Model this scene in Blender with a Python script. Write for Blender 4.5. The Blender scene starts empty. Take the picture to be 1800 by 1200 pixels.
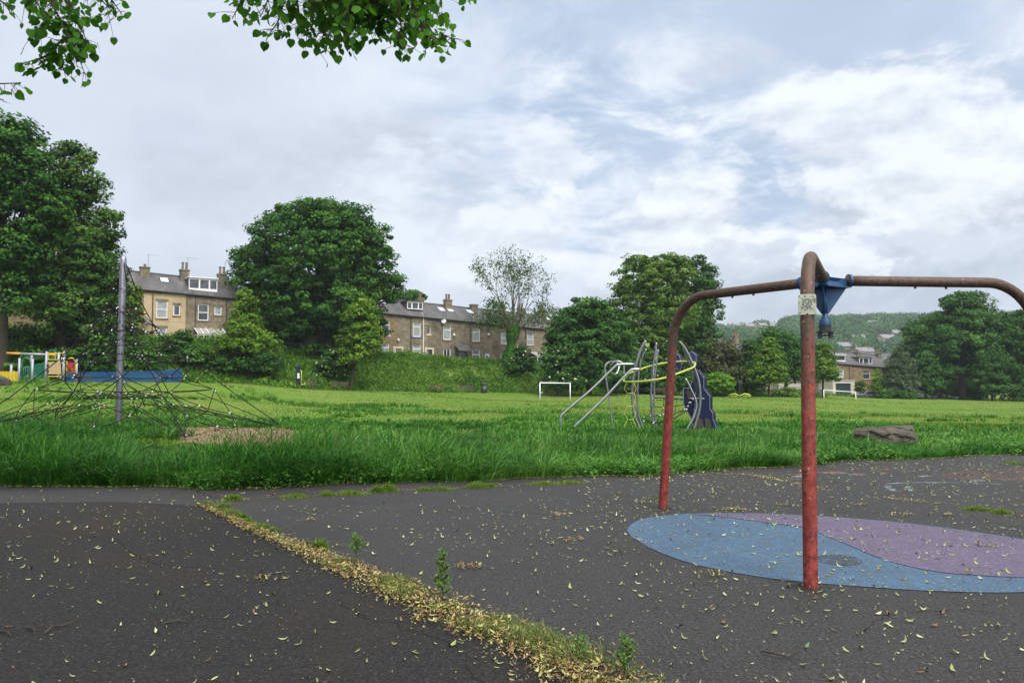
import bpy, bmesh, math, random
import numpy as np
from mathutils import Vector, Matrix
from mathutils.geometry import tessellate_polygon
R = math.radians
SC = bpy.context.scene
COL = SC.collection
rnd = random.Random(7)
rng = np.random.default_rng(7)

# ------------------------------------------------------------------ camera
F = 1420.0                      # focal length in photo pixels (1800 wide)
TH = math.atan(80 / F)          # horizon sits 80 px below the middle
EYE = 1.6
cam_d = bpy.data.cameras.new("camera"); cam = bpy.data.objects.new("camera", cam_d); COL.objects.link(cam)
cam.location = (0, 0, EYE); cam.rotation_euler = (R(90) + TH, 0, 0)
cam_d.sensor_width = 36; cam_d.lens = 36 * F / 1800; cam_d.clip_start = 0.05; cam_d.clip_end = 6000
SC.camera = cam

# ------------------------------------------------------------------ world and sun
SUN_EL, SUN_AZ = R(55), R(150)     # azimuth clockwise from +Y: high sun behind the camera, veiled by cloud
w = bpy.data.worlds.new("World"); SC.world = w; w.use_nodes = True
nt = w.node_tree; nt.nodes.clear()
def N(tp, **k):
    n = nt.nodes.new(tp)
    for a, b in k.items(): setattr(n, a, b)
    return n
def L(a, b): nt.links.new(a, b)
def M2(op, a, b=None, c=None, clamp=False):
    n = N('ShaderNodeMath', operation=op); n.use_clamp = clamp
    for i, v in enumerate((a, b, c)):
        if v is None: continue
        if hasattr(v, 'links'): L(v, n.inputs[i])
        else: n.inputs[i].default_value = v
    return n.outputs[0]
def MIX(f, a, b):
    n = N('ShaderNodeMix', data_type='RGBA')
    for s, v in ((n.inputs[0], f), (n.inputs[6], a), (n.inputs[7], b)):
        if hasattr(v, 'links'): L(v, s)
        else: s.default_value = v if isinstance(v, float) else (*v, 1)
    return n.outputs[2]
def RAMP(v, *stops, interp='EASE'):
    n = N('ShaderNodeValToRGB'); cr = n.color_ramp; cr.interpolation = interp
    L(v, n.inputs[0])
    while len(cr.elements) < len(stops): cr.elements.new(0.5)
    for e, (p, c) in zip(cr.elements, stops):
        e.position = p; e.color = (c, c, c, 1) if not isinstance(c, tuple) else (*c, 1)
    return n.outputs[0]
def NOISE(vec, scale, detail=4, rough=0.55, dist=0.0):
    n = N('ShaderNodeTexNoise'); L(vec, n.inputs['Vector'])
    n.inputs['Scale'].default_value = scale; n.inputs['Detail'].default_value = detail
    n.inputs['Roughness'].default_value = rough; n.inputs['Distortion'].default_value = dist
    return n.outputs['Fac']
tc = N('ShaderNodeTexCoord'); vdir = tc.outputs['Generated']
sx = N('ShaderNodeSeparateXYZ'); L(vdir, sx.inputs[0])
zc = M2('MAXIMUM', sx.outputs[2], 0.0)
den = M2('ADD', zc, 0.22)
px_, py_ = M2('DIVIDE', sx.outputs[0], den), M2('DIVIDE', sx.outputs[1], den)
cv = N('ShaderNodeCombineXYZ'); L(px_, cv.inputs[0]); L(py_, cv.inputs[1])
def ray(px, py):
    u, v = (px - 900) / F, (600 - py) / F
    return (u, math.cos(TH) - v * math.sin(TH), math.sin(TH) + v * math.cos(TH))
def blob(px, py, inner, outer, sy=1.0, tilt=0.0):
    """soft region of the sky round one direction (for a patch of clear blue or a grey bank)"""
    d = Vector(ray(px, py)).normalized()
    right = Vector((d.y, -d.x, 0)).normalized(); up = right.cross(d)
    r2 = right * math.cos(tilt) + up * math.sin(tilt); u2 = up * math.cos(tilt) - right * math.sin(tilt)
    def dot(v):
        n = N('ShaderNodeVectorMath', operation='DOT_PRODUCT'); L(vdir, n.inputs[0]); n.inputs[1].default_value = v
        return n.outputs['Value']
    a = M2('MULTIPLY', dot(r2), 1.0); b = M2('MULTIPLY', dot(u2), sy)
    f = dot(d)
    q = M2('SQRT', M2('ADD', M2('MULTIPLY', a, a), M2('MULTIPLY', b, b)))
    q = M2('ADD', q, M2('MULTIPLY', M2('LESS_THAN', f, 0.0), 9.0))
    n = N('ShaderNodeMapRange', interpolation_type='SMOOTHSTEP'); L(q, n.inputs[0])
    n.inputs[1].default_value = inner; n.inputs[2].default_value = outer
    n.inputs[3].default_value = 1.0; n.inputs[4].default_value = 0.0
    return n.outputs[0]
sky = N('ShaderNodeTexSky', sky_type='NISHITA'); sky.sun_disc = False
sky.sun_elevation = SUN_EL; sky.sun_rotation = SUN_AZ; sky.air_density = 1.0; sky.dust_density = 2.5
skyv = N('ShaderNodeVectorMath', operation='SCALE'); L(sky.outputs[0], skyv.inputs[0]); skyv.inputs['Scale'].default_value = 0.07
mapn = N('ShaderNodeMapping'); L(cv.outputs[0], mapn.inputs[0]); mapn.inputs['Scale'].default_value = (1.0, 1.25, 1); mapn.inputs['Rotation'].default_value = (0, 0, 0.5)
flat = N('ShaderNodeMapping'); L(vdir, flat.inputs[0]); flat.inputs['Scale'].default_value = (1.0, 1.0, 1.9)
n_big = NOISE(mapn.outputs[0], 0.8, 10, 0.58, 0.15)
n_fine = NOISE(flat.outputs[0], 4.2, 12, 0.60, 0.25)
n_wisp = NOISE(mapn.outputs[0], 2.2, 12, 0.62, 0.35)
n_lump = NOISE(flat.outputs[0], 7.0, 12, 0.60, 0.15)
up_ = N('ShaderNodeVectorMath', operation='ADD'); L(flat.outputs[0], up_.inputs[0]); up_.inputs[1].default_value = (0.0, 0.0, 0.035)
n_lump2 = NOISE(up_.outputs[0], 7.0, 12, 0.60, 0.15); n_fine2 = NOISE(up_.outputs[0], 4.2, 12, 0.60, 0.25)
cl = M2('ADD', M2('MULTIPLY', n_big, 0.45), M2('MULTIPLY', n_fine, 0.55))
GREY, PALE, WHITE, PUFF = (0.33, 0.37, 0.44), (0.475, 0.535, 0.62), (0.565, 0.615, 0.68), (0.63, 0.665, 0.705)
base = MIX(RAMP(cl, (0.40, 0.0), (0.50, 0.55), (0.60, 1.0)), (0.41, 0.45, 0.52), WHITE)
base = MIX(0.30, base, PALE)
def region(col, m, amount, noise=None, lo=0.35, hi=0.6):
    global base
    f = M2('MULTIPLY', m, amount)
    if noise is not None:   # the edge of the region is broken up by the noise
        t = M2('ADD', M2('MULTIPLY', m, 0.55), M2('MULTIPLY', M2('SUBTRACT', noise, 0.5), 2.6))
        f = M2('MULTIPLY', RAMP(t, (lo, 0.0), (hi, 1.0)), M2('MULTIPLY', M2('MINIMUM', M2('MULTIPLY', m, 4.0), 1.0), amount))
    base = MIX(f, base, col)
shade = M2('MULTIPLY', M2('SUBTRACT', n_lump2, n_lump), 5.0)
puffc = MIX(M2('ADD', 0.30, shade, clamp=True), PUFF, (0.44, 0.475, 0.535))
shade_f = M2('MULTIPLY', M2('SUBTRACT', n_fine2, n_fine), 6.0)
greyc = MIX(M2('ADD', 0.35, shade_f, clamp=True), (0.42, 0.465, 0.54), (0.34, 0.38, 0.45))
BLUE = (0.33, 0.425, 0.575)
skm = MIX(0.7, skyv.outputs[0], BLUE)
region(WHITE, blob(760, 330, 0.05, 0.42, 1.5, 0.5), 0.7)
region(PUFF, blob(1130, 110, 0.0, 0.26, 1.3, -0.5), 0.8, n_fine, .05, .50)
region(greyc, blob(440, 330, 0.02, 0.36, 1.8, 0.1), 0.8, n_fine, 0.10, 0.55)
region(greyc, blob(690, 335, 0.0, 0.26, 2.4, -0.15), 0.75, n_lump, 0.12, 0.45)
region(greyc, blob(250, 480, 0.0, 0.26, 1.4, 0.0), 0.5, n_fine, 0.05, 0.6)
region((0.40, 0.445, 0.53), blob(120, 100, 0.05, 0.34, 1.5), 0.5)
region(skm, blob(1210, 300, 0.03, 0.38, 2.3, -0.22), 0.72, n_wisp, 0.10, 0.55)
region(skm, blob(1420, 110, 0.06, 0.46, 1.9, -0.1), 0.60, n_wisp, 0.05, 0.60)
region(skm, blob(860, 200, 0.02, 0.30, 1.6, -0.9), 0.45, n_wisp, 0.15, 0.65)
gtone = MIX(M2('ADD', 0.45, M2('MULTIPLY', M2('SUBTRACT', n_fine, n_fine2), 9.0), clamp=True), (0.34, 0.385, 0.455), (0.45, 0.50, 0.575))
region(gtone, blob(1690, 430, 0.05, 0.36, 2.4, 0.05), 0.95, n_lump2, 0.05, 0.40)
region(gtone, blob(1330, 505, 0.05, 0.40, 3.0, 0.0), 0.7, n_lump2, 0.05, 0.45)
region(puffc, blob(1620, 245, 0.06, 0.29, 1.9, 0.10), 0.88, n_lump, 0.10, 0.46)
region(puffc, blob(1030, 425, 0.02, 0.30, 2.8, 0.0), 0.8, n_lump, 0.12, 0.46)
region(puffc, blob(1490, 440, 0.0, 0.09, 1.3, 0.2), .9, n_lump, 0.20, 0.34)
region(puffc, blob(1200, 368, 0.0, 0.10, 1.9, -0.3), .9, n_lump, 0.20, 0.40)
region(puffc, blob(980, 290, 0.0, 0.10, 1.2, -0.6), .6, n_lump, 0.25, 0.50)
region(puffc, blob(1650, 378, 0.0, 0.09, 4.5, 0.15), .5, n_lump, 0.20, 0.45)
hz = N('ShaderNodeMapRange'); L(zc, hz.inputs[0]); hz.inputs[1].default_value = 0.0; hz.inputs[2].default_value = 0.16; hz.inputs[3].default_value = 0.7; hz.inputs[4].default_value = 0.0
base = MIX(hz.outputs[0], base, (0.30, 0.345, 0.42))
# unseen glow round the sun behind the camera, added to brighten the ground
sv = Vector((math.sin(SUN_AZ) * math.cos(SUN_EL), math.cos(SUN_AZ) * math.cos(SUN_EL), math.sin(SUN_EL)))
dn_ = N('ShaderNodeVectorMath', operation='DOT_PRODUCT'); L(vdir, dn_.inputs[0]); dn_.inputs[1].default_value = sv
gl = N('ShaderNodeMapRange', interpolation_type='SMOOTHSTEP'); L(dn_.outputs['Value'], gl.inputs[0]); gl.inputs[1].default_value = .55; gl.inputs[2].default_value = 1.0; gl.inputs[3].default_value = 0; gl.inputs[4].default_value = 1
base = MIX(gl.outputs[0], base, (2.4, 2.35, 2.25))
bg = N('ShaderNodeBackground'); L(base, bg.inputs[0]); bg.inputs[1].default_value = 0.97
out = N('ShaderNodeOutputWorld'); L(bg.outputs[0], out.inputs[0])
w.cycles.sampling_method = 'MANUAL'; w.cycles.sample_map_resolution = 512

sd = bpy.data.lights.new("sun", 'SUN'); sd.energy = 1.5; sd.angle = R(18); sd.color = (1.0, 0.96, 0.9)
sun = bpy.data.objects.new("sun", sd); COL.objects.link(sun)
sdir = Vector((math.sin(SUN_AZ) * math.cos(SUN_EL), math.cos(SUN_AZ) * math.cos(SUN_EL), math.sin(SUN_EL)))
sun.rotation_euler = sdir.to_track_quat('Z', 'Y').to_euler()
SC.view_settings.view_transform = 'Standard'; SC.view_settings.look = 'None'
SC.view_settings.gamma = 1; SC.view_settings.exposure = 0.70; SC.view_settings.use_curve_mapping = False
SC.cycles.max_bounces = 6; SC.cycles.diffuse_bounces = 3; SC.cycles.glossy_bounces = 2
SC.cycles.transmission_bounces = 3; SC.cycles.transparent_max_bounces = 8; SC.cycles.volume_bounces = 0
SC.cycles.use_denoising = True

# ------------------------------------------------------------------ placing helpers
def P(px, py, D):
    d = ray(px, py); k = D / d[1]
    return Vector((d[0] * k, D, EYE + d[2] * k))
def G0(px, py):
    d = ray(px, py); k = -EYE / d[2]
    return Vector((d[0] * k, d[1] * k, 0))
WN = Vector((.541, -.841, 0)); WD = Vector((.841, .541, 0)); W0 = Vector((-17.0, 106.0, 0))
def wall_s(px, py, w=0.0):
    """ray onto the vertical plane w metres in front of the terrace wall -> (s, z)"""
    d = ray(px, py); o = W0 + WN * w
    t = (o.x * WN.x + o.y * WN.y) / (d[0] * WN.x + d[1] * WN.y)
    p = Vector((d[0] * t, d[1] * t, EYE + d[2] * t))
    return (p.x - o.x) * WD.x + (p.y - o.y) * WD.y, p.z
def SW(s, w, z): 
    p = W0 + WD * s + WN * w
    return Vector((p.x, p.y, z))
EX = np.array([-60, -30, -14, -8.5, -4.5, -1.9, 0, 2.6, 4.5, 7.4, 12.3, 20, 40, 70.])
EY = np.array([20, 15.5, 13.8, 13.3, 12.85, 13.6, 14.1, 14.9, 15.9, 17.6, 19.4, 21.0, 24, 27.])
def edgeY(x): return np.interp(x, EX, EY) + 0.12 * np.sin(np.asarray(x) * 1.9) + 0.07 * np.sin(np.asarray(x) * 4.3 + 1)
CP = []
for (a, b, D) in ((1010, 755, 28), (1255, 757, 28), (208, 750, 27), (495, 752, 30), (60, 742, 31), (300, 672, 62), (120, 672, 61), (0, 672, 61), (530, 685, 86), (250, 684, 72), (420, 684, 78),
                  (770, 690, 97), (660, 687, 92), (860, 690, 98), (950, 700, 86), (975, 706, 84), (1000, 692, 104), (1300, 697, 114), (1350, 697, 117), (1475, 711, 122), (1450, 699, 135), (1600, 700, 148), (1700, 703, 150), (1790, 708, 150),
                  (1900, 712, 150), (600, 712, 55), (900, 720, 52), (1300, 722, 58), (1560, 770, 25), (1700, 735, 60), (1750, 720, 90), (-200, 672, 62), (200, 700, 45)):
    p = P(a, b, D); CP.append((p.x, p.y, p.z))
for x in range(-60, 71, 10): CP.append((x, float(np.interp(x, EX, EY)) + 1.5, 0.06)); CP.append((x, float(np.interp(x, EX, EY)) - 3, 0.0))
CP += [(150, 150, -1.5), (-120, 90, 2.5), (150, 60, -1.0), (0, 400, 0), (300, 300, -2), (-300, 300, 3)]
CP = np.array(CP)
def sstep(t): t = np.clip(t, 0, 1); return t * t * (3 - 2 * t)
def zf(x, y):
    x = np.atleast_1d(np.asarray(x, float)); y = np.atleast_1d(np.asarray(y, float))
    num = np.zeros_like(x); dn = np.zeros_like(x)
    for cx, cy, cz in CP:
        wgt = 1.0 / (((x - cx) ** 2 + (y - cy) ** 2) / (30 + 0.012 * y * y) + 0.15) ** 2
        num += wgt * cz; dn += wgt
    z = num / dn
    z = z * sstep((y - (np.interp(x, EX, EY) - 0.2)) / 6.0)
    s = (x - W0.x) * WD.x + (y - W0.y) * WD.y; ww = (x - W0.x) * WN.x + (y - W0.y) * WN.y
    wf = np.interp(s, [-60, -42, -30, 5, 30, 42, 60, 110], [26, 23, 19, 12.5, 14, 21, 18, 15])
    zt = np.interp(s, [-60, -30, -20, 4, 30, 50, 70, 100], [7.6, 6.9, 6.35, 5.4, 4.3, 2.9, 1.2, 0.0])
    t = sstep((wf - ww) / (wf - 3.5))
    lump = 0.25 * np.sin(x * .7 + 1) * np.sin(y * .55) * t * (1 - t) * 4
    z = z + (zt - z) * t * np.where(s > 60, np.clip((105 - s) / 45, 0, 1), 1) + lump
    # the far hill across the valley
    rx = x / np.maximum(y, 1)
    ridge = np.interp(rx, [-.2, .10, .25, .33, .345, .42, .6, .9, 1.4], [70, 74, 77, 80, 85, 87, 90, 98, 90])
    h = sstep((y - 330) / 800.0)
    z = z + ridge * h * np.where(y > 1130, np.clip(1 - (y - 1130) / 5000, .3, 1), 1)
    return z
def zg(x, y): return float(zf(x, y)[0])
def GP(px, D):
    """point of the ground at picture column px, D metres away"""
    x = (px - 900) / F * D
    return Vector((x, D, zg(x, D)))

# ------------------------------------------------------------------ mesh helpers
class MB:
    def __init__(s): s.v = []; s.f = []
    def add(s, vs, fs):
        b = len(s.v); s.v += [Vector(v) for v in vs]; s.f += [tuple(i + b for i in f) for f in fs]; return s
    def obox(s, o, a, b, c):
        """box from corner o spanned by a, b, c"""
        o, a, b, c = map(Vector, (o, a, b, c))
        vs = [o, o + a, o + a + b, o + b, o + c, o + a + c, o + a + b + c, o + b + c]
        fs = [(0, 3, 2, 1), (4, 5, 6, 7), (0, 1, 5, 4), (1, 2, 6, 5), (2, 3, 7, 6), (3, 0, 4, 7)]
        if a.cross(b).dot(c) < 0: fs = [f[::-1] for f in fs]
        return s.add(vs, fs)
    def box(s, x0, x1, y0, y1, z0, z1): return s.obox((x0, y0, z0), (x1 - x0, 0, 0), (0, y1 - y0, 0), (0, 0, z1 - z0))
    def cbox(s, c, sx, sy, sz, rz=0.0):
        a = Vector((math.cos(rz), math.sin(rz), 0)) * sx; b = Vector((-math.sin(rz), math.cos(rz), 0)) * sy; z = Vector((0, 0, sz))
        return s.obox(Vector(c) - a / 2 - b / 2 - z / 2, a, b, z)
    def tube(s, pts, r, seg=8, cap=True, closed=False):
        pts = [Vector(p) for p in pts]; n = len(pts)
        rr = r if isinstance(r, (list, tuple)) else [r] * n
        b = len(s.v); nrm = None
        for i, p in enumerate(pts):
            if closed: t = pts[(i + 1) % n] - pts[i - 1]
            else: t = pts[min(i + 1, n - 1)] - pts[max(i - 1, 0)]
            if t.length < 1e-9: t = Vector((0, 0, 1))
            t.normalize()
            if nrm is None:
                nrm = t.orthogonal().normalized()
            else:
                nrm = nrm - t * nrm.dot(t)
                if nrm.length < 1e-6: nrm = t.orthogonal()
                nrm.normalize()
            bn = t.cross(nrm)
            for k in range(seg):
                a = 2 * math.pi * k / seg
                s.v.append(p + (nrm * math.cos(a) + bn * math.sin(a)) * rr[i])
        m = n if closed else n - 1
        for i in range(m):
            for k in range(seg):
                k2 = (k + 1) % seg; j = (i + 1) % n
                s.f.append((b + i * seg + k, b + i * seg + k2, b + j * seg + k2, b + j * seg + k))
        if cap and not closed:
            s.f.append(tuple(b + k for k in range(seg))[::-1]); s.f.append(tuple(b + (n - 1) * seg + k for k in range(seg)))
        return s
    def prism(s, poly, ext):
        """poly: coplanar points, extruded by ext"""
        poly = [Vector(p) for p in poly]; n = len(poly); e = Vector(ext)
        vs = poly + [p + e for p in poly]
        fs = [tuple(range(n))[::-1], tuple(range(n, 2 * n))] + [(i, (i + 1) % n, n + (i + 1) % n, n + i) for i in range(n)]
        return s.add(vs, fs)
    def sphere(s, c, r, seg=10, ring=6, sz=1.0):
        c = Vector(c); b = len(s.v)
        s.v.append(c + Vector((0, 0, r * sz)))
        for i in range(1, ring):
            a = math.pi * i / ring
            for k in range(seg):
                q = 2 * math.pi * k / seg
                s.v.append(c + Vector((math.sin(a) * math.cos(q) * r, math.sin(a) * math.sin(q) * r, math.cos(a) * r * sz)))
        s.v.append(c - Vector((0, 0, r * sz))); e = len(s.v) - 1
        for k in range(seg): s.f.append((b, b + 1 + k, b + 1 + (k + 1) % seg))
        for i in range(ring - 2):
            for k in range(seg):
                a0 = b + 1 + i * seg; a1 = a0 + seg
                s.f.append((a0 + k, a1 + k, a1 + (k + 1) % seg, a0 + (k + 1) % seg))
        l = b + 1 + (ring - 2) * seg
        for k in range(seg): s.f.append((l + k, e, l + (k + 1) % seg))
        return s
def tag(o, label=None, cat=None, group=None, kind=None):
    if label: o['label'] = label
    if cat: o['category'] = cat
    if group: o['group'] = group
    if kind: o['kind'] = kind
    return o
def wloc(o):
    v = Vector(o.location)
    while o.parent: o = o.parent; v += o.location
    return v
def obj(name, mb, mat, parent=None, smooth=False, loc=None, bevel=0.0):
    """link one mesh object; vertices are given in world coordinates"""
    me = bpy.data.meshes.new(name)
    o = bpy.data.objects.new(name, me); COL.objects.link(o)
    off = Vector((0, 0, 0))
    if parent: o.parent = parent; off = wloc(parent)
    if loc is not None: o.location = Vector(loc) - off; off = Vector(loc)
    me.from_pydata([tuple(v - off) for v in mb.v], [], mb.f)
    me.materials.append(mat)
    if smooth: me.shade_smooth()
    if bevel:
        m = o.modifiers.new("bevel", 'BEVEL'); m.width = bevel; m.segments = 2; m.limit_method = 'ANGLE'
    return o
def thing(name, label, cat, loc, group=None):
    o = bpy.data.objects.new(name, None); COL.objects.link(o); o.location = loc; o.empty_display_size = .2
    return tag(o, label, cat, group)
def npobj(name, V, Fc, mat, parent=None, attr=None, smooth=False, loc=None):
    """V (n,3) array, Fc (m,k) index array or list of arrays with differing k; attr: value per face"""
    me = bpy.data.meshes.new(name)
    Fs = Fc if isinstance(Fc, list) else [Fc]
    o = bpy.data.objects.new(name, me); COL.objects.link(o)
    off = Vector((0, 0, 0))
    if parent: o.parent = parent; off = wloc(parent)
    if loc is not None: o.location = Vector(loc) - off; off = Vector(loc)
    V = V - np.array(off)[None, :]
    me.vertices.add(len(V)); me.vertices.foreach_set('co', V.astype(np.float32).ravel())
    li = np.concatenate([f.ravel() for f in Fs]).astype(np.int32)
    lt = np.concatenate([np.full(len(f), f.shape[1]) for f in Fs]).astype(np.int32)
    me.loops.add(len(li)); me.loops.foreach_set('vertex_index', li)
    ls = np.concatenate([[0], np.cumsum(lt)[:-1]]).astype(np.int32)
    me.polygons.add(len(lt)); me.polygons.foreach_set('loop_start', ls); me.polygons.foreach_set('loop_total', lt)
    if smooth: me.polygons.foreach_set('use_smooth', np.ones(len(lt), dtype=bool))
    me.update(calc_edges=True)
    if attr is not None:
        a = me.attributes.new('var', 'FLOAT', 'FACE'); a.data.foreach_set('value', attr.astype(np.float32))
    me.materials.append(mat)
    return o

# ------------------------------------------------------------------ materials
def newmat(name):
    global nt
    m = bpy.data.materials.new(name); m.use_nodes = True; nt = m.node_tree; nt.nodes.clear()
    return m
def finish(shader, disp=None):
    o = N('ShaderNodeOutputMaterial'); L(shader, o.inputs[0])
def PBSDF(col, rough=.6, metal=0.0, spec=.5, bump=None, bstr=.3, bdist=.02, **kw):
    p = N('ShaderNodeBsdfPrincipled')
    for s, v in (('Base Color', col), ('Roughness', rough), ('Metallic', metal)):
        if hasattr(v, 'links'): L(v, p.inputs[s])
        else: p.inputs[s].default_value = (*v, 1) if isinstance(v, tuple) else v
    p.inputs['Specular IOR Level'].default_value = spec
    for k, v in kw.items(): p.inputs[k.replace('_', ' ')].default_value = v
    if bump is not None:
        b = N('ShaderNodeBump'); L(bump, b.inputs['Height']); b.inputs['Strength'].default_value = bstr; b.inputs['Distance'].default_value = bdist
        L(b.outputs[0], p.inputs['Normal'])
    return p.outputs[0]
def OBJ(): return N('ShaderNodeTexCoord').outputs['Object']
def POS(): return N('ShaderNodeNewGeometry').outputs['Position']
def SCALED(v, s):
    m = N('ShaderNodeMapping'); L(v, m.inputs[0]); m.inputs['Scale'].default_value = s; return m.outputs[0]
def CR(v, *stops, interp='LINEAR'): return RAMP(v, *stops, interp=interp)
def simple(name, a, b=None, scale=8, rough=.6, metal=0.0, spec=.5, bstr=.15, lo=.35, hi=.65, bdist=.01, **kw):
    m = newmat(name); b = b or tuple(c * .75 for c in a); v = OBJ()
    n = NOISE(v, scale, 6, .6); n2 = NOISE(v, scale * 6, 4, .6)
    f = CR(M2('ADD', M2('MULTIPLY', n, .7), M2('MULTIPLY', n2, .3)), (lo, 0.), (hi, 1.))
    finish(PBSDF(MIX(f, a, b), rough, metal, spec, n2, bstr, bdist, **kw)); return m
def foliage(name, dark, mid, light, trans=.18, rough=.6, pscale=.35, spec=.12):
    m = newmat(name)
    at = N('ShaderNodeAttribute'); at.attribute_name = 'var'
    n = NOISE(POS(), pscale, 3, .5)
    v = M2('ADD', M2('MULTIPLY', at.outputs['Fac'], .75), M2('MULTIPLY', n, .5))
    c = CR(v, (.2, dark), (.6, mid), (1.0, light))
    p = PBSDF(c, rough, 0, spec)
    t = N('ShaderNodeBsdfTranslucent')
    hs = N('ShaderNodeMix', data_type='RGBA', blend_type='MULTIPLY'); hs.inputs[0].default_value = 1.0; L(c, hs.inputs[6]); hs.inputs[7].default_value = (1.3, 1.35, .5, 1)
    L(hs.outputs[2], t.inputs[0])
    x = N('ShaderNodeMixShader'); x.inputs[0].default_value = trans; L(p, x.inputs[1]); L(t.outputs[0], x.inputs[2])
    finish(x.outputs[0]); return m
MAT = {}
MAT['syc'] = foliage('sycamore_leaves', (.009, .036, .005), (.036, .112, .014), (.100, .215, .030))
MAT['sycdark'] = foliage('dark_leaves', (.008, .026, .010), (.019, .060, .019), (.042, .105, .032))
MAT['lime'] = foliage('lime_leaves', (.020, .080, .010), (.050, .160, .016), (.110, .260, .030), trans=.5)
MAT['limefar'] = foliage('young_tree_leaves', (.030, .080, .007), (.090, .180, .014), (.180, .280, .030))
MAT['ash'] = foliage('ash_leaves', (.030, .078, .010), (.085, .165, .024), (.160, .255, .050))
MAT['olive'] = foliage('olive_leaves', (.030, .045, .014), (.075, .095, .030), (.135, .150, .060))
MAT['willow'] = foliage('willow_leaves', (.030, .060, .025), (.070, .110, .050), (.120, .160, .085))
MAT['bright'] = foliage('privet_leaves', (.045, .130, .010), (.110, .260, .020), (.190, .360, .035))
MAT['elder'] = foliage('elder_leaves', (.010, .038, .006), (.038, .112, .018), (.100, .205, .040))
MAT['mapleleaf'] = foliage('maple_leaves', (.014, .042, .006), (.048, .118, .016), (.125, .205, .045))
MAT['ashthin'] = foliage('thin_ash_leaves', (.026, .052, .010), (.062, .112, .020), (.12, .18, .04))
MAT['hillwood'] = foliage('hill_wood_leaves', (.012, .045, .012), (.032, .095, .022), (.075, .155, .040), pscale=.012, trans=.1)
MAT['ivy'] = foliage('ivy_leaves', (.020, .085, .008), (.045, .150, .014), (.085, .210, .025))
MAT['elder_near'] = foliage('verge_weed_leaves', (.02, .075, .01), (.05, .15, .02), (.10, .24, .04), pscale=2)
MAT['flower'] = simple('elder_flower', (.62, .60, .42), (.5, .5, .3), 3)
MAT['grass'] = foliage('long_grass', (.007, .048, .004), (.038, .160, .010), (.180, .360, .075), trans=.18, pscale=.55, rough=.5, spec=.2)
MAT['bankgrass'] = foliage('bank_grass', (.020, .070, .007), (.070, .175, .016), (.170, .265, .050), trans=.2, pscale=.25)
MAT['fieldgrass'] = foliage('field_grass', (.040, .105, .009), (.120, .205, .018), (.235, .265, .052), trans=.25, pscale=.12)
MAT['bark'] = simple('tree_bark', (.075, .06, .045), (.03, .026, .02), 6, .9, bstr=.6, spec=.2)
MAT['barkpale'] = simple('ash_bark', (.11, .095, .072), (.07, .065, .05), 5, .9, bstr=.6, spec=.2)
MAT['white'] = simple('white_paint', (.86, .87, .88), (.66, .67, .68), 6, .45)
MAT['cream'] = simple('cream_stone_surround', (.60, .52, .38), (.5, .43, .31), 5, .7)
MAT['black'] = simple('black_plastic', (.018, .018, .02), (.03, .03, .032), 8, .45)
MAT['dark'] = simple('dark_cast_iron', (.035, .035, .04), (.06, .055, .05), 8, .6)
MAT['wood'] = simple('weathered_wood', (.10, .07, .05), (.05, .036, .028), 9, .8)
MAT['lamp'] = simple('white_lamp_glass', (.8, .8, .78), None, 9, .3)
MAT['steel'] = simple('stainless_steel', (.30, .29, .32), (.19, .18, .21), 5, .30, 0.95, bstr=.03)
MAT['polished'] = simple('polished_bar', (.46, .46, .48), (.34, .34, .36), 5, .3, .85, bstr=.03)
MAT['galv'] = simple('galvanised_steel', (.28, .29, .31), (.17, .18, .20), 14, .45, .8, bstr=.06)
MAT['rope'] = simple('black_rope', (.012, .010, .011), (.022, .019, .019), 60, .9, bstr=.3, spec=.15)
MAT['clamp'] = simple('aluminium_clamp', (.75, .76, .78), None, 30, .35, .3)
MAT['yellow'] = simple('yellow_powder_coat', (.42, .47, .07), (.32, .37, .05), 9, .45)
MAT['playyellow'] = simple('play_yellow', (.62, .48, .03), None, 9, .45)
MAT['limeyellow'] = simple('lime_yellow_coat', (.50, .60, .05), (.38, .46, .04), 9, .45)
MAT['orange'] = simple('play_orange', (.60, .26, .03), None, 9, .45)
MAT['playgreen'] = simple('play_green', (.02, .22, .13), None, 9, .45)
MAT['playblue'] = simple('play_blue', (.010, .080, .215), (.008, .055, .155), 9, .45)
MAT['playred'] = simple('play_red', (.38, .02, .03), None, 9, .45)
MAT['tan'] = simple('tan_panel', (.42, .30, .16), (.36, .25, .13), 4, .6)
MAT['playgrey'] = simple('lilac_grey_post', (.36, .36, .44), (.27, .27, .34), 7, .5, .2)
MAT['navy'] = simple('navy_hdpe_panel', (.007, .011, .062), (.005, .008, .040), 4, .4)
MAT['bluehub'] = simple('blue_cast_hub', (.003, .062, .165), (.008, .030, .08), 16, .5, .05, lo=.3, hi=.7, bstr=.2)
def glass_mat(name, tint=(.03, .035, .04)):
    m = newmat(name); n = NOISE(OBJ(), 1.2, 3, .5)
    finish(PBSDF(MIX(CR(n, (.4, 0.), (.6, 1.)), tint, tuple(c * 2.2 for c in tint)), .08, 0, .9)); return m
MAT['glass'] = glass_mat('window_glass')
MAT['net_curtain'] = simple('net_curtain', (.34, .37, .38), (.18, .20, .21), 3, .5, spec=.8)
MAT['smoked'] = simple('smoked_panel', (.075, .065, .06), (.05, .04, .04), 3, .25)
MAT['doorwhite'] = simple('white_door', (.72, .74, .76), None, 5, .4)
MAT['doorblue'] = simple('grey_blue_door', (.20, .24, .32), None, 5, .45)
MAT['doordark'] = simple('dark_door', (.04, .045, .05), None, 5, .4)
MAT['garage'] = simple('dark_green_garage_door', (.03, .055, .06), None, 5, .5)
MAT['skyl'] = simple('rooflight_glass', (.62, .68, .74), (.4, .45, .5), 3, .1, spec=.9)
MAT['terracotta'] = simple('terracotta_pot', (.24, .10, .065), None, 9, .8)
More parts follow.
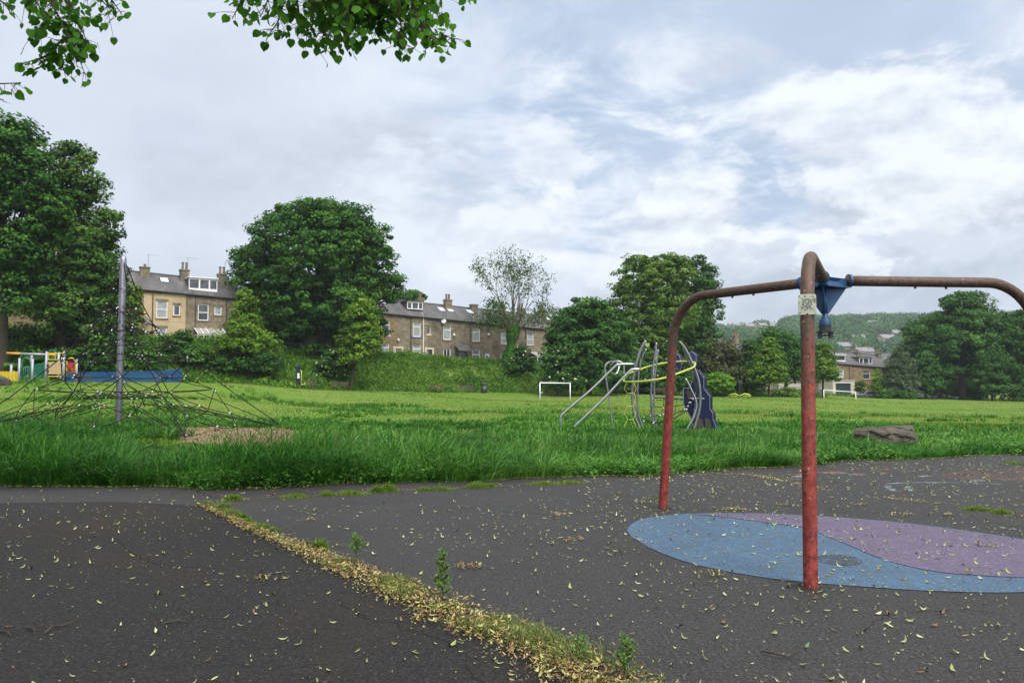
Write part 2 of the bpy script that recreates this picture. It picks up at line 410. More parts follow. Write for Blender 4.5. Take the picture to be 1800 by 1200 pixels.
MAT['bluesill'] = simple('blue_sill', (.04, .08, .25), None, 5, .5)
def stone(name, a, b, c, soot=.4, bw=.42, bh=.17):
    m = newmat(name); p = POS()
    d = N('ShaderNodeVectorMath', operation='DOT_PRODUCT'); L(p, d.inputs[0]); d.inputs[1].default_value = tuple(WD)
    s = N('ShaderNodeSeparateXYZ'); L(p, s.inputs[0]); q = N('ShaderNodeCombineXYZ'); L(d.outputs['Value'], q.inputs[0]); L(s.outputs[2], q.inputs[1])
    br = N('ShaderNodeTexBrick'); L(q.outputs[0], br.inputs[0]); br.inputs['Scale'].default_value = 1
    br.inputs['Brick Width'].default_value = bw; br.inputs['Row Height'].default_value = bh; br.inputs['Mortar Size'].default_value = .018
    br.inputs['Color1'].default_value = (*a, 1); br.inputs['Color2'].default_value = (*b, 1); br.inputs['Mortar'].default_value = (*tuple(x * .55 for x in c), 1); br.inputs['Bias'].default_value = -.1
    n = NOISE(SCALED(p, (1, 1, 1)), 2.2, 6, .65); n2 = NOISE(q.outputs[0], .5, 5, .6)
    col = MIX(CR(n, (.45, 0.), (.62, .75)), br.outputs[0], c)
    col = MIX(CR(n2, (.48, 0.), (.68, soot)), col, (.05, .045, .04))
    finish(PBSDF(col, .9, 0, .2, br.outputs['Fac'], .3, -.02)); return m
MAT['st1'] = stone('brown_stone', (.245, .20, .142), (.14, .116, .086), (.30, .25, .175), .6)
MAT['st2'] = stone('dark_stone', (.205, .170, .124), (.115, .098, .076), (.25, .21, .152), .6)
MAT['st3'] = stone('golden_stone', (.255, .19, .105), (.165, .123, .074), (.29, .22, .13), .45)
MAT['render'] = stone('cream_render', (.47, .375, .235), (.44, .35, .215), (.41, .325, .195), .22, 3, 3)
MAT['pale'] = stone('pale_render', (.52, .48, .42), (.5, .46, .4), (.48, .44, .37), .15, 3, 3)
def slate_mat():
    m = newmat('slate_roof'); p = POS()
    d = N('ShaderNodeVectorMath', operation='DOT_PRODUCT'); L(p, d.inputs[0]); d.inputs[1].default_value = tuple(WD)
    s = N('ShaderNodeSeparateXYZ'); L(p, s.inputs[0]); q = N('ShaderNodeCombineXYZ'); L(d.outputs['Value'], q.inputs[0]); L(s.outputs[2], q.inputs[1])
    br = N('ShaderNodeTexBrick'); L(q.outputs[0], br.inputs[0]); br.inputs['Scale'].default_value = 1
    br.inputs['Brick Width'].default_value = .4; br.inputs['Row Height'].default_value = .16; br.inputs['Mortar Size'].default_value = .012
    br.inputs['Color1'].default_value = (.098, .092, .098, 1); br.inputs['Color2'].default_value = (.060, .057, .063, 1); br.inputs['Mortar'].default_value = (.04, .04, .045, 1)
    n = NOISE(SCALED(q.outputs[0], (1, .5, 1)), .9, 6, .65); n2 = NOISE(p, 3.5, 5, .7)
    col = MIX(CR(n, (.45, 0.), (.68, .8)), br.outputs[0], (.135, .127, .125))
    col = MIX(CR(n2, (.50, 0.), (.66, .75)), col, (.045, .044, .036))
    col = MIX(CR(NOISE(q.outputs[0], 2.6, 6, .7), (.56, 0.), (.70, .7)), col, (.17, .155, .13))
    finish(PBSDF(col, .65, 0, .4, br.outputs['Fac'], .4, -.02)); return m
MAT['slate'] = slate_mat()
def rust_mat(name, mossy):
    m = newmat(name); v = OBJ()
    s = N('ShaderNodeSeparateXYZ'); L(POS(), s.inputs[0])
    n = NOISE(v, 6.0, 7, .70); n2 = NOISE(v, 42, 5, .75); n3 = NOISE(v, 14, 6, .7)
    paint = MIX(CR(n3, (.38, 0.), (.62, 1.)), (.130, .012, .011), (.265, .046, .032))
    grad = N('ShaderNodeMapRange'); L(s.outputs[2], grad.inputs[0]); grad.inputs[1].default_value = .6; grad.inputs[2].default_value = 2.75; grad.inputs[3].default_value = -.10; grad.inputs[4].default_value = .17 * mossy
    mossf = CR(M2('ADD', M2('ADD', M2('MULTIPLY', n, .5), M2('MULTIPLY', n2, .5)), grad.outputs[0]), (.50, 0.), (.60, 1.))
    moss = MIX(CR(n2, (.4, 0.), (.6, 1.)), (.030, .022, .015), (.095, .070, .045))
    col = MIX(M2('MULTIPLY', mossf, .92), paint, moss)
    chip = CR(NOISE(SCALED(v, (1, 1, .55)), 34, 4, .7), (.565, 0.), (.59, 1.))
    col = MIX(M2('MULTIPLY', chip, .9), col, (.035, .012, .010))
    chip2 = CR(NOISE(v, 17, 5, .65), (.645, 0.), (.665, 1.))
    col = MIX(M2('MULTIPLY', chip2, .75), col, (.36, .17, .14))
    finish(PBSDF(col, CR(n2, (.3, .38), (.7, .8)), 0, .4, n2, .7, .004)); return m
MAT['rust'] = rust_mat('rusty_red_paint', 1.0)
def asphalt(name, a, b, sheen=.75, stain=(.05, .035, .022), stf=.5):
    m = newmat(name); v = POS()
    n = NOISE(v, 40, 5, .85); n2 = NOISE(v, .8, 6, .62); n3 = NOISE(v, .35, 5, .6, .6); n4 = NOISE(v, 9, 5, .65); vor = N('ShaderNodeTexVoronoi'); L(v, vor.inputs[0]); vor.inputs['Scale'].default_value = 85
    base_ = MIX(CR(n2, (.36, 0.), (.64, 1.)), a, b)
    base_ = MIX(CR(n, (.36, .85), (.50, 0.)), base_, tuple(x * .25 for x in a))
    base_ = MIX(CR(n, (.50, 0.), (.66, .85)), base_, tuple(x * 3.4 for x in a))
    base_ = MIX(CR(n4, (.5, 0.), (.72, .4)), base_, tuple(x * .6 for x in a))
    base_ = MIX(CR(n3, (.52, 0.), (.66, stf)), base_, stain)
    spk = CR(NOISE(v, 34, 2, .5), (.70, 0.), (.74, .6))
    base_ = MIX(spk, base_, (.17, .165, .155))
    finish(PBSDF(base_, CR(n2, (.35, sheen), (.65, sheen + .16)), 0, .22, M2('ADD', n, vor.outputs[0]), .55, .006)); return m
MAT['tarmac'] = asphalt('grey_tarmac', (.0235, .0222, .0217), (.034, .0325, .0322), .62, (.022, .020, .019), .5)
MAT['tarmacdark'] = asphalt('dark_tarmac', (.0125, .0115, .011), (.018, .0168, .016), .78, (.024, .017, .010), .6)
def wetpour(name, a, b):
    m = newmat(name); v = POS()
    n = NOISE(v, 60, 4, .8); n2 = NOISE(v, 1.6, 6, .65); n3 = NOISE(v, 28, 4, .6)
    c = MIX(CR(n2, (.35, 0.), (.65, 1.)), a, b)
    c = MIX(CR(n, (.42, 0.), (.60, .8)), c, tuple(x * .3 for x in a))
    c = MIX(CR(n3, (.46, 0.), (.66, .65)), c, (.050, .050, .053))
    c = MIX(CR(NOISE(v, 6, 5, .7), (.46, 0.), (.66, .6)), c, (.062, .060, .060))
    finish(PBSDF(c, .75, 0, .4, n, .5, .005)); return m
MAT['blue'] = wetpour('blue_safety_surface', (.048, .120, .215), (.064, .150, .255))
MAT['purple'] = wetpour('purple_safety_surface', (.125, .092, .175), (.150, .112, .205))
def faded(name, col, lo=.47, hi=.62, sc=2.2):
    m = newmat(name); v = POS()
    n = NOISE(v, sc, 6, .7); n2 = NOISE(v, 55, 4, .7)
    f = M2('MULTIPLY', CR(n, (lo, 0.), (hi, 1.)), CR(n2, (.38, .1), (.6, .9)))
    t = N('ShaderNodeBsdfTransparent'); x = N('ShaderNodeMixShader'); L(f, x.inputs[0]); L(t.outputs[0], x.inputs[1]); L(PBSDF(col, .8), x.inputs[2]); finish(x.outputs[0]); return m
def ground_mat():
    m = newmat('field_turf'); v = POS()
    n = NOISE(v, .09, 5, .6); n2 = NOISE(v, .9, 6, .65); n3 = NOISE(v, 9, 5, .7)
    c = MIX(CR(n, (.38, 0.), (.62, 1.)), (.100, .180, .018), (.155, .190, .040))
    c = MIX(CR(n2, (.40, .0), (.64, .75)), c, (.060, .145, .016))
    c = MIX(CR(n3, (.48, 0.), (.7, .5)), c, (.030, .075, .010))
    far = N('ShaderNodeSeparateXYZ'); L(v, far.inputs[0])
    finish(PBSDF(c, .95, 0, .15, n3, .8, .06)); return m
MAT['turf'] = ground_mat()
m = newmat('soil_under_grass'); v_ = POS(); n_ = NOISE(v_, 20, 5, .7)
finish(PBSDF(MIX(n_, (.020, .045, .010), (.035, .030, .016)), .95, 0, .1, n_, .6, .03)); MAT['soil'] = m
m = newmat('bark_chippings'); v_ = POS(); vo = N('ShaderNodeTexVoronoi'); L(v_, vo.inputs[0]); vo.inputs['Scale'].default_value = 16
finish(PBSDF(MIX(NOISE(v_, 22, 5, .7), (.10, .065, .035), (.29, .21, .125)), .9, 0, .2, vo.outputs[0], 1, .04)); MAT['chips'] = m
MAT['rock'] = simple('gritstone_boulder', (.125, .11, .088), (.038, .034, .028), 3.0, .9, bstr=1.0, bdist=.06, spec=.2)
# ------------------------------------------------------------------ ground
def grid_mesh(name, xs, ys, zfun, mat, keep=None):
    X, Y = np.meshgrid(xs, ys); Z = zfun(X.ravel(), Y.ravel())
    V = np.stack([X.ravel(), Y.ravel(), Z], 1); nx = len(xs)
    i, j = np.meshgrid(np.arange(len(xs) - 1), np.arange(len(ys) - 1)); a = (j * nx + i).ravel()
    Fc = np.stack([a, a + 1, a + nx + 1, a + nx], 1)
    if keep is not None:
        c = V[Fc].mean(1); Fc = Fc[keep(c[:, 0], c[:, 1])]
    return npobj(name, V, Fc, mat, smooth=True)
gx = np.sinh(np.linspace(-5.2, 5.2, 420)) * 17.0
gy = np.concatenate([np.linspace(-60, 8, 14), 8 + (np.geomspace(1, 3600, 420) - 1) * 1.0 + np.linspace(0, 30, 420)])
def zfield(x, y): return zf(x, y) - 0.06 * (1 - sstep((y - np.interp(x, EX, EY)) / .8))
tag(grid_mesh('ground', gx, gy, zfield, MAT['turf']), kind='structure')
# tarmac in front of the grass edge
tx = np.linspace(-60, 70, 261)
V = []; 
for x in tx:
    e = float(edgeY(x)); V += [(x, -60, 0), (x, 3, 0), (x, e, 0.0)]
V = np.array(V); n = len(tx); a = np.arange(n - 1) * 3
tag(npobj('tarmac', V, np.concatenate([np.stack([a, a + 3, a + 4, a + 1], 1), np.stack([a + 1, a + 4, a + 5, a + 2], 1)]), MAT['tarmac']), kind='structure')
S1 = [G0(*p) for p in ((352, 888), (405, 912), (452, 936), (520, 962), (600, 998), (690, 1035), (780, 1072), (870, 1112), (960, 1152), (1060, 1200), (1200, 1270))]
S1.append(S1[-1] + Vector((1.4, -2.2, 0))); S1.append(S1[-1] + Vector((3, -6, 0)))
def sheet(name, pts, mat, z, kind='structure', jag=0.0, sub=6):
    P2 = []
    for i in range(len(pts)):
        a_, b_ = Vector(pts[i]), Vector(pts[(i + 1) % len(pts)])
        for k in range(sub):
            q = a_.lerp(b_, k / sub); P2.append((q.x + rnd.uniform(-jag, jag), q.y + rnd.uniform(-jag, jag), z))
    tris = []
    for q in tessellate_polygon([[Vector(p) for p in P2]]):
        a_, b_, c_ = (Vector(P2[k]) for k in q); tris.append(tuple(q) if (b_ - a_).cross(c_ - a_).z > 0 else tuple(q)[::-1])
    me = bpy.data.meshes.new(name); me.from_pydata(P2, [], tris); me.materials.append(mat)
    o = bpy.data.objects.new(name, me); COL.objects.link(o); return tag(o, kind=kind)
darkpoly = [p.copy() for p in S1] + [Vector((-20, -12, 0)), Vector((-30, 11.6, 0)), G0(0, 884), G0(200, 882)]
sheet('dark_tarmac', darkpoly, MAT['tarmacdark'], 0.004, jag=.012)
def smooth_closed(pts, k=6):
    out_ = []; n = len(pts)
    for i in range(n):
        p0, p1, p2, p3 = pts[i - 1], pts[i], pts[(i + 1) % n], pts[(i + 2) % n]
        for j in range(k):
            t = j / k
            out_.append(0.5 * ((2 * p1) + (p2 - p0) * t + (2 * p0 - 5 * p1 + 4 * p2 - p3) * t * t + (3 * p1 - p0 - 3 * p2 + p3) * t ** 3))
    return out_
blob_px = [(1103, 934), (1112, 920), (1135, 911), (1180, 905), (1240, 902), (1320, 902), (1400, 905), (1500, 911), (1600, 920), (1700, 933), (1800, 948), (1900, 968), (1985, 995), (1970, 1018), (1900, 1034), (1800, 1041), (1700, 1041), (1600, 1037), (1500, 1030), (1400, 1022), (1310, 1010), (1230, 994), (1170, 975), (1125, 953)]
sheet('blue_safety_surface', smooth_closed([G0(*p) for p in blob_px], 4), MAT['blue'], 0.005, sub=1)
pur = [(1216, 904.2), (1245, 906.4), (1280, 910), (1332, 917), (1412, 928), (1453, 943), (1497, 961), (1536, 978), (1583, 993), (1648, 1006), (1713, 1012), (1800, 1016), (1880, 1015), (1950, 1008), (1975, 996), (1890, 969), (1800, 950), (1700, 935), (1600, 922), (1500, 912.5), (1400, 906.5), (1320, 903.7), (1265, 903.4)]
sheet('purple_safety_surface', smooth_closed([G0(*p) for p in pur], 4), MAT['purple'], 0.010, sub=1)
m_patch = faded('worn_through_patch', (.045, .046, .046), .30, .50, 4)
c0 = G0(1474, 985)
sheet('grey_surface_patch', [c0 + Vector((.22 * math.cos(a), .24 * math.sin(a) + .05 * math.cos(a), 0)) for a in np.linspace(0, 2 * math.pi, 30)[:-1]], m_patch, 0.0095, sub=1)
# faded playground paint
def band(name, pxs, wd, mat, z=0.006):
    pts = [G0(*p) for p in pxs]; lft = []; rgt = []
    for i, p in enumerate(pts):
        t = (pts[min(i + 1, len(pts) - 1)] - pts[max(i - 1, 0)]).normalized(); n = Vector((-t.y, t.x, 0)) * wd / 2
        lft.append(p + n); rgt.append(p - n)
    return sheet(name, lft + rgt[::-1], mat, z, sub=1)
m_red, m_or, m_bl, m_wh = faded('faded_red_paint', (.36, .07, .08)), faded('faded_orange_paint', (.40, .20, .05)), faded('faded_blue_paint', (.12, .24, .36)), faded('faded_white_paint', (.30, .38, .44), .42, .58)
arc = [(1395, 839), (1415, 833), (1440, 830), (1465, 829), (1490, 830), (1518, 834)]
for k, mm_ in enumerate((m_red, m_or, m_bl, m_bl)):
    band('painted_rainbow', [(x, y + k * 1.6) for x, y in arc], .16, mm_, .006 + .002 * k)
band('painted_line', [(1545, 824), (1565, 826), (1585, 826.5)], .25, m_red)
band('painted_line', [(1597, 831), (1610, 834)], .3, m_red)
band('painted_line', [(1616, 838), (1634, 836)], .12, m_wh)
band('painted_line', [(1708, 845), (1730, 845)], .12, m_wh)
band('painted_line', [(1672, 834), (1690, 838), (1702, 841)], .16, m_red)
band('painted_line', [(1784, 844), (1820, 846)], .25, m_red)
band('painted_circle', [(1572, 863), (1561, 857), (1560, 853), (1568, 850), (1590, 848.5), (1640, 848), (1700, 848.5), (1780, 852)], .09, m_wh)
band('painted_circle', [(1603, 863), (1594, 860), (1592, 857.5), (1600, 855)], .08, m_wh)
m_rb = faded('worn_red_patch', (.12, .07, .06), .40, .60, .9)
sheet('worn_red_patch', [G0(*p) for p in ((1640, 838), (1700, 826), (1800, 822), (1900, 826), (1900, 843), (1800, 845), (1700, 843))], m_rb, .005, jag=.1)
# hairline cracks and an old trench repair in the tarmac
MAT['crack'] = simple('crack_dirt', (.008, .007, .006), (.016, .014, .010), 9, .95, spec=.1)
def crack(pxs, wd):
    pts = [G0(*p) for p in pxs]; fine = []
    for i in range(len(pts) - 1):
        for k in range(9):
            q = pts[i].lerp(pts[i + 1], k / 9); fine.append(q + Vector((rnd.gauss(0, .022), rnd.gauss(0, .022), 0)))
    lft = []; rgt = []
    for i, p in enumerate(fine):
        t = (fine[min(i + 1, len(fine) - 1)] - fine[max(i - 1, 0)]).normalized(); n = Vector((-t.y, t.x, 0)) * wd * rnd.uniform(.25, 1) / 2; lft.append(p + n); rgt.append(p - n)
    V_ = np.array([list(v + Vector((0, 0, .0065))) for v in lft + rgt]); m_ = len(lft); i_ = np.arange(m_ - 1)
    tag(npobj('tarmac_crack', V_, np.stack([i_, i_ + 1, i_ + 1 + m_, i_ + m_], 1)[:, ::-1], MAT['crack']), kind='structure')
crack([(345, 862), (372, 874), (420, 880)], .018); crack([(840, 1200), (800, 1130), (640, 1085), (590, 1050)], .006); crack([(1500, 1120), (1560, 1080), (1700, 1070), (1800, 1085)], .007)
crack([(690, 900), (820, 893), (960, 905), (1090, 898)], .010); crack([(60, 930), (200, 948), (260, 990), (420, 1005)], .007)
m_st = faded('stain_contact_shadow', (.012, .011, .010), .36, .55, 5)
for q_ in ((1425, 1033), (1165, 893)):  # dark discs at the leg bases: ground stain plus painted contact shadow
    c_ = G0(*q_); sheet('stain_contact_shadow', [c_ + Vector(((.17 + .04 * math.sin(a * 3)) * math.cos(a), (.15 + .03 * math.cos(a * 4)) * math.sin(a), 0)) for a in np.linspace(0, 2 * math.pi, 26)[:-1]], m_st, .007, sub=1)
# ------------------------------------------------------------------ blades of grass
def blades(name, pos, h, wd, mat, var, lean=.5, wind=(.35, .1), kind='stuff', parent=None, dirs=None):
    n = len(pos); az = rng.uniform(0, 2 * np.pi, n)
    dx, dy = (np.cos(az), np.sin(az)) if dirs is None else (dirs[:, 0], dirs[:, 1])
    ln = lean * rng.uniform(.2, 1.25, n)
    lx = dx * ln + wind[0] * rng.uniform(.2, 1.4, n); ly = dy * ln + wind[1] * rng.uniform(.2, 1.4, n)
    fa = np.arctan2(ly, lx) + np.pi / 2 + rng.normal(0, .7, n); sx_, sy_ = np.cos(fa) * wd / 2, np.sin(fa) * wd / 2
    out_l = np.hypot(lx, ly); dr = np.clip(out_l, 0, 1.3) * .38
    V = np.zeros((n, 7, 3))
    for k, (t, wk) in enumerate(((0, 1), (.42, .95), (.75, .7))):
        cx = lx * h * t * t * .9; cy = ly * h * t * t * .9; cz = h * (t - dr * t ** 3) - (.02 if k == 0 else 0)
        V[:, 2 * k] = pos + np.stack([cx - sx_ * wk, cy - sy_ * wk, cz], 1); V[:, 2 * k + 1] = pos + np.stack([cx + sx_ * wk, cy + sy_ * wk, cz], 1)
    V[:, 6] = pos + np.stack([lx * h * .95, ly * h * .95, h * (1 - dr)], 1)
    b = np.arange(n)[:, None] * 7
    q = np.concatenate([b + np.array([[0, 1, 3, 2]]), b + np.array([[2, 3, 5, 4]])]); t = b + np.array([[4, 5, 6]])
    o = npobj(name, V.reshape(-1, 3), [q, t], mat, attr=np.concatenate([var, var, var]), smooth=False, parent=parent)
    return tag(o, kind=kind) if kind else o
def tussocks(name, x, y, hc, per, rad, wdr, mat, varc, lean, wind):
    """clumps: x, y, height and tone per clump; blades splay outward from each"""
    m = len(x); idx = np.repeat(np.arange(m), rng.poisson(per, m)); n = len(idx)
    az = rng.uniform(0, 2 * np.pi, n); r_ = rad[idx] * np.sqrt(rng.uniform(0, 1, n)); d = np.stack([np.cos(az), np.sin(az)], 1)
    px__, py__ = x[idx] + d[:, 0] * r_, y[idx] + d[:, 1] * r_
    hh_ = hc[idx] * rng.uniform(.55, 1.15, n); dirs = d * (.35 + .9 * (r_ / rad[idx]))[:, None] + rng.normal(0, .25, (n, 2))
    va = np.clip(varc[idx] + rng.normal(0, .17, n), 0, 1)
    return blades(name, np.stack([px__, py__, zf(px__, py__)], 1), hh_, wdr * rng.uniform(.6, 1.3, n) * np.clip(py__ / 14, 1, 2.2), mat, va, lean, wind, dirs=dirs)
def vnoise(x, y, s, seed=0):
    return (np.sin(x * s + 1.3 * np.sin(y * s * .7 + seed)) + np.sin(y * s * 1.1 + 1.7 * np.sin(x * s * .6 + seed * 2)) + np.sin((x + y) * s * .53 + seed)) / 3
def in_view(n, d0, d1, umax=.85, p=1.0):
    u = rng.uniform(-umax, umax, n); t = rng.uniform(0, 1, n)
    D = (d0 ** (1 - p) + t * (d1 ** (1 - p) - d0 ** (1 - p))) ** (1 / (1 - p)) if abs(p - 1) > 1e-3 else d0 * (d1 / d0) ** t
    return u * D, D
def pit_mask(x, y):
    # bark pit beside the climbing net
    xc = -8.2 - (y - 24.5) * .22; g = ((x - xc) / 1.95) ** 2 + ((y - 24.6) / 4.6) ** 2
    return g < 1 + .38 * vnoise(x, y, 1.3, 3) + .25 * vnoise(x, y, 3.3, 1)
def chips_z(x, y): return zf(x, y) + .03
gx2 = np.linspace(-21, -5, 90); gy2 = np.linspace(17, 33, 90)
tag(grid_mesh('bark_chip_bed', gx2, gy2, chips_z, MAT['chips'], keep=pit_mask), kind='structure')
# long verge
def vh(x, y):
    dd = y - edgeY(x)
    h_ = np.interp(x / y, [-.7, -.3, -.1, .1, .3, .45, .8], [.70, .66, .58, .49, .43, .32, .26]) * np.interp(dd, [0, .3, 1.5, 3, 5.5, 9, 13], [.55, .85, 1.0, .85, .60, .42, .30])
    h_ *= np.clip(1 + .40 * vnoise(x, y, 1.3) + .26 * vnoise(x, y, 3.1, 5), .30, 1.75)
    h_ = np.where((x > 8.9) & (x < 11.6) & (y > 19.2) & (y < 22.6), h_ * np.interp(x, [8.9, 9.6, 10.2], [1.0, .75, .42]), h_)
    vis = (x / y > -.47) & (x / y < -.26) & (y > 15.0) & (y < 22)
    return np.where(vis, h_ * .27, h_)
def vtone(x, y): return .40 + np.interp(x / y, [-.5, -.15, .1], [-.12, -.06, 0]) + .26 * vnoise(x, y, .6, 9) + .20 * vnoise(x, y, 2.3, 5)
x, y = in_view(21000, 12.2, 34.0, .86, 1.45)
k = (y - edgeY(x) > .04 + .10 * vnoise(x, y, 4)) & (~pit_mask(x, y) | (rng.uniform(size=len(x)) < .05)); x, y = x[k], y[k]; m = len(x)
tussocks('long_verge_grass', x, y, vh(x, y) * rng.uniform(.55, 1.45, m), 19, rng.uniform(.04, .17, m), .0115, MAT['grass'], np.clip(vtone(x, y) + rng.normal(0, .20, m), 0, 1), 1.15, (.48, -.30))
# broad leaved weeds at the foot of the verge
x = rng.uniform(-13, 14, 900); y = edgeY(x) + rng.uniform(-.05, .9, 900); k = vnoise(x, x * .2, 1.1, 4) > .05; x, y = x[k], y[k]
C = np.repeat(np.stack([x, y, zf(x, y)], 1), 34, 0); q = rng.normal(0, 1, C.shape) * np.array([.10, .10, .0]); q[:, 2] = rng.uniform(.02, .30, len(C)) * rng.uniform(.5, 1, len(C)); C = C + q
nn_ = rng.normal(0, .5, C.shape) + np.array([0, -.3, 1]); nn_ /= np.linalg.norm(nn_, axis=1)[:, None]; dd_ = np.cross(nn_, rng.normal(0, 1, C.shape)); dd_ /= np.linalg.norm(dd_, axis=1)[:, None]; ss_ = np.cross(nn_, dd_); sz_ = rng.uniform(.018, .042, (len(C), 1))
V = np.stack([C - dd_ * sz_, C + ss_ * sz_ * .6, C + dd_ * sz_, C - ss_ * sz_ * .6], 1).reshape(-1, 3)
tag(npobj('verge_weeds', V, np.arange(len(C))[:, None] * 4 + np.array([[0, 1, 2, 3]]), MAT['elder_near'], attr=rng.uniform(.2, .9, len(C))), kind='stuff')
# tussocks further in
x, y = in_view(19000, 19.0, 62.0, .86, 1.2)
tus = vnoise(x, y, .55, 2) + .5 * vnoise(x, y, 1.3, 7)
bias = np.interp(x / y, [-.7, -.25, 0, .2, .5, .8], [.6, .55, .35, .2, .15, .25]) - np.clip((y - 28) / 40, 0, .9)
k = (tus + bias > .15) & (y > edgeY(x) + 4) & ~pit_mask(x, y) & ~((x / y > -.47) & (x / y < -.26) & (y < 22)); x, y, tus = x[k], y[k], tus[k]; m = len(x)
tussocks('tussock_grass', x, y, (.16 + .20 * np.clip(tus, 0, 1.2)) * rng.uniform(.6, 1.3, m), 14, rng.uniform(.08, .22, m), .012, MAT['grass'], np.clip(.50 + .25 * vnoise(x, y, .9, 4) + rng.normal(0, .14, m), 0, 1), .9, (.4, -.2))
# flowering grass stalks
m = newmat('seed_heads'); at = N('ShaderNodeAttribute'); at.attribute_name = 'var'
finish(PBSDF(CR(at.outputs['Fac'], (0, (.10, .085, .045)), (.5, (.17, .14, .08)), (1.0, (.26, .24, .12))), .8, 0, .1)); MAT['seed'] = m
x, y = in_view(26000, 13.0, 70.0, .86, 1.1)
k = (y > edgeY(x) + .5) & ~pit_mask(x, y) & (vnoise(x * .5, y, .33, 11) + .35 * vnoise(x, y, 1.1, 2) + np.where(y < 22, -.1, .12) > .22); x, y = x[k], y[k]
hh = np.maximum(vh(x, y) * 1.25, .22) * rng.uniform(.7, 1.15, len(x))
blades('flowering_grass', np.stack([x, y, zf(x, y)], 1), hh, .0042 * np.clip(y / 14, 1, 2.6) * rng.uniform(.8, 1.4, len(x)), MAT['seed'], rng.uniform(0, 1, len(x)), lean=.35, wind=(.30, -.12))
# mown field
x, y = in_view(150000, 20, 150, .86, 1.15)
s_ = (x - W0.x) * WD.x + (y - W0.y) * WD.y; w_ = (x - W0.x) * WN.x + (y - W0.y) * WN.y
wf_ = np.interp(s_, [-60, -42, -30, 5, 30, 42, 60, 110], [26, 23, 19, 12.5, 14, 21, 18, 15])
k = (w_ > wf_ - .5) & (y > edgeY(x) + 4.5) & ~pit_mask(x, y); x, y = x[k], y[k]
lumpy = np.clip(vnoise(x, y, .45, 3) + .5 * vnoise(x, y, 1.1, 8), 0, 1.3)
hh = (.05 + .08 * lumpy) * rng.uniform(.5, 1.4, len(x)) * np.interp(y, [22, 45, 150], [1.5, 1.0, 1.3])
var = np.clip(.55 + .28 * vnoise(x, y, .14, 6) - .25 * lumpy + .15 * vnoise(x * .35, y, .5, 2) + .12 * vnoise(x, y, .9) + rng.normal(0, .14, len(x)), 0, 1)
blades('mown_grass', np.stack([x, y, zf(x, y)], 1), hh, .016 * np.clip(y / 22, 1, 5.5) * rng.uniform(.7, 1.3, len(x)), MAT['fieldgrass'], var, lean=.7, wind=(.3, -.1))
# bank
n_ = 100000
s_ = rng.uniform(-62, 60, n_); u_ = rng.uniform(-.05, 1, n_)
wf_ = np.interp(s_, [-60, -42, -30, 5, 30, 42, 60, 110], [26, 23, 19, 12.5, 14, 21, 18, 15]); w_ = .4 + u_ * (wf_ - .2)
x = W0.x + WD.x * s_ + WN.x * w_; y = W0.y + WD.y * s_ + WN.y * w_
pt = vnoise(x, y, .45, 1) + .5 * vnoise(x, y, 1.2, 4)
hh = (.50 + .42 * np.clip(pt, -.6, 1)) * rng.uniform(.5, 1.2, n_) * np.interp(u_, [0, .1, .8, 1], [.7, 1, 1, .6])
blades('bank_undergrowth', np.stack([x, y, zf(x, y)], 1), hh, rng.uniform(.05, .10, n_), MAT['bankgrass'], np.clip(.45 + .30 * vnoise(x, y, .3, 9) + .2 * pt + rng.normal(0, .15, n_), 0, 1), lean=.8, wind=(.2, -.2))
# nettle, bramble and dock mounds on the bank
m = 1500; s_ = rng.uniform(-62, 58, m); u_ = rng.uniform(0, 1, m); wf_ = np.interp(s_, [-60, -42, -30, 5, 30, 42, 60, 110], [26, 23, 19, 12.5, 14, 21, 18, 15]); w_ = .6 + u_ * (wf_ - .6)
x = W0.x + WD.x * s_ + WN.x * w_; y = W0.y + WD.y * s_ + WN.y * w_; z = zf(x, y); R_ = rng.uniform(.45, 1.25, m) * (1 + .35 * vnoise(x, y, .4, 2)); tone = np.clip(.40 + .42 * vnoise(x, y, .45, 7) + rng.normal(0, .12, m), 0, 1)
idx = np.repeat(np.arange(m), 60); q = rng.normal(0, 1, (len(idx), 3)); q /= np.linalg.norm(q, axis=1)[:, None]; q[:, 2] = np.abs(q[:, 2]); 
C = np.stack([x, y, z], 1)[idx] + q * (R_[idx] * rng.uniform(.7, 1.05, len(idx)))[:, None] * np.array([1, 1, .8]); nn_ = q + rng.normal(0, .45, C.shape); nn_ /= np.linalg.norm(nn_, axis=1)[:, None]
dd_ = np.cross(nn_, rng.normal(0, 1, C.shape)); dd_ /= np.linalg.norm(dd_, axis=1)[:, None]; ss_ = np.cross(nn_, dd_); sz_ = rng.uniform(.07, .15, (len(C), 1))
V = np.stack([C - dd_ * sz_, C + ss_ * sz_ * .6, C + dd_ * sz_, C - ss_ * sz_ * .6], 1).reshape(-1, 3)
tag(npobj('bank_weeds', V, np.arange(len(C))[:, None] * 4 + np.array([[0, 1, 2, 3]]), MAT['bankgrass'], attr=np.clip(tone[idx] + .25 * (q[:, 2] - .5) + rng.normal(0, .1, len(idx)), 0, 1)), kind='stuff')
# rough ground at the far side on the right
n_ = 34000
x = rng.uniform(22, 150, n_); y = rng.uniform(108, 190, n_)
far_edge = np.interp(x / y, [.2, .3, .36, .42, .5, .6, .8], [113, 117, 128, 140, 150, 151, 151])
k = (y > far_edge) & (y < far_edge + 16); x, y = x[k], y[k]
blades('rough_grass_edge', np.stack([x, y, zf(x, y)], 1), rng.uniform(.3, .9, len(x)) * (1 + .4 * vnoise(x, y, .4)), rng.uniform(.07, .14, len(x)), MAT['bankgrass'], np.clip(.4 + .3 * vnoise(x, y, .3, 9) + rng.normal(0, .15, len(x)), 0, 1), lean=.8, wind=(.2, -.2))
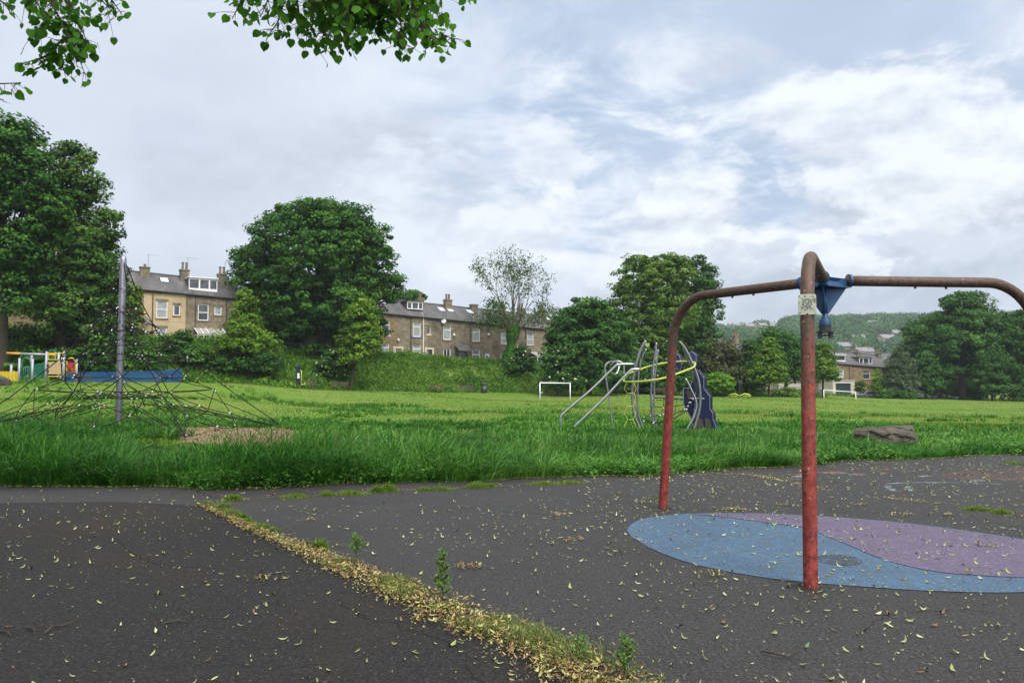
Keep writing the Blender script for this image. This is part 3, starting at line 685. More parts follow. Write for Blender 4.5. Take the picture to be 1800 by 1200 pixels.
# ------------------------------------------------------------------ litter on the tarmac
def flat_leaves(name, pos, ln, wd, mat, var, curl=.35, tilt=.25, kind='stuff'):
    n = len(pos); a = rng.uniform(0, 2 * np.pi, n); d = np.stack([np.cos(a), np.sin(a), rng.normal(0, tilt, n)], 1); d /= np.linalg.norm(d, axis=1)[:, None]
    up = np.stack([rng.normal(0, tilt, n), rng.normal(0, tilt, n), np.ones(n)], 1)
    s = np.cross(up, d); s /= np.linalg.norm(s, axis=1)[:, None]; up = np.cross(d, s)
    l = ln[:, None]; w2 = wd[:, None] / 2; cu = (rng.uniform(0, curl, n) * ln)[:, None]
    bend = (rng.uniform(-.25, .25, n) * ln)[:, None]
    V = np.zeros((n, 6, 3))
    V[:, 0] = pos - d * l / 2 + up * cu * .6
    V[:, 1] = pos - d * l * .18 + s * (w2 + bend * .3); V[:, 2] = pos + d * l * .2 + s * (w2 * .9 + bend * .3)
    V[:, 3] = pos + d * l / 2 + up * cu
    V[:, 4] = pos + d * l * .2 - s * (w2 * .9 - bend * .3); V[:, 5] = pos - d * l * .18 - s * (w2 - bend * .3)
    V[:, :, 2] = np.maximum(V[:, :, 2], pos[:, None, 2] - .002)
    b = np.arange(n)[:, None] * 6
    Fs = np.concatenate([b + np.array([[0, 5, 4, 1]]), b + np.array([[1, 4, 3, 2]])])
    return tag(npobj(name, V.reshape(-1, 3), Fs, mat, attr=np.concatenate([var, var])), kind=kind)
def litter_mat():
    m = newmat('fallen_leaf'); at = N('ShaderNodeAttribute'); at.attribute_name = 'var'
    c = CR(at.outputs['Fac'], (0, (.09, .045, .02)), (.14, (.20, .11, .04)), (.25, (.17, .21, .06)), (.6, (.29, .33, .12)), (.85, (.42, .42, .23)), (1.0, (.08, .16, .04)))
    finish(PBSDF(c, .6, 0, .4)); return m
MAT['litter'] = litter_mat()
m = newmat('drift_leaf'); at = N('ShaderNodeAttribute'); at.attribute_name = 'var'
finish(PBSDF(CR(at.outputs['Fac'], (0, (.045, .022, .012)), (.28, (.13, .07, .032)), (.5, (.24, .155, .06)), (.7, (.32, .25, .075)), (.88, (.28, .31, .08)), (1.0, (.44, .40, .22))), .65, 0, .35)); MAT['drift'] = m
n_ = 90000
x = rng.uniform(-14, 20, n_); y = rng.uniform(2.2, 20, n_)
s1x = np.interp(y, [p.y for p in S1][::-1], [p.x for p in S1][::-1])
rt = x > s1x
dens = np.where(rt, .38 + .20 * np.clip(vnoise(x, y, .9, 2), -1, 1) + .14 * vnoise(x, y, 2.2, 5), .26)
dens = np.where(rt & (x > 1), dens * 1.35, dens * np.where(rt, .75, 1)) * np.where((y > 11) & (x < 2), .45, 1)
k = (rng.uniform(size=n_) < dens) & (y < edgeY(x) - .05); x, y = x[k], y[k]
print('litter', len(x))
big = rng.uniform(size=len(x))
ln = np.where(big < .72, rng.uniform(.010, .030, len(x)), rng.uniform(.032, .074, len(x)))
flat_leaves('fallen_leaves', np.stack([x, y, np.full(len(x), .013)], 1), ln, ln * rng.uniform(.16, .44, len(x)), MAT['litter'], np.clip(rng.beta(2.0, 2.0, len(x)) * .85 + .08 - .5 * (rng.uniform(size=len(x)) < .16) + .6 * (rng.uniform(size=len(x)) < .05), 0, 1), curl=.55, tilt=.32)
# dried clumps of bracts blown together
cl_ = [G0(*q) for q in ((1138, 884), (1086, 868), (1280, 896), (1297, 897), (1388, 889), (1510, 888), (545, 915), (1010, 950), (980, 905), (830, 1000), (1660, 905), (1730, 960), (1260, 1010), (820, 996), (1580, 905), (470, 1020), (740, 1090))]
cp_ = np.concatenate([np.array([[q.x, q.y, .014]]) + np.stack([rng.normal(0, .07, 34), rng.normal(0, .05, 34), np.abs(rng.normal(0, .010, 34))], 1) for q in cl_])
ln = rng.uniform(.02, .06, len(cp_)); flat_leaves('dried_bract_clumps', cp_, ln, ln * .25, MAT['drift'], rng.uniform(0, 1, len(cp_)), tilt=.6, curl=.6)
# drift of litter and moss along the seams
def along(pts, n, wfun, beta=1.0):
    seg = [(pts[i + 1] - pts[i]).length for i in range(len(pts) - 1)]; tot = sum(seg); cum = np.cumsum([0] + seg)
    t = rng.uniform(0, tot, n); i = np.clip(np.searchsorted(cum, t) - 1, 0, len(seg) - 1); f = (t - cum[i]) / np.array(seg)[i]
    A = np.array([list(p) for p in pts]); p = A[i] + (A[i + 1] - A[i]) * f[:, None]
    d = A[i + 1] - A[i]; d /= np.linalg.norm(d, axis=1)[:, None]; nn = np.stack([-d[:, 1], d[:, 0], np.zeros(n)], 1)
    return p + nn * (rng.normal(0, 1, n) * wfun(p, t))[:, None], t
def w1(p, t): return np.interp(p[:, 1], [2, 4.2, 5.5, 7.3, 9, 11], [.18, .155, .125, .09, .055, .03])
S1r = [Vector((np.interp(t_, [2, 4.4, 6, 9, 11], [-.02, -.02, .0, .0, 0]) + p.x, p.y, 0)) for p in S1 for t_ in (p.y,)]
p, t = along(S1r, 46000, w1); mound = .034 * np.clip(1 - np.abs(rng.normal(0, .6, len(p))), 0, 1)
kk = rng.uniform(size=len(p)) < np.interp(p[:, 1], [2, 8, 11.2], [1, .75, .3]) * (.75 + .25 * vnoise(p[:, 0], p[:, 1], 3)); p = p[kk]; mound = mound[kk]
p[:, 2] = .012 + mound; ln = rng.uniform(.012, .044, len(p)) * np.where(rng.uniform(size=len(p)) < .1, 1.7, 1)
flat_leaves('leaf_drift', p, ln, ln * rng.uniform(.12, .42, len(p)), MAT['drift'], rng.uniform(0, 1, len(p)), tilt=.5)
p, t = along(S1r, 52000, lambda p, t: w1(p, t) * .75)
g = vnoise(p[:, 0], p[:, 1], 4.6, 3) + .6 * vnoise(p[:, 0], p[:, 1], 11, 1); kk = (g > -.05); p, g = p[kk], g[kk]; p[:, 0] += .07
MAT['seamgrass'] = foliage('seam_grass', (.045, .07, .015), (.09, .14, .03), (.20, .21, .075), pscale=2)
blades('seam_grass', p, .045 + .075 * np.clip(g, 0, 1) * rng.uniform(.4, 1.3, len(p)), np.full(len(p), .0045), MAT['seamgrass'], rng.uniform(.2, 1, len(p)), lean=1.1, wind=(0, 0))
S2 = [G0(*q) for q in ((352, 886), (410, 879), (520, 873), (600, 870), (680, 863), (760, 861), (850, 856), (1000, 850), (1150, 842), (1220, 835), (1300, 833))]
S3 = [G0(*q) for q in ((1300, 833), (1350, 840), (1400, 851), (1450, 861), (1520, 872), (1600, 880), (1680, 889), (1760, 900), (1850, 914), (1990, 938))]
for Sx, nn_, ww_ in ((S2, 1500, .05), (S3, 3000, .07)):
    p, t = along(Sx, nn_, lambda p, t: np.full(len(p), ww_)); p[:, 2] = .014
    kk = rng.uniform(size=len(p)) < .40 + .8 * vnoise(p[:, 0], p[:, 1], 3.2); p = p[kk]
    ln = rng.uniform(.012, .04, len(p)); flat_leaves('leaf_drift', p, ln, ln * .4, MAT['drift'], np.clip(rng.beta(2.0, 1.6, len(p)), 0, .93), tilt=.4)
tp = [(410, 879, .16, .09), (520, 874, .24, .06), (575, 871, .14, .08), (615, 869, .26, .07), (662, 865, .12, .12), (682, 863, .16, .13), (745, 862, .14, .06), (775, 861, .22, .06), (838, 857, .20, .10), (862, 856, .12, .07), (955, 851, .3, .05), (1000, 849, .25, .05),
      (356, 888, .12, .06), (392, 899, .10, .15), (425, 915, .10, .10), (436, 920, .10, .07), (462, 932, .18, .07), (560, 966, .10, .12), (1160, 877, .10, .04), (1720, 896, .22, .05), (1760, 902, .14, .06), (1783, 816, .25, .06)]
Ps = []; Hs = []
for a_, b_, r_, h_ in tp:
    c = G0(a_, b_); k = int(2600 * r_)
    q = rng.normal(0, 1, (k, 2)) * np.array([r_, r_ * .45]) * .55
    Ps.append(np.stack([c.x + q[:, 0], c.y + q[:, 1], np.zeros(k)], 1)); Hs.append(h_ * rng.uniform(.6, 1.5, k) * np.exp(-(q ** 2).sum(1) / (r_ ** 2)))
Ps = np.concatenate(Ps); Hs = np.concatenate(Hs)
blades('grass_in_tarmac_crack', Ps, Hs, np.full(len(Ps), .006), MAT['fieldgrass'], rng.uniform(0, .8, len(Ps)), lean=.9, wind=(.15, 0))
# brown fringe where the verge meets the tarmac
x = rng.uniform(-14, 24, 9000); y = edgeY(x) - np.abs(rng.normal(0, .10, 9000)) + .05 + .05 * vnoise(x, x, 2.1)
ln = rng.uniform(.012, .05, 9000); kk = rng.uniform(size=9000) < .55 + .45 * vnoise(x, x * .3, 1.3)
flat_leaves('verge_edge_litter', np.stack([x, y, np.full(9000, .015)], 1)[kk], ln[kk], ln[kk] * .4, MAT['litter'], np.clip(rng.beta(1.0, 2.6, 9000), 0, .9)[kk], tilt=.4)
# loose bark on the chip bed
x = rng.uniform(-19, -6, 40000); y = rng.uniform(17.5, 31, 40000); k = pit_mask(x, y); x, y = x[k], y[k]
MAT['chipleaf'] = simple('bark_chip', (.34, .25, .155), (.12, .075, .042), 25, .85)
ln = rng.uniform(.03, .09, len(x)); flat_leaves('bark_chips', np.stack([x, y, zf(x, y) + .05], 1), ln, ln * .45, MAT['chipleaf'], rng.uniform(size=len(x)), tilt=.5)
# twigs
for i, (pts_, lab) in enumerate((([(0, 1112), (14, 1117), (20, 1122)], 'short dark twig beside the bottom corner of the dark tarmac'),
                                 ([(46, 1106), (58, 1110), (62, 1118)], 'stubby forked twig lying on the dark tarmac'),
                                 ([(78, 1117), (92, 1107), (108, 1103), (130, 1098)], 'long branching twig lying on the dark tarmac'),
                                 ([(288, 1098), (310, 1096), (333, 1096)], 'straight thin black twig among leaves on the dark tarmac'),
                                 ([(1338, 1148), (1362, 1156), (1385, 1158), (1400, 1158)], 'dark bent twig lying on grey tarmac in front of the near frame leg'))):
    mb = MB(); q = [G0(*a) + Vector((0, 0, .014 + .012 * (j % 2))) for j, a in enumerate(pts_)]
    mb.tube(q, [.006] * (len(q) - 1) + [.002], 5)
    m_ = q[len(q) // 2]; mb.tube([m_, m_ + (q[-1] - q[0]) * .3 + Vector((.02, .06, .015))], [.004, .002], 5)
    tag(obj('twig', mb, MAT['bark'], loc=q[0]), lab, 'twig', 'twigs fallen on the tarmac')
# small weeds growing in the drift
def weed(px, py, h, lab, n=260, rr=.07, bare=.25):
    b = G0(px, py); t = thing('weed', lab, 'weed', b, 'weeds growing along the tarmac seam')
    mb = MB(); V = []; Dv = []
    top = b + Vector((rnd.uniform(-.03, .03), rnd.uniform(-.03, .03), h)); mid = b.lerp(top, .5) + Vector((rnd.uniform(-.015, .015), 0, 0))
    mb.tube([b, mid, top], [.0045, .0035, .001], 5)
    nb = 15
    for k in range(nb):
        f = bare + (1 - bare) * k / nb; st = b.lerp(mid, f * 2) if f < .5 else mid.lerp(top, f * 2 - 1); a = k * 2.4 + rnd.uniform(-.5, .5)
        ln = rr * (1.15 - f * .75) * rnd.uniform(.7, 1.35); d = Vector((math.cos(a), math.sin(a), rnd.uniform(.5, 1.3))).normalized(); en = st + d * ln * 1.5
        mb.tube([st, en], [.002, .0008], 4)
        for j in range(max(4, n // nb)):
            g = rnd.uniform(.12, 1.05); q = st.lerp(en, g); V.append((q.x, q.y, q.z)); w_ = Vector((rnd.gauss(0, 1), rnd.gauss(0, 1), rnd.gauss(.2, .6))).normalized(); w_ = (w_ + d * .6).normalized(); Dv.append((w_.x, w_.y, w_.z))
    obj('stem', mb, MAT['ivy'], t)
    V = np.array(V); d = np.array(Dv); n = len(V); l = rng.uniform(.012, .034, n) * (h / .3) ** .5
    s = np.cross(d, rng.normal(0, 1, (n, 3))); s /= np.linalg.norm(s, axis=1)[:, None]
    Q = np.stack([V, V + d * l[:, None] * .5 + s * .0038, V + d * l[:, None], V + d * l[:, None] * .5 - s * .0038], 1)
    npobj('leaves', Q.reshape(-1, 3), np.arange(n)[:, None] * 4 + np.array([[0, 1, 2, 3]]), MAT['elderweed'], parent=t, attr=rng.uniform(0, 1, n))
MAT['elderweed'] = foliage('weed_leaves', (.05, .11, .02), (.11, .20, .05), (.19, .28, .10), pscale=3)
weed(628, 994, .25, 'small bushy weed on a bare stem, farthest weed in the leaf drift', 900, .085, .42)
weed(778, 1058, .36, 'tall upright weed, tallest in the leaf drift', 1500, .062, .16)
weed(1019, 1170, .17, 'thin short weed behind the nearest weed in the leaf drift', 350, .05, .1)
weed(1096, 1195, .22, 'dense dark green weed nearest the viewer at the end of the leaf drift', 1000, .06, .12)
# ------------------------------------------------------------------ trees
def leaf_quads(C, Nn, size, elong=1.5, droop=0.0):
    n = len(C); rv = rng.normal(0, 1, (n, 3)); Nn = Nn / (np.linalg.norm(Nn, axis=1)[:, None] + 1e-9)
    d = np.cross(Nn, rv); d[:, 2] -= droop; d /= np.linalg.norm(d, axis=1)[:, None] + 1e-9
    s = np.cross(Nn, d); s /= np.linalg.norm(s, axis=1)[:, None] + 1e-9
    l = (size * elong / 2)[:, None]; w2 = (size / 2)[:, None]; b = Nn * (size * .18)[:, None]
    V = np.stack([C - d * l, C + s * w2 + b + d * l * .15, C + d * l, C - s * w2 + b + d * l * .15], 1)
    return V.reshape(-1, 3), np.arange(n)[:, None] * 4 + np.array([[0, 1, 2, 3]])
def crown_points(lobes, n, cr, fill=.3, gap=0.0, flat=.55):
    """lobes: (centre, rx, ry, rz); n leaves gathered in clumps of radius cr"""
    area = np.array([l[1] * l[3] + l[2] * l[3] + l[1] * l[2] for l in lobes]); area /= area.sum()
    pts = []; nrm = []; var = []; cen = []
    ncl = max(8, int(sum((l[1] * l[3] + l[2] * l[3] + l[1] * l[2]) for l in lobes) * 4.2 / (cr * cr * 1.6) * (1 - gap)))
    per = max(6, int(n / ncl)); 
    for c in range(ncl):
        l = lobes[rng.choice(len(lobes), p=area)]
        v = rng.normal(0, 1, 3); v /= np.linalg.norm(v)
        if v[2] < -.75: v[2] *= -1
        rad = rng.uniform(.76, 1.17) if rng.uniform() > fill else rng.uniform(.35, .85)
        c0 = np.array(l[0]) + v * np.array([l[1], l[2], l[3]]) * rad
        k = rng.poisson(per) + 1; r_ = cr * rng.uniform(.55, 1.6)
        q = rng.normal(0, 1, (k, 3)); q /= np.linalg.norm(q, axis=1)[:, None]
        q *= (rng.uniform(.25, 1, k) ** .5)[:, None] * r_; q[:, 2] *= flat
        pts.append(c0 + q); nrm.append(v * .35 + q / r_ * .6 + rng.normal(0, .42, (k, 3)) + np.array([0, 0, .60]))
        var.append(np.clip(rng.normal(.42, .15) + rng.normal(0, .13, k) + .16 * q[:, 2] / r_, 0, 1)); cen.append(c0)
    return np.concatenate(pts), np.concatenate(nrm), np.concatenate(var), np.array(cen)
def limbs(mb, base, top, r, cen, nl, seg=6):
    base, top = Vector(base), Vector(top); m_ = base.lerp(top, .5) + Vector((rnd.uniform(-.1, .1), rnd.uniform(-.1, .1), 0)) * r * 3
    mb.tube([base - Vector((0, 0, .3)), base + Vector((0, 0, r)), m_, top], [r * 1.5, r * 1.08, r * .85, r * .55], 9)
    idx = rng.choice(len(cen), min(nl, len(cen)), replace=False)
    for i in idx:
        c = Vector(cen[i]); f = rnd.uniform(.35, 1.0); st = base.lerp(top, f)
        if c.z < st.z: st = base.lerp(top, max(.3, f - .4))
        mid = st.lerp(c, .5) + Vector((0, 0, (c - st).length * .10)); rr = r * rnd.uniform(.16, .34)
        mb.tube([st, st.lerp(mid, .5) + Vector((rnd.uniform(-.2, .2), rnd.uniform(-.2, .2), 0)), mid, c], [rr, rr * .8, rr * .55, rr * .15], seg, cap=False)
def tree(name, label, basepx, D, lobespx, n, size, mat, tr=.25, trunk_top=None, cr=.9, cat='tree', group='trees round the playing field', fill=.3, gap=0., nl=22, bark='bark', elong=1.5, depth=1.0, basez=None, droop=0., flowers=0, parts=('trunk', 'crown')):
    bx = (basepx[0] - 900) / F * D; bz = zg(bx, D) if basez is None else basez; base = Vector((bx, D, bz))
    lobes = []
    for l in lobespx:
        a, b, ra, rb = l[:4]; dd = l[4] if len(l) > 4 else 0
        c = P(a, b, D + dd); lobes.append(((c.x, c.y, c.z), ra * D / F, ra * D / F * depth, rb * D / F))
    t = thing(name, label, cat, base, group)
    pts, nr, var, cen = crown_points(lobes, n, cr, fill, gap)
    ok = pts[:, 2] > bz + .15; pts, nr, var = pts[ok], nr[ok], var[ok]
    sz = size * rng.uniform(.65, 1.3, len(pts))
    V, Fc = leaf_quads(pts, nr, sz, elong, droop)
    big = max(lobes, key=lambda l: l[1] * l[3]); tt = Vector(big[0]) + Vector((0, 0, big[3] * .25)) if trunk_top is None else P(trunk_top[0], trunk_top[1], D)
    mb = MB(); limbs(mb, base, tt, tr, cen, nl)
    obj(parts[0], mb, MAT[bark], t, smooth=True)
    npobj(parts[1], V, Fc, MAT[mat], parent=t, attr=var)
    if flowers:
        k = rng.choice(len(pts), flowers); q = pts[k] - np.array([0, .12, 0]) + rng.normal(0, .04, (flowers, 3))
        V, Fc = leaf_quads(np.repeat(q, 3, 0) + rng.normal(0, .05, (flowers * 3, 3)), np.array([[0, -.6, .8]]) + rng.normal(0, .3, (flowers * 3, 3)), rng.uniform(.12, .22, flowers * 3), 1.1)
        npobj('blossom', V, Fc, MAT['flower'], parent=t)
    return t
T = tree
T('sycamore_tree', 'tall sycamore cut off by the photo edge, its thick trunk behind the playground', (2, 640), 68,
  [(-20, 290, 85, 85), (35, 330, 62, 75), (-40, 400, 110, 90), (20, 460, 62, 55), (20, 255, 50, 45), (75, 380, 40, 70), (40, 520, 45, 34), (-110, 480, 80, 70)], 60000, .23, 'syc', .55, (5, 360), cr=.85, nl=40, fill=.3, gap=.15)
T('maple_tree', 'tall dark tree with a ragged slanting side, second large tree behind the playground', (105, 620), 72,
  [(130, 320, 42, 62), (140, 400, 58, 80), (110, 470, 75, 85), (165, 480, 46, 70), (130, 560, 80, 50), (75, 500, 50, 70), (182, 540, 26, 50)], 62000, .21, 'mapleleaf', .45, (112, 420), cr=.75, nl=40, fill=.3, gap=.12)
T('sycamore_tree', 'big round sycamore standing alone on the bank in front of the terrace', (566, 640), 97,
  [(555, 455, 108, 88), (520, 420, 70, 52), (600, 410, 68, 48), (470, 480, 55, 52), (440, 460, 28, 20), (640, 490, 58, 60), (560, 545, 100, 62), (500, 570, 52, 52), (625, 570, 52, 42), (560, 390, 52, 34), (660, 430, 30, 36), (676, 510, 24, 26)], 110000, .25, 'syc', .55, (562, 470), cr=.85, nl=60, fill=.28, gap=.25)
T('young_lime_tree', 'young yellow-green tree in front of the brown stone house with the conservatory', (432, 655), 84,
  [(432, 560, 24, 38), (430, 590, 40, 24), (420, 610, 42, 16), (455, 605, 30, 20), (432, 530, 13, 20)], 15000, .20, 'limefar', .12, (432, 545), cr=.6, nl=18, fill=.35)
T('young_lime_tree', 'young upright tree with a bare slim trunk beside the round sycamore', (617, 686), 88,
  [(632, 570, 24, 38), (632, 600, 32, 30), (625, 625, 26, 14), (634, 540, 14, 18), (655, 600, 14, 22)], 15000, .20, 'limefar', .14, (632, 560), cr=.6, nl=18, fill=.35)
T('dark_tree', 'small dark tree between the net climber pole and the cream house', (215, 600), 78,
  [(222, 560, 22, 40), (200, 590, 30, 30), (228, 530, 12, 25)], 9000, .22, 'limefar', .15, cr=.7, nl=12)
T('garden_bush', 'leafy bush under the windows of the cream rendered house', (320, 650), 82,
  [(312, 618, 24, 24), (338, 632, 26, 18), (300, 640, 30, 20), (322, 598, 10, 14)], 9000, .20, 'elder', .08, cr=.55, cat='bush', nl=8)
T('garden_bush', 'low dark bush on the bank to the side of the yellow-green exercise post', (405, 650), 84,
  [(400, 642, 34, 16), (430, 640, 34, 14), (465, 640, 30, 16)], 8000, .20, 'elder', .08, cr=.55, cat='bush', nl=8)
T('elder_bush', 'elder bush in white blossom under the round sycamore', (582, 680), 90,
  [(575, 660, 27, 26), (590, 640, 30, 22), (560, 672, 18, 14)], 7000, .20, 'elder', .08, cr=.5, cat='bush', nl=8, flowers=170)
T('dark_bush', 'dark shrub at the foot of the round sycamore trunk', (530, 650), 94,
  [(520, 640, 34, 22), (600, 630, 40, 18), (560, 630, 40, 22)], 8000, .22, 'syc', .08, cr=.6, cat='bush', nl=8)
T('elder_bush', 'elder bush with a few white flowers beside the ivy covered trunk', (918, 645), 107,
  [(917, 632, 17, 22), (905, 645, 16, 12), (928, 645, 14, 14)], 5000, .20, 'elder', .08, cr=.5, cat='bush', nl=8, flowers=60)
T('elder_bush', 'large flowering elder at the foot of the dense dark tree', (980, 690), 94,
  [(985, 650, 28, 34), (972, 675, 22, 16), (1000, 672, 24, 18), (968, 630, 14, 18)], 9000, .20, 'elder', .10, cr=.6, cat='bush', nl=8, flowers=120)
T('dense_tree', 'dense dark broad tree between the ash and the tall pale green tree', (1035, 690), 98,
  [(1030, 600, 62, 58), (1035, 555, 38, 28), (1000, 590, 38, 40), (1070, 600, 40, 48), (1040, 650, 72, 34), (1085, 640, 30, 30)], 60000, .23, 'elder', .30, cr=.7, nl=20, fill=.25, gap=.1)
T('tall_ash_tree', 'tall airy pale green tree behind the climbing frame', (1150, 690), 112,
  [(1120, 490, 42, 38), (1165, 495, 48, 44), (1110, 540, 36, 44), (1160, 560, 58, 48), (1130, 610, 60, 40), (1180, 480, 26, 26)], 46000, .25, 'ash', .35, (1140, 520), cr=.8, nl=46, fill=.3, gap=.25)
T('tall_dark_tree', 'tall darker tree with thin outer sprays just behind the leaning red leg', (1205, 690), 122,
  [(1218, 490, 40, 36), (1232, 540, 34, 44), (1215, 600, 48, 50), (1195, 640, 50, 40), (1250, 520, 14, 34), (1190, 560, 50, 50)], 40000, .25, 'elder', .35, (1215, 520), cr=.75, nl=46, fill=.3, gap=.25)
T('understory_bush', 'dark undergrowth in the gap behind the posts of the climbing frame', (1128, 690), 108,
  [(1120, 660, 44, 34), (1165, 665, 40, 30), (1195, 672, 30, 24)], 12000, .25, 'elder', .08, cr=.6, cat='bush', nl=5, group='bushes beyond the field')
T('understory_bush', 'dark undergrowth bush filling the gap left of the largest sycamore trunk', (1655, 702), 170,
  [(1650, 665, 50, 34), (1720, 665, 50, 36)], 11000, .36, 'elder', .08, cr=.9, cat='bush', nl=5, group='bushes beyond the field')
T('olive_tree', 'round olive brown tree above the clipped bright hedge', (1258, 690), 118,
  [(1270, 640, 30, 40), (1245, 655, 24, 30), (1280, 655, 26, 30)], 13000, .22, 'olive', .2, cr=.6, nl=10, fill=.2)
T('conifer_like_tree', 'dark blue-green tree between the olive tree and the young yellow-green tree', (1312, 690), 119,
  [(1312, 650, 28, 36), (1318, 622, 18, 22), (1300, 665, 30, 24), (1330, 662, 22, 30)], 15000, .22, 'syc', .2, cr=.6, nl=10, fill=.2)
T('broad_dark_tree', 'broad dull green tree behind the young yellow-green tree', (1380, 690), 128,
  [(1360, 610, 34, 30), (1385, 635, 44, 42), (1410, 640, 30, 34), (1345, 630, 26, 30)], 19000, .25, 'syc', .3, cr=.75, nl=12, fill=.2)
T('young_maple_tree', 'young yellow-green tree on a thin trunk near the second exercise post', (1350, 698), 113,
  [(1353, 640, 22, 30), (1350, 660, 32, 18), (1356, 615, 12, 18), (1368, 655, 16, 18)], 12000, .22, 'limefar', .13, (1354, 625), cr=.55, nl=14, fill=.3)
T('young_maple_tree', 'young green tree partly behind the nearest red leg', (1445, 690), 132,
  [(1448, 635, 17, 28), (1450, 655, 22, 20), (1440, 645, 18, 26), (1448, 615, 10, 14)], 11000, .23, 'limefar', .15, (1447, 620), cr=.6, nl=12, fill=.3)
T('clipped_hedge', 'bright green domed hedge, brightest foliage beyond the field', (1262, 690), 112,
  [(1263, 672, 24, 15), (1250, 674, 14, 12), (1277, 676, 12, 11)], 14000, .17, 'bright', .05, cr=.30, cat='hedge', nl=4, fill=.05, group='bushes beyond the field')
T('low_bush', 'low pale bush in the rough grass beside the young maple', (1385, 700), 117,
  [(1385, 690, 20, 7), (1400, 692, 16, 6), (1370, 693, 14, 6)], 3500, .20, 'ash', .05, cr=.4, cat='bush', nl=4, group='bushes beyond the field')
T('garage_bush', 'small round light bush at the corner of the white garage', (1511, 688), 143,
  [(1511, 680, 6, 9)], 1400, .20, 'ash', .05, cr=.4, cat='bush', nl=3, group='bushes beyond the field')
T('sapling', 'spindly sapling in front of the far brick house', (1541, 690), 140,
  [(1541, 670, 8, 18), (1538, 680, 7, 10)], 1500, .2, 'limefar', .06, cr=.45, nl=5, gap=.2)
T('willow_tree', 'grey-green feathery willow at the corner of the far brick house', (1582, 698), 142,
  [(1582, 655, 20, 38), (1572, 670, 22, 28), (1595, 665, 16, 34), (1580, 690, 26, 12)], 16000, .20, 'willow', .2, cr=.7, nl=14, fill=.3, elong=2.6, droop=.9)
T('maple_tree', 'middle sized green tree right of the willow', (1626, 700), 144,
  [(1626, 655, 22, 34), (1622, 675, 30, 20), (1630, 635, 12, 16)], 14000, .23, 'elder', .2, cr=.7, nl=14, fill=.3)
T('large_sycamore_tree', 'largest dark sycamore beyond the field, wide layered crown', (1690, 702), 150,
  [(1690, 560, 48, 44), (1650, 590, 50, 34), (1725, 580, 44, 40), (1680, 630, 82, 48), (1620, 600, 26, 22), (1740, 640, 44, 54), (1690, 530, 24, 16)], 76000, .30, 'elder', .6, (1690, 570), cr=1.15, nl=36, fill=.28, gap=.1)
T('small_maple_tree', 'pale layered young tree in front of the largest dark sycamore', (1742, 706), 140,
  [(1742, 655, 22, 34), (1740, 675, 32, 18), (1745, 630, 12, 16)], 13000, .23, 'elder', .15, cr=.7, nl=14, fill=.3)
T('dark_tree', 'dark tree closing the field at the photo edge, behind the far red leg', (1790, 712), 146,
  [(1785, 600, 34, 48), (1800, 640, 44, 60), (1830, 600, 50, 60), (1860, 650, 60, 50)], 30000, .30, 'syc', .4, cr=1.1, nl=18, fill=.25)
T('dark_hedge_shrub', 'dark rounded shrub at the foot of the edge tree', (1796, 714), 138,
  [(1792, 695, 16, 16), (1812, 690, 20, 24)], 5000, .24, 'elder', .1, cr=.6, cat='bush', nl=6, group='bushes beyond the field')
for lab, bp, D, lb, nn in (('low bush in the rough grass under the willow', (1565, 702), 138, [(1565, 694, 18, 9), (1590, 697, 14, 7)], 4000),
                           ('low bush between the bin and the willow', (1553, 700), 137, [(1552, 694, 8, 7)], 1500),
                           ('dark undergrowth bush behind the parked cars', (1690, 705), 158, [(1680, 688, 40, 14), (1730, 690, 40, 16), (1640, 680, 20, 12)], 8000)):
    T('low_bush', lab, bp, D, lb, nn, .24, 'elder', .06, cr=.5, cat='bush', nl=4, group='bushes beyond the field')
for lab, bp, lb in (('dark treetop showing over the terrace ridge beside the round sycamore', (705, 600), [(705, 525, 30, 9), (680, 520, 20, 12)]),
                    ('small treetop just above the dormer of the terrace', (728, 600), [(728, 522, 10, 6), (738, 526, 8, 5)])):
    T('treetop', lab, bp, 128, lb, 3500, .3, 'syc', .3, cr=.8, nl=8, basez=6, group='trees behind the terrace')
# hedge across the gardens behind the first two trees
T('garden_hedge', 'clipped dark hedge along the top of the bank behind the playground', (75, 600), 76,
  [(20, 590, 30, 9, 0), (60, 590, 30, 9, 0), (105, 594, 34, 10, 1.5), (150, 600, 30, 10, 3)], 16000, .17, 'elder', .05, cr=.35, cat='hedge', nl=4, depth=.5, fill=.1)
T('undergrowth_bush', 'black-green scrub on the shaded bank behind the blue fence', (150, 660), 69,
  [(60, 640, 60, 22), (150, 640, 60, 24), (230, 640, 50, 24), (200, 610, 40, 20)], 20000, .2, 'syc', .06, cr=.6, cat='bush', nl=6, depth=.6)
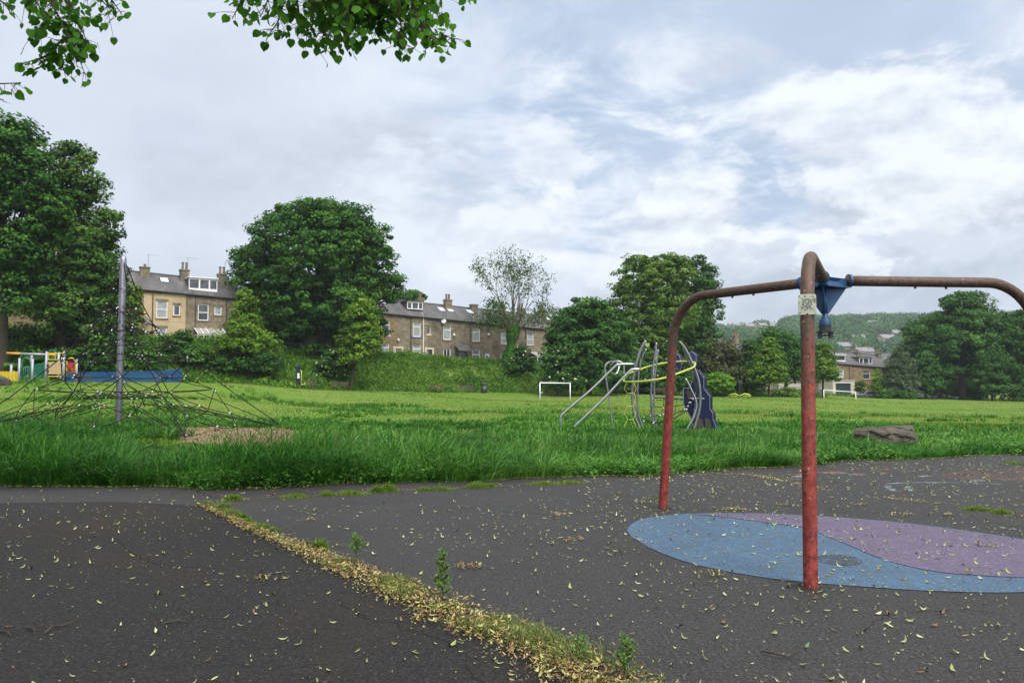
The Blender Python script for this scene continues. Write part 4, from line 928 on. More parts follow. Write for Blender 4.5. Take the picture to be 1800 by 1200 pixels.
# ash with visible branches
def ash(D=110):
    base = GP(893, D); t = thing('ash_tree', 'thin leaved ash with bare spreading branches and ivy clad trunk before the terrace', 'tree', base, 'trees round the playing field')
    mb = MB(); tips = []
    def grow(p, d, ln, r, dep):
        pts = [p]; rr = [r]; q = p
        for k in range(3):
            d = (d + Vector((rnd.uniform(-.16, .16), rnd.uniform(-.16, .16), rnd.uniform(-.05, .13)))).normalized()
            q = q + d * ln / 3; pts.append(q); rr.append(r * (1 - .13 * (k + 1)))
        mb.tube(pts, rr, 6 if dep < 3 else 4, cap=False)
        if dep >= 3: tips.extend([(pts[2], dep), (pts[3], dep)])
        if dep >= 6: return
        for k in range(3 if dep in (1, 2, 3) else 2):
            a = rnd.uniform(.2, .55); ax = Vector((rnd.uniform(-1, 1), rnd.uniform(-1, 1), rnd.uniform(-.3, .3))).normalized()
            grow(q if k < 2 else pts[2], Matrix.Rotation(a if k else -a, 3, ax) @ d, ln * rnd.uniform(.66, .84), rr[-1] * .66, dep + 1)
    fork = P(903, 585, D)
    mb.tube([base - Vector((0, 0, .4)), base + Vector((.1, 0, 1.5)), fork], [.42, .36, .30], 9, cap=False)
    for tx_, ty_, l_ in ((872, 515, 3.3), (890, 490, 3.5), (905, 480, 3.3), (925, 500, 3.5), (940, 525, 3.0), (955, 560, 2.2), (866, 560, 1.8)):
        tg = P(tx_, ty_, D + rnd.uniform(-2, 2)); grow(fork, (tg - fork).normalized(), l_, .20, 1)
    obj('trunk', mb, MAT['barkpale'], t)
    A = np.array([list(p) for p, d in tips]); sel = rng.uniform(size=len(A)) < .24; A = A[sel]
    C = np.repeat(A, 7, 0) + rng.normal(0, .28, (len(A) * 7, 3))
    low = P(870, 560, D); C2 = np.array(list(P(872, 562, D))) + rng.normal(0, 1, (1500, 3)) * np.array([1.8, 1.5, .7])
    C3 = np.array(list(P(945, 560, D))) + rng.normal(0, 1, (900, 3)) * np.array([2.2, 1.5, .7])
    C = np.concatenate([C, C2, C3]); V, Fc = leaf_quads(C, rng.normal(0, 1, C.shape) + [0, 0, .5], .17 * rng.uniform(.6, 1.3, len(C)), 1.7)
    npobj('crown', V, Fc, MAT['ashthin'], parent=t, attr=rng.uniform(.1, .8, len(C)))
    n = 5200; f = rng.uniform(0, 1, n); a = rng.uniform(0, 6.28, n); r_ = rng.uniform(.45, .85, n) * (1.15 - .3 * f) * (1 + .3 * np.sin(f * 9))
    b_ = np.array(list(base)); fk = np.array(list(fork + Vector((0, 0, .8)))); C = b_ + (fk - b_) * f[:, None] + np.stack([np.cos(a) * r_, np.sin(a) * r_, np.zeros(n)], 1)
    V, Fc = leaf_quads(C, np.stack([np.cos(a), np.sin(a), rng.normal(.3, .4, n)], 1), .20 * rng.uniform(.6, 1.3, n), 1.2)
    npobj('ivy', V, Fc, MAT['ivy'], parent=t, attr=rng.uniform(.1, .9, n))
ash()
# ------------------------------------------------------------------ lime branches overhead
def overhead():
    base = Vector((-4.6, -3.4, 0)); t = thing('lime_tree', 'lime tree overhead whose leafy twigs hang into the top of the picture', 'tree', base)
    mb = MB(); tw = MB()
    crown = Vector((-4.2, -2.6, 6.2))
    mb.tube([base - Vector((0, 0, .2)), base + Vector((0, 0, .4)), base + Vector((.1, .2, 2.5)), base + Vector((.3, .5, 4.6)), crown], [.42, .32, .27, .22, .16], 12, cap=False)
    LC = []; LN = []; LD = []
    def twig(pts, lpm=36, spread=.09):
        pts = [Vector(p) for p in pts]; tw.tube(pts, [.011 * (1 - .75 * i / (len(pts) - 1)) for i in range(len(pts))], 5, cap=False)
        tot = sum((pts[i + 1] - pts[i]).length for i in range(len(pts) - 1))
        for k in range(int(tot * lpm * 1.8)):
            f = rnd.random() * (len(pts) - 1); i = min(int(f), len(pts) - 2); q = pts[i].lerp(pts[i + 1], f - i)
            off = Vector((rnd.gauss(0, spread), rnd.gauss(0, spread), rnd.gauss(-.03, spread * .65)))
            LC.append(q + off); LD.append((off * 3 + (pts[i + 1] - pts[i]).normalized() * .5 + Vector((rnd.uniform(-.9, .9), rnd.uniform(-.7, .7), -rnd.uniform(-.1, 1.1)))).normalized())
            tw.tube([q, q + off * .55 + Vector((0, 0, .006)), q + off], [.003, .0022, .0015], 3, cap=False)
    def fan(a, b, D, n, ln, dirs, lpm=36, spread=.09):
        a = P(*a, D); b = P(*b, D + .3)
        for i in range(n):
            s = a.lerp(b, (i + rnd.random()) / n) + Vector((0, rnd.uniform(-.5, .5), 0)); dx, dz = dirs[i % len(dirs)]
            e_ = s + Vector((dx, rnd.uniform(-.2, .2), dz)).normalized() * ln * rnd.uniform(.7, 1.15)
            twig([s, s.lerp(e_, .5) + Vector((0, 0, .05)), e_], lpm, spread)
    limb1 = [crown, P(-60, -220, 4.6), P(60, -110, 5.6), P(120, -60, 6.0)]
    limb2 = [crown, P(250, -420, 4.4), P(480, -220, 5.4), P(620, -110, 6.0), P(760, -60, 6.3)]
    mb.tube(limb1, [.10, .06, .03, .015], 8, cap=False); mb.tube(limb2, [.12, .08, .05, .03, .012], 8, cap=False)
    # centre cluster
    twig([P(440, -60, 6), P(430, -10, 6), P(408, 34, 6)], 46, .06)
    twig([P(432, -30, 6.1), P(436, 4, 6.1)], 30, .05)
    twig([P(500, -60, 5.8), P(500, 0, 5.8), P(488, 40, 5.8), P(472, 62, 5.8)], 44, .055)
    twig([P(520, -50, 6.1), P(524, 30, 6.1), P(545, 72, 6.1)], 50, .08)
    twig([P(580, -60, 5.9), P(560, 20, 5.9), P(570, 66, 5.9)], 55, .085)
    twig([P(620, -60, 5.8), P(612, 20, 5.8), P(606, 70, 5.8)], 55, .075)
    twig([P(600, -80, 6.2), P(640, 0, 6.2), P(650, 52, 6.2)], 55, .085)
    twig([P(690, -80, 6.0), P(700, 0, 6.0), P(705, 50, 6.0), P(708, 82, 6.0)], 60, .07)
    twig([P(680, -60, 6.3), P(730, 10, 6.3), P(762, 60, 6.3), P(800, 68, 6.3)], 52, .065)
    twig([P(700, -60, 5.8), P(738, 40, 5.8), P(765, 76, 5.8)], 50, .065)
    twig([P(660, -40, 6.2), P(668, 10, 6.2), P(670, 40, 6.2)], 60, .08)
    twig([P(720, -60, 6.1), P(746, -10, 6.1), P(757, 22, 6.1)], 40, .05)
    twig([P(800, -60, 6.1), P(815, -12, 6.1), P(822, 0, 6.1)], 26, .05)
    fan((510, -40), (740, -45), 6.0, 26, .38, ((-.4, -.6), (.3, -.5), (.1, -.8), (-.1, -.4)), 50, .08)
    fan((500, -110), (760, -100), 6.1, 24, .5, ((-.4, -.4), (.3, -.4), (.1, -.6)), 40, .1)
    # left cluster
    twig([P(150, -60, 6), P(190, -8, 6), P(215, 26, 6)], 40, .05)
    twig([P(80, -60, 6), P(92, 10, 6), P(112, 45, 6), P(130, 80, 6), P(150, 132, 6)], 62, .062)
    twig([P(100, -40, 6.1), P(125, 10, 6.1), P(140, 42, 6.1), P(155, 80, 6.1)], 52, .05)
    twig([P(95, 20, 5.9), P(75, 45, 5.9), P(52, 70, 5.9)], 50, .05)
    twig([P(110, 70, 6.0), P(80, 100, 6.0), P(40, 112, 6.0)], 52, .045)
    twig([P(20, -60, 6.1), P(60, -5, 6.1), P(75, 24, 6.1)], 40, .04)
    twig([P(-60, -30, 6.0), P(-10, -5, 6.0), P(18, 12, 6.0)], 26, .05)
    twig([P(-80, 130, 5.8), P(-10, 148, 5.8), P(34, 146, 5.8)], 30, .04)
    twig([P(-80, 150, 5.9), P(-20, 168, 5.9), P(6, 176, 5.9)], 24, .04)
    twig([P(105, 90, 6.0), P(112, 125, 6.0)], 50, .04)
    fan((-60, -60), (170, -60), 6.0, 12, .4, ((-.4, -.2), (.3, -.2)), 32, .1)
    obj('trunk', mb, MAT['bark'], t, smooth=True); obj('twigs', tw, MAT['bark'], t)
    # heart shaped leaves
    out2 = [(0, 0), (.26, -.07), (.48, .12), (.52, .42), (.38, .72), (.14, .92), (0, 1.10)]
    outline = out2 + [(-a, b) for a, b in out2[-2:0:-1]]
    n = len(LC); K = len(outline); C = np.array([list(v) for v in LC]); d = np.array([list(v) for v in LD])
    up = rng.normal(0, .5, (n, 3)) + np.array([0, 0, 1.0]); s = np.cross(d, up); s /= np.linalg.norm(s, axis=1)[:, None]; nn = np.cross(s, d)
    sz = rng.uniform(.036, .072, n); V = np.zeros((n, K, 3)); cup = rng.uniform(-.35, .35, n)
    for k, (a, b) in enumerate(outline):
        V[:, k] = C + (s * a + d * b + nn * (cup * (a * a) * 1.6 - .25 * b * b * np.abs(cup))[:, None]) * sz[:, None]
    bidx = np.arange(n)[:, None] * K; h = 6
    F1 = bidx + np.array([[0, 1, 2, 3, 4, 5, 6]]); F2 = bidx + np.array([[0, 6, 7, 8, 9, 10, 11]])
    va = rng.uniform(.1, .8, n)
    npobj('leaves', V.reshape(-1, 3), [F1, F2], MAT['lime'], parent=t, attr=np.concatenate([va, va]))
overhead()
# ------------------------------------------------------------------ far hillside wood
def hillwood():
    n = 1900; x = rng.uniform(60, 900, n); y = rng.uniform(420, 1180, n)
    u = x / y; k = (u > .20) & (u < .80); x, y = x[k], y[k]
    hs = np.array(HILLHOUSES); keep = np.ones(len(x), bool)
    for hx, hy in hs: keep &= ~((np.abs(x - hx * (y / hy)) < 8) & (y < hy + 6) & (y > hy - 34))
    keep &= ~((x / y < .332) & (y > 820)) | ((rng.uniform(size=len(x)) < .10) & (y < 1000))
    x, y = x[keep], y[keep]; z = zf(x, y); m = len(x)
    sz = rng.uniform(.75, 1.35, m)
    per = 190; C = []; NN = []; va = []
    for i in range(m):
        q = rng.normal(0, 1, (per, 3)); q /= np.linalg.norm(q, axis=1)[:, None]; q[:, 2] = np.abs(q[:, 2]) * 1.0 - .15
        r_ = 9.5 * sz[i]; C.append(np.array([x[i], y[i], z[i] + 3.0]) + q * np.array([r_, r_, r_ * .95]) * rng.uniform(.8, 1.08, (per, 1))); NN.append(q + rng.normal(0, .22, (per, 3)))
        va.append(np.clip(rng.normal(.45, .22) + rng.normal(0, .07, per), 0, 1))
    C = np.concatenate(C); NN = np.concatenate(NN); va = np.concatenate(va)
    V, Fc = leaf_quads(C, NN, rng.uniform(1.3, 2.2, len(C)), 1.2)
    tag(npobj('hillside_wood', V, Fc, MAT['hillwood'], attr=va), kind='stuff')
# ------------------------------------------------------------------ houses
class Street:
    """a street front: wall line, eaves and ground falling along it"""
    def __init__(s, o, ez, slope, base, rise=2.2, depth=7.6):
        s.o = Vector(o); s.ez = ez; s.slope = slope; s.base = base; s.rise = rise; s.depth = depth
    def hit(s, px, py, w=0.0):
        d = ray(px, py); o = s.o + WN * w
        t = (o.x * WN.x + o.y * WN.y) / (d[0] * WN.x + d[1] * WN.y)
        return (d[0] * t - o.x) * WD.x + (d[1] * t - o.y) * WD.y, EYE + d[2] * t
    def box(s, x0, y0, x1, y1, w=0.0):
        my, mx = (y0 + y1) / 2, (x0 + x1) / 2
        return s.hit(x0, my, w)[0], s.hit(x1, my, w)[0], s.hit(mx, y1, w)[1], s.hit(mx, y0, w)[1]
    def pt(s, a, w, z):
        p = s.o + WD * a + WN * w; return Vector((p.x, p.y, z))
    def eave(s, a): return s.ez + s.slope * a
    def roofz(s, a, w): return s.eave(a) + s.rise * (1 - abs(-w - s.depth / 2) / (s.depth / 2))
    def roofhit(s, px, py):
        best = None
        for k in range(0, 77):
            w = -k * .05; a, z = s.hit(px, py, w); e = abs(z - s.roofz(a, w))
            if best is None or e < best[0]: best = (e, a, w)
        return best[1], best[2]
    def block(s, mb, a0, a1, w0, w1, z0, z1):
        """box in street coordinates"""
        return mb.obox(s.pt(a0, w0, z0), WD * (a1 - a0), WN * (w1 - w0), (0, 0, z1 - z0))
def window(st, root, b, style='sash', glass='glass', sill='stone', frame='white', lintel=True, w=0.0):
    a0, a1, z0, z1 = b; fw = min(.085, (a1 - a0) * .12)
    mb = MB(); d0, d1 = w - .13, w - .05
    for q in ((a0, a0 + fw, z0, z1), (a1 - fw, a1, z0, z1), (a0 + fw, a1 - fw, z0, z0 + fw), (a0 + fw, a1 - fw, z1 - fw, z1)): st.block(mb, q[0], q[1], d0, d1, q[2], q[3])
    zm = {'sash': z0 + (z1 - z0) * .5, 'top': z0 + (z1 - z0) * .70, 'none': None, 'pair': None}.get(style)
    if zm: st.block(mb, a0 + fw, a1 - fw, d0 + .004, d1 - .004, zm - fw * .5, zm + fw * .5)
    if style == 'pair':
        for f in (.5,): am = a0 + (a1 - a0) * f; st.block(mb, am - fw * .4, am + fw * .4, d0 + .004, d1 - .004, z0 + fw, z1 - fw)
    f = obj('window', mb, MAT[frame], root)
    g = MB(); st.block(g, a0 + fw * .5, a1 - fw * .5, w - .125, w - .105, z0 + fw * .5, z1 - fw * .5); obj('pane', g, MAT[glass], f)
    if sill:
        g = MB(); st.block(g, a0 - .12, a1 + .12, w - .1, w + .07, z0 - .15, z0 - .003)
        if lintel: lm = MB(); st.block(lm, a0 - .12, a1 + .12, w + .002, w + .03, z1 + .01, z1 + .24); obj('lintel', lm, MAT['st2'], f)
        obj('sill', g, MAT[{'stone': 'st2', 'white': 'white', 'blue': 'bluesill', 'cream': 'cream'}[sill]], f)
    return f
def house(st, a0, a1, label, wall='st1', wins=(), doors=(), chim=None, skylights=(), dormer=None, extra=None, name='terraced_house', group='stone terraced houses above the bank', depth_pad=0., pots='st2', ends=(False, False), pot_n=2):
    b0 = st.base(a0); root = thing(name, label, 'house', st.pt((a0 + a1) / 2, -.5, min(b0, st.base(a1))), group)
    a0 += .001; a1 -= .001; zb = min(b0, st.base(a1)) - .8; D_ = st.depth
    ops = [st.box(*q[:4]) for q in wins] + [st.box(*q[:4]) for q in doors]
    ops = [(max(o[0], a0 + .05), min(o[1], a1 - .05), o[2], o[3]) for o in ops]
    for i, q in enumerate(doors): o = ops[len(wins) + i]; ops[len(wins) + i] = (o[0], o[1], min(o[2], st.base((o[0] + o[1]) / 2)), o[3])
    A = sorted({a0, a1, *[o[0] for o in ops], *[o[1] for o in ops]}); Z = sorted({zb, *[o[2] for o in ops], *[o[3] for o in ops]})
    mb = MB()
    for i in range(len(A) - 1):
        for j in range(len(Z)):
            s0, s1 = A[i], A[i + 1]; z0 = Z[j]; top = j == len(Z) - 1
            zt0, zt1 = (st.eave(s0), st.eave(s1)) if top else (Z[j + 1], Z[j + 1])
            cs, cz = (s0 + s1) / 2, (z0 + min(zt0, zt1)) / 2
            if any(o[0] < cs < o[1] and o[2] < cz < o[3] for o in ops): continue
            mb.add([st.pt(s0, 0, z0), st.pt(s1, 0, z0), st.pt(s1, 0, zt1), st.pt(s0, 0, zt0)], [(0, 1, 2, 3)])
    for o in ops:
        r_ = -.16
        for (p, q) in (((o[0], o[2]), (o[0], o[3])), ((o[0], o[3]), (o[1], o[3])), ((o[1], o[3]), (o[1], o[2])), ((o[1], o[2]), (o[0], o[2]))):
            mb.add([st.pt(p[0], 0, p[1]), st.pt(q[0], 0, q[1]), st.pt(q[0], r_, q[1]), st.pt(p[0], r_, p[1])], [(0, 1, 2, 3)])
    mb.add([st.pt(a0, -D_, zb), st.pt(a1, -D_, zb), st.pt(a1, -D_, st.eave(a1)), st.pt(a0, -D_, st.eave(a0))], [(3, 2, 1, 0)])
    for a in (a0, a1):
        e = st.eave(a) - .02
        mb.add([st.pt(a, 0, zb), st.pt(a, -D_, zb), st.pt(a, -D_, e), st.pt(a, -D_ / 2, e + st.rise - .03), st.pt(a, 0, e)], [(0, 1, 2, 3, 4)])
    mb.add([st.pt(a0, -.30, zb), st.pt(a1, -.30, zb), st.pt(a1, -.30, st.eave(a1) - .1), st.pt(a0, -.30, st.eave(a0) - .1)], [(0, 1, 2, 3)])
    obj('wall', mb, MAT[wall], root)
    mb = MB(); ov = .28; th = .11; k = st.rise / (D_ / 2)
    def rz(a, w): return st.eave(a) + st.rise - abs(-w - D_ / 2) * k
    prof = [(ov, 0), (-D_ / 2, 0), (-D_ - ov, 0), (-D_ - ov, th), (-D_ / 2, th + .02), (ov, th)]
    vs = [st.pt(a, w_, rz(a, w_) + u) for a in (a0, a1) for w_, u in prof]; n = len(prof)
    mb.add(vs, [(i, (i + 1) % n, n + (i + 1) % n, n + i) for i in range(n)] + [(0, 1, 4, 5), (1, 2, 3, 4), (n + 5, n + 4, n + 1, n), (n + 4, n + 3, n + 2, n + 1)])
    roof = obj('roof', mb, MAT['slate'], root)
    mb = MB(); mb.tube([st.pt(a0, -D_ / 2, rz(a0, -D_ / 2) + th + .03), st.pt(a1, -D_ / 2, rz(a1, -D_ / 2) + th + .03)], .11, 6); obj('ridge_tiles', mb, MAT['dark'], roof)
    mb = MB(); mb.tube([st.pt(a0, ov - .02, rz(a0, ov) + .02), st.pt(a1, ov - .02, rz(a1, ov) + .02)], .075, 6)
    st.block(mb, a0, a1, .002, .10, st.eave((a0 + a1) / 2) - .30, st.eave((a0 + a1) / 2) - .18)
    obj('gutter', mb, MAT['dark'], root)
    if chim:
        ac, wc, hc = chim[:3]; cw, cd = .50, .40
        zt = rz(ac, -D_ / 2) + hc; mb = MB()
        st.block(mb, ac - cw, ac + cw, wc - cd, wc + cd, rz(ac, wc) - .7, zt); st.block(mb, ac - cw - .08, ac + cw + .08, wc - cd - .08, wc + cd + .08, zt + .002, zt + .14)
        c = obj('chimney', mb, MAT['st2'], roof)
        mb = MB()
        hp = chim[3] if len(chim) > 3 else .75
        for i in range(pot_n):
            o = ac + (i - (pot_n - 1) / 2) * .42
            mb.tube([st.pt(o, wc, zt + .142), st.pt(o, wc, zt + .142 + hp * .8), st.pt(o, wc, zt + .142 + hp * .85), st.pt(o, wc, zt + .142 + hp)], [.17, .13, .17, .16], 8)
        obj('chimney_pot', mb, MAT[pots], roof)
        mb = MB(); q = st.pt(ac + .35, wc, zt); mb.tube([q, q + Vector((0, 0, 1.7))], .022, 4)
        mb.tube([q + Vector((0, 0, 1.6)) - WD * .2, q + Vector((0, 0, 1.6)) + WD * 1.2], .016, 4)
        for i in range(6): mb.tube([q + Vector((0, 0, 1.6)) + WD * (.1 + i * .18) - WN * .2, q + Vector((0, 0, 1.6)) + WD * (.1 + i * .18) + WN * .2], .01, 3)
        if len(chim) > 4: obj('aerial', mb, MAT['galv'], roof)
    for q in wins: window(st, root, st.box(*q[:4]), *q[4:])
    for q in doors:
        o = st.box(*q[:4]); o = (o[0], o[1], min(o[2], st.base((o[0] + o[1]) / 2)), o[3]); mb = MB()
        st.block(mb, o[0], o[1], -.13, -.09, o[2], o[3]); d = obj('door', mb, MAT[q[4]], root)
        mb = MB()
        for i in (0,): st.block(mb, (o[0] + o[1]) / 2 - .24, (o[0] + o[1]) / 2 + .24, -.088, -.075, o[2] + (o[3] - o[2]) * .62, o[2] + (o[3] - o[2]) * .82)
        obj('door_light', mb, MAT['glass'], d)
        if len(q) > 5:
            mb = MB(); t_ = .24; st.block(mb, o[0] - t_, o[0] - .005, .003, .06, o[2], o[3] + t_); st.block(mb, o[1] + .005, o[1] + t_, .003, .06, o[2], o[3] + t_); st.block(mb, o[0], o[1], .004, .061, o[3] + .005, o[3] + t_)
            obj('door_surround', mb, MAT[q[5]], root)
    for (x, y) in skylights:
        a, w_ = st.roofhit(x, y); mb = MB(); z0, z1 = rz(a, w_ + .5) + th, rz(a, w_ - .5) + th
        def sl(mb, e, u0, u1):
            vs = [st.pt(a - .42 - e, w_ + .5 + e, z0 - e * k + u0), st.pt(a + .42 + e, w_ + .5 + e, z0 - e * k + u0), st.pt(a + .42 + e, w_ - .5 - e, z1 + e * k + u0), st.pt(a - .42 - e, w_ - .5 - e, z1 + e * k + u0)]
            vs += [v + Vector((0, 0, u1 - u0)) for v in vs]; mb.add(vs, [(3, 2, 1, 0), (4, 5, 6, 7), (0, 1, 5, 4), (1, 2, 6, 5), (2, 3, 7, 6), (3, 0, 4, 7)])
        sl(mb, .07, -.03, .07); f = obj('skylight', mb, MAT['dark'], roof); mb = MB(); sl(mb, 0, .072, .08); obj('pane', mb, MAT['skyl'], f)
    if dormer:
        x0, y0, x1, y1, wd_, panes = dormer; a, b, z0, z1 = st.box(x0, y0, x1, y1, wd_)
        mb = MB(); st.block(mb, a, b, -D_ / 2 + .2, wd_ - .14, z0, z1 - .02); dm = obj('dormer', mb, MAT['slate'], roof)
        mb = MB(); st.block(mb, a - .1, b + .1, -D_ / 2 + .1, wd_ + .16, z1, z1 + .12); obj('dormer_roof', mb, MAT['white' if panes[0] == 'w' else 'slate'], dm)
        mb = MB(); m_ = .16; hz_ = (z1 - z0) * (.30 if panes[0] == 'w' else .10); zs0 = z0 + hz_; cuts = panes[1:]
        st.block(mb, a, b, wd_ - .13, wd_, z0, zs0); st.block(mb, a, b, wd_ - .13, wd_ - .002, z1 - .2, z1 - .003)
        for c_ in (0, *cuts, 1):
            q = a + (b - a) * c_; st.block(mb, max(a, q - m_ / 2), min(b, q + m_ / 2), wd_ - .13, wd_ + .003, zs0, z1 - .2)
        f = obj('dormer_window', mb, MAT['white'], dm); mb = MB(); st.block(mb, a + .05, b - .05, wd_ - .12, wd_ - .10, zs0, z1 - .2); obj('pane', mb, MAT['glass'], f) if False else obj('pane', mb, MAT['glass'], dm)
    if extra: extra(st, root, roof)
    return root
def pipe(st, root, px, y0, y1, mat='dark', r=.055, kick=0, name='drainpipe'):
    a, z1 = st.hit(px, y0); _, z0 = st.hit(px, y1); mb = MB()
    pts = [st.pt(a + kick, .22, z1 + .15), st.pt(a, .1, z1 - .2), st.pt(a, .1, z0)] if kick else [st.pt(a, .1, z1), st.pt(a, .1, z0)]
    mb.tube(pts, r, 6); obj(name, mb, MAT[mat], root)
def dish(st, root, px, py, mat='galv'):
    a, z = st.hit(px, py); mb = MB(); c = st.pt(a, .35, z); mb.tube([st.pt(a, 0, z), c], .03, 5)
    n = (WN + Vector((-.5, 0, .35))).normalized(); mb.tube([c, c + n * .02, c + n * .09], [.05, .28, .34], 12); mb.tube([c, c + n * .35], .015, 4); obj('satellite_dish', mb, MAT[mat], root)
def bulb(st, root, px, py):
    a, z = st.hit(px, py); mb = MB(); mb.sphere(st.pt(a, .14, z), .17, 8, 6, 1.2); obj('wall_lamp', mb, MAT['lamp'], root)
def lean_to(st, root, x0, x1, ytop, yfront, ybot, out_=2.4, glassroof=True, bays=5):
    a, z1 = st.hit(x0, ytop); b, _ = st.hit(x1, ytop); zf_ = st.hit((x0 + x1) / 2, yfront, out_)[1]; zb = st.base((a + b) / 2) - .5
    fr = MB(); t_ = .07
    for i in range(bays + 1):
        q = a + (b - a) * i / bays; p0, p1 = st.pt(q, .02, z1), st.pt(q, out_ + .1, zf_); fr.tube([p0, p1], .045, 4)
        st.block(fr, q - .045, q + .045, out_ - .09, out_, zb, zf_ - .02)
    st.block(fr, a - .05, b + .05, out_ - .1, out_ + .012, zf_ - .16, zf_ - .005); st.block(fr, a, b, out_ - .08, out_ + .01, zb, zb + 1.1)
    for q in (a, b): st.block(fr, q - .04, q + .04, .01, out_ - .1, zf_ - .14, zf_ - .03)
    c = obj('conservatory', fr, MAT['white'], root)
    g = MB(); st.block(g, a + .05, b - .05, out_ - .06, out_ - .04, zb + 1.1, zf_ - .17); st.block(g, a + .01, a + .03, .02, out_ - .1, zb, zf_ - .15); st.block(g, b - .03, b - .01, .02, out_ - .1, zb, zf_ - .15); obj('pane', g, MAT['glass'], c)
    g = MB(); v = [st.pt(a, .02, z1 - .03), st.pt(b, .02, z1 - .03), st.pt(b, out_ + .08, zf_ - .03), st.pt(a, out_ + .08, zf_ - .03)]; g.add(v + [q + Vector((0, 0, .025)) for q in v], [(3, 2, 1, 0), (4, 5, 6, 7), (0, 1, 5, 4), (1, 2, 6, 5), (2, 3, 7, 6), (3, 0, 4, 7)])
    obj('sloping_roof', g, MAT['polyroof'], c)
MAT['polyroof'] = simple('polycarbonate_roof', (.38, .38, .36), (.28, .28, .26), 4, .25)
ST = Street(W0, 11.4, -.042, lambda a: 5.55 - .043 * a)
def ex_cream(st, root, roof):
    dish(st, root, 258, 565); pipe(st, root, 269, 514, 600)
house(ST, -28.95, -24.5, 'cream rendered terraced house with a tall white sash window, only smooth rendered front', 'render',
      [(275, 529, 294.5, 559, 'sash', 'net_curtain'), (305, 536, 316.5, 554.5, 'none'), (275, 576, 292.5, 606, 'sash', 'net_curtain')], (), (-28.5, -3.1, .55, .35, 1), [(289, 494.5)], pots='terracotta', pot_n=1, extra=ex_cream)
def ex_b(st, root, roof):
    pipe(st, root, 344, 520, 575); pipe(st, root, 398, 526, 600); lean_to(st, root, 341, 391, 576, 587, 614, 2.2)
    mb = MB(); a, z = st.hit(398, 490, -2.6); c = st.pt(a, -2.6, z); mb.tube([c, c + WN * .03, c + WN * .1], [.05, .3, .36], 12); mb.tube([c, st.pt(a - .6, -2.8, z)], .02, 4); obj('satellite_dish', mb, MAT['galv'], roof)
house(ST, -24.5, -20.3, 'brown stone terraced house with a wide white dormer and a white conservatory', 'st1',
      [(348, 535, 366.5, 563, 'sash'), (377, 539, 389.5, 553.5, 'none', 'net_curtain', 'stone')], (), (-24.15, -3.1, .75, .9, 1), (), (332, 489, 382, 515, -.75, ('w', .37, .72)), extra=ex_b)
house(ST, -20.3, -15.8, 'brown stone terraced house half hidden between the young yellow-green tree and the round sycamore', 'st1',
      [(420, 541, 436, 566, 'sash')], (), (-19.85, -3.1, .75, .9, 1), [(424, 508)])
house(ST, -15.8, -11.4, 'pale rendered terraced house seen in a gap under the round sycamore', 'pale', [(478, 575, 490, 596, 'sash')], [(468, 600, 476, 628, 'doorwhite')], (-15.4, -3.1, .7))
house(ST, -11.4, -7.0, 'terraced house behind the round sycamore with a white door showing below the leaves', 'pale', [(500, 600, 510, 622, 'sash')], [(516, 600, 532, 628, 'doorwhite')], (-11.0, -3.1, .7))
house(ST, -7.0, -2.5, 'terraced house wholly behind the round sycamore trunk', 'st2', [(585, 565, 599, 588, 'top')], (), (-6.6, -3.1, .7))
house(ST, -2.5, 2.0, 'stone terraced house with cream framed white door, first past the round sycamore', 'st3',
      [(670.5, 563.5, 684.8, 588.5, 'top', 'glass', 'white'), (669.5, 604, 684, 628, 'top', 'net_curtain', 'stone')], [(694, 612, 706, 630, 'doorwhite', 'cream')], (2.35, -3.1, .45, .0), [(671, 533)], extra=lambda st, r, f: bulb(st, r, 699.5, 597.5))
def ex_h2(st, root, roof):
    pipe(st, root, 744, 553, 628, 'white', .06, -.25); pipe(st, root, 722.3, 556, 625); 
house(ST, 2.0, 6.63, 'stone terraced house with a white framed dormer, blue window sill and tall white drainpipe', 'st1',
      [(726, 567, 739.5, 592, 'top', 'net_curtain', 'blue'), (725.6, 606.5, 739.2, 630, 'top', 'net_curtain', 'stone')], (), (6.9, -3.1, .5, .75), (), (716, 530, 743, 543.5, -1.0, ('s', .3, .72)), pots='terracotta', pot_n=1, extra=ex_h2)
def ex_h3(st, root, roof):
    dish(st, root, 778, 565); bulb(st, root, 797.5, 588.5); pipe(st, root, 826.2, 565, 634)
    a, b, z0, z1 = st.box(800, 612, 821, 640); mb = MB(); e = 1.1
    st.block(mb, a, a + .9, .01, e, st.base(a) - .5, z1 - .5); p = obj('porch', mb, MAT['doordark'], root)
    v = [st.pt(a - .1, .01, z1 + .45), st.pt(b + .1, .01, z1 + .45), st.pt(b + .1, e + .15, z1 - .42), st.pt(a - .1, e + .15, z1 - .42)]
    mb = MB(); mb.add(v + [q + Vector((0, 0, .07)) for q in v], [(3, 2, 1, 0), (4, 5, 6, 7), (0, 1, 5, 4), (1, 2, 6, 5), (2, 3, 7, 6), (3, 0, 4, 7)]); obj('porch_roof', mb, MAT['slate'], p)
house(ST, 6.63, 13.2, 'stone terraced house with a slate porch roof, grey-blue door and white french windows', 'st2',
      [(749.8, 573.5, 756.8, 587.5, 'none', 'glass', 'cream'), (779.3, 573.5, 792.5, 597, 'top', 'net_curtain'), (779.3, 613, 792, 640, 'pair', 'glass')], [(749.5, 614, 759.5, 640, 'doordark', 'cream'), (810.5, 621, 820.5, 640, 'doorblue')], (11.3, -3.1, .75, .8), [(776, 545.5), (791, 546.5)], extra=ex_h3)
house(ST, 13.2, 17.6, 'stone terraced house with a white fanlight door between the porch house and the ash', 'st2',
      [(831, 577, 843.5, 600, 'top', 'net_curtain'), (831, 615, 843.3, 642, 'top')], [(852.5, 621, 861, 642, 'doorwhite')], (15.6, -3.1, .5, .0), [(826, 549.5)], extra=lambda st, r, f: bulb(st, r, 858, 588))
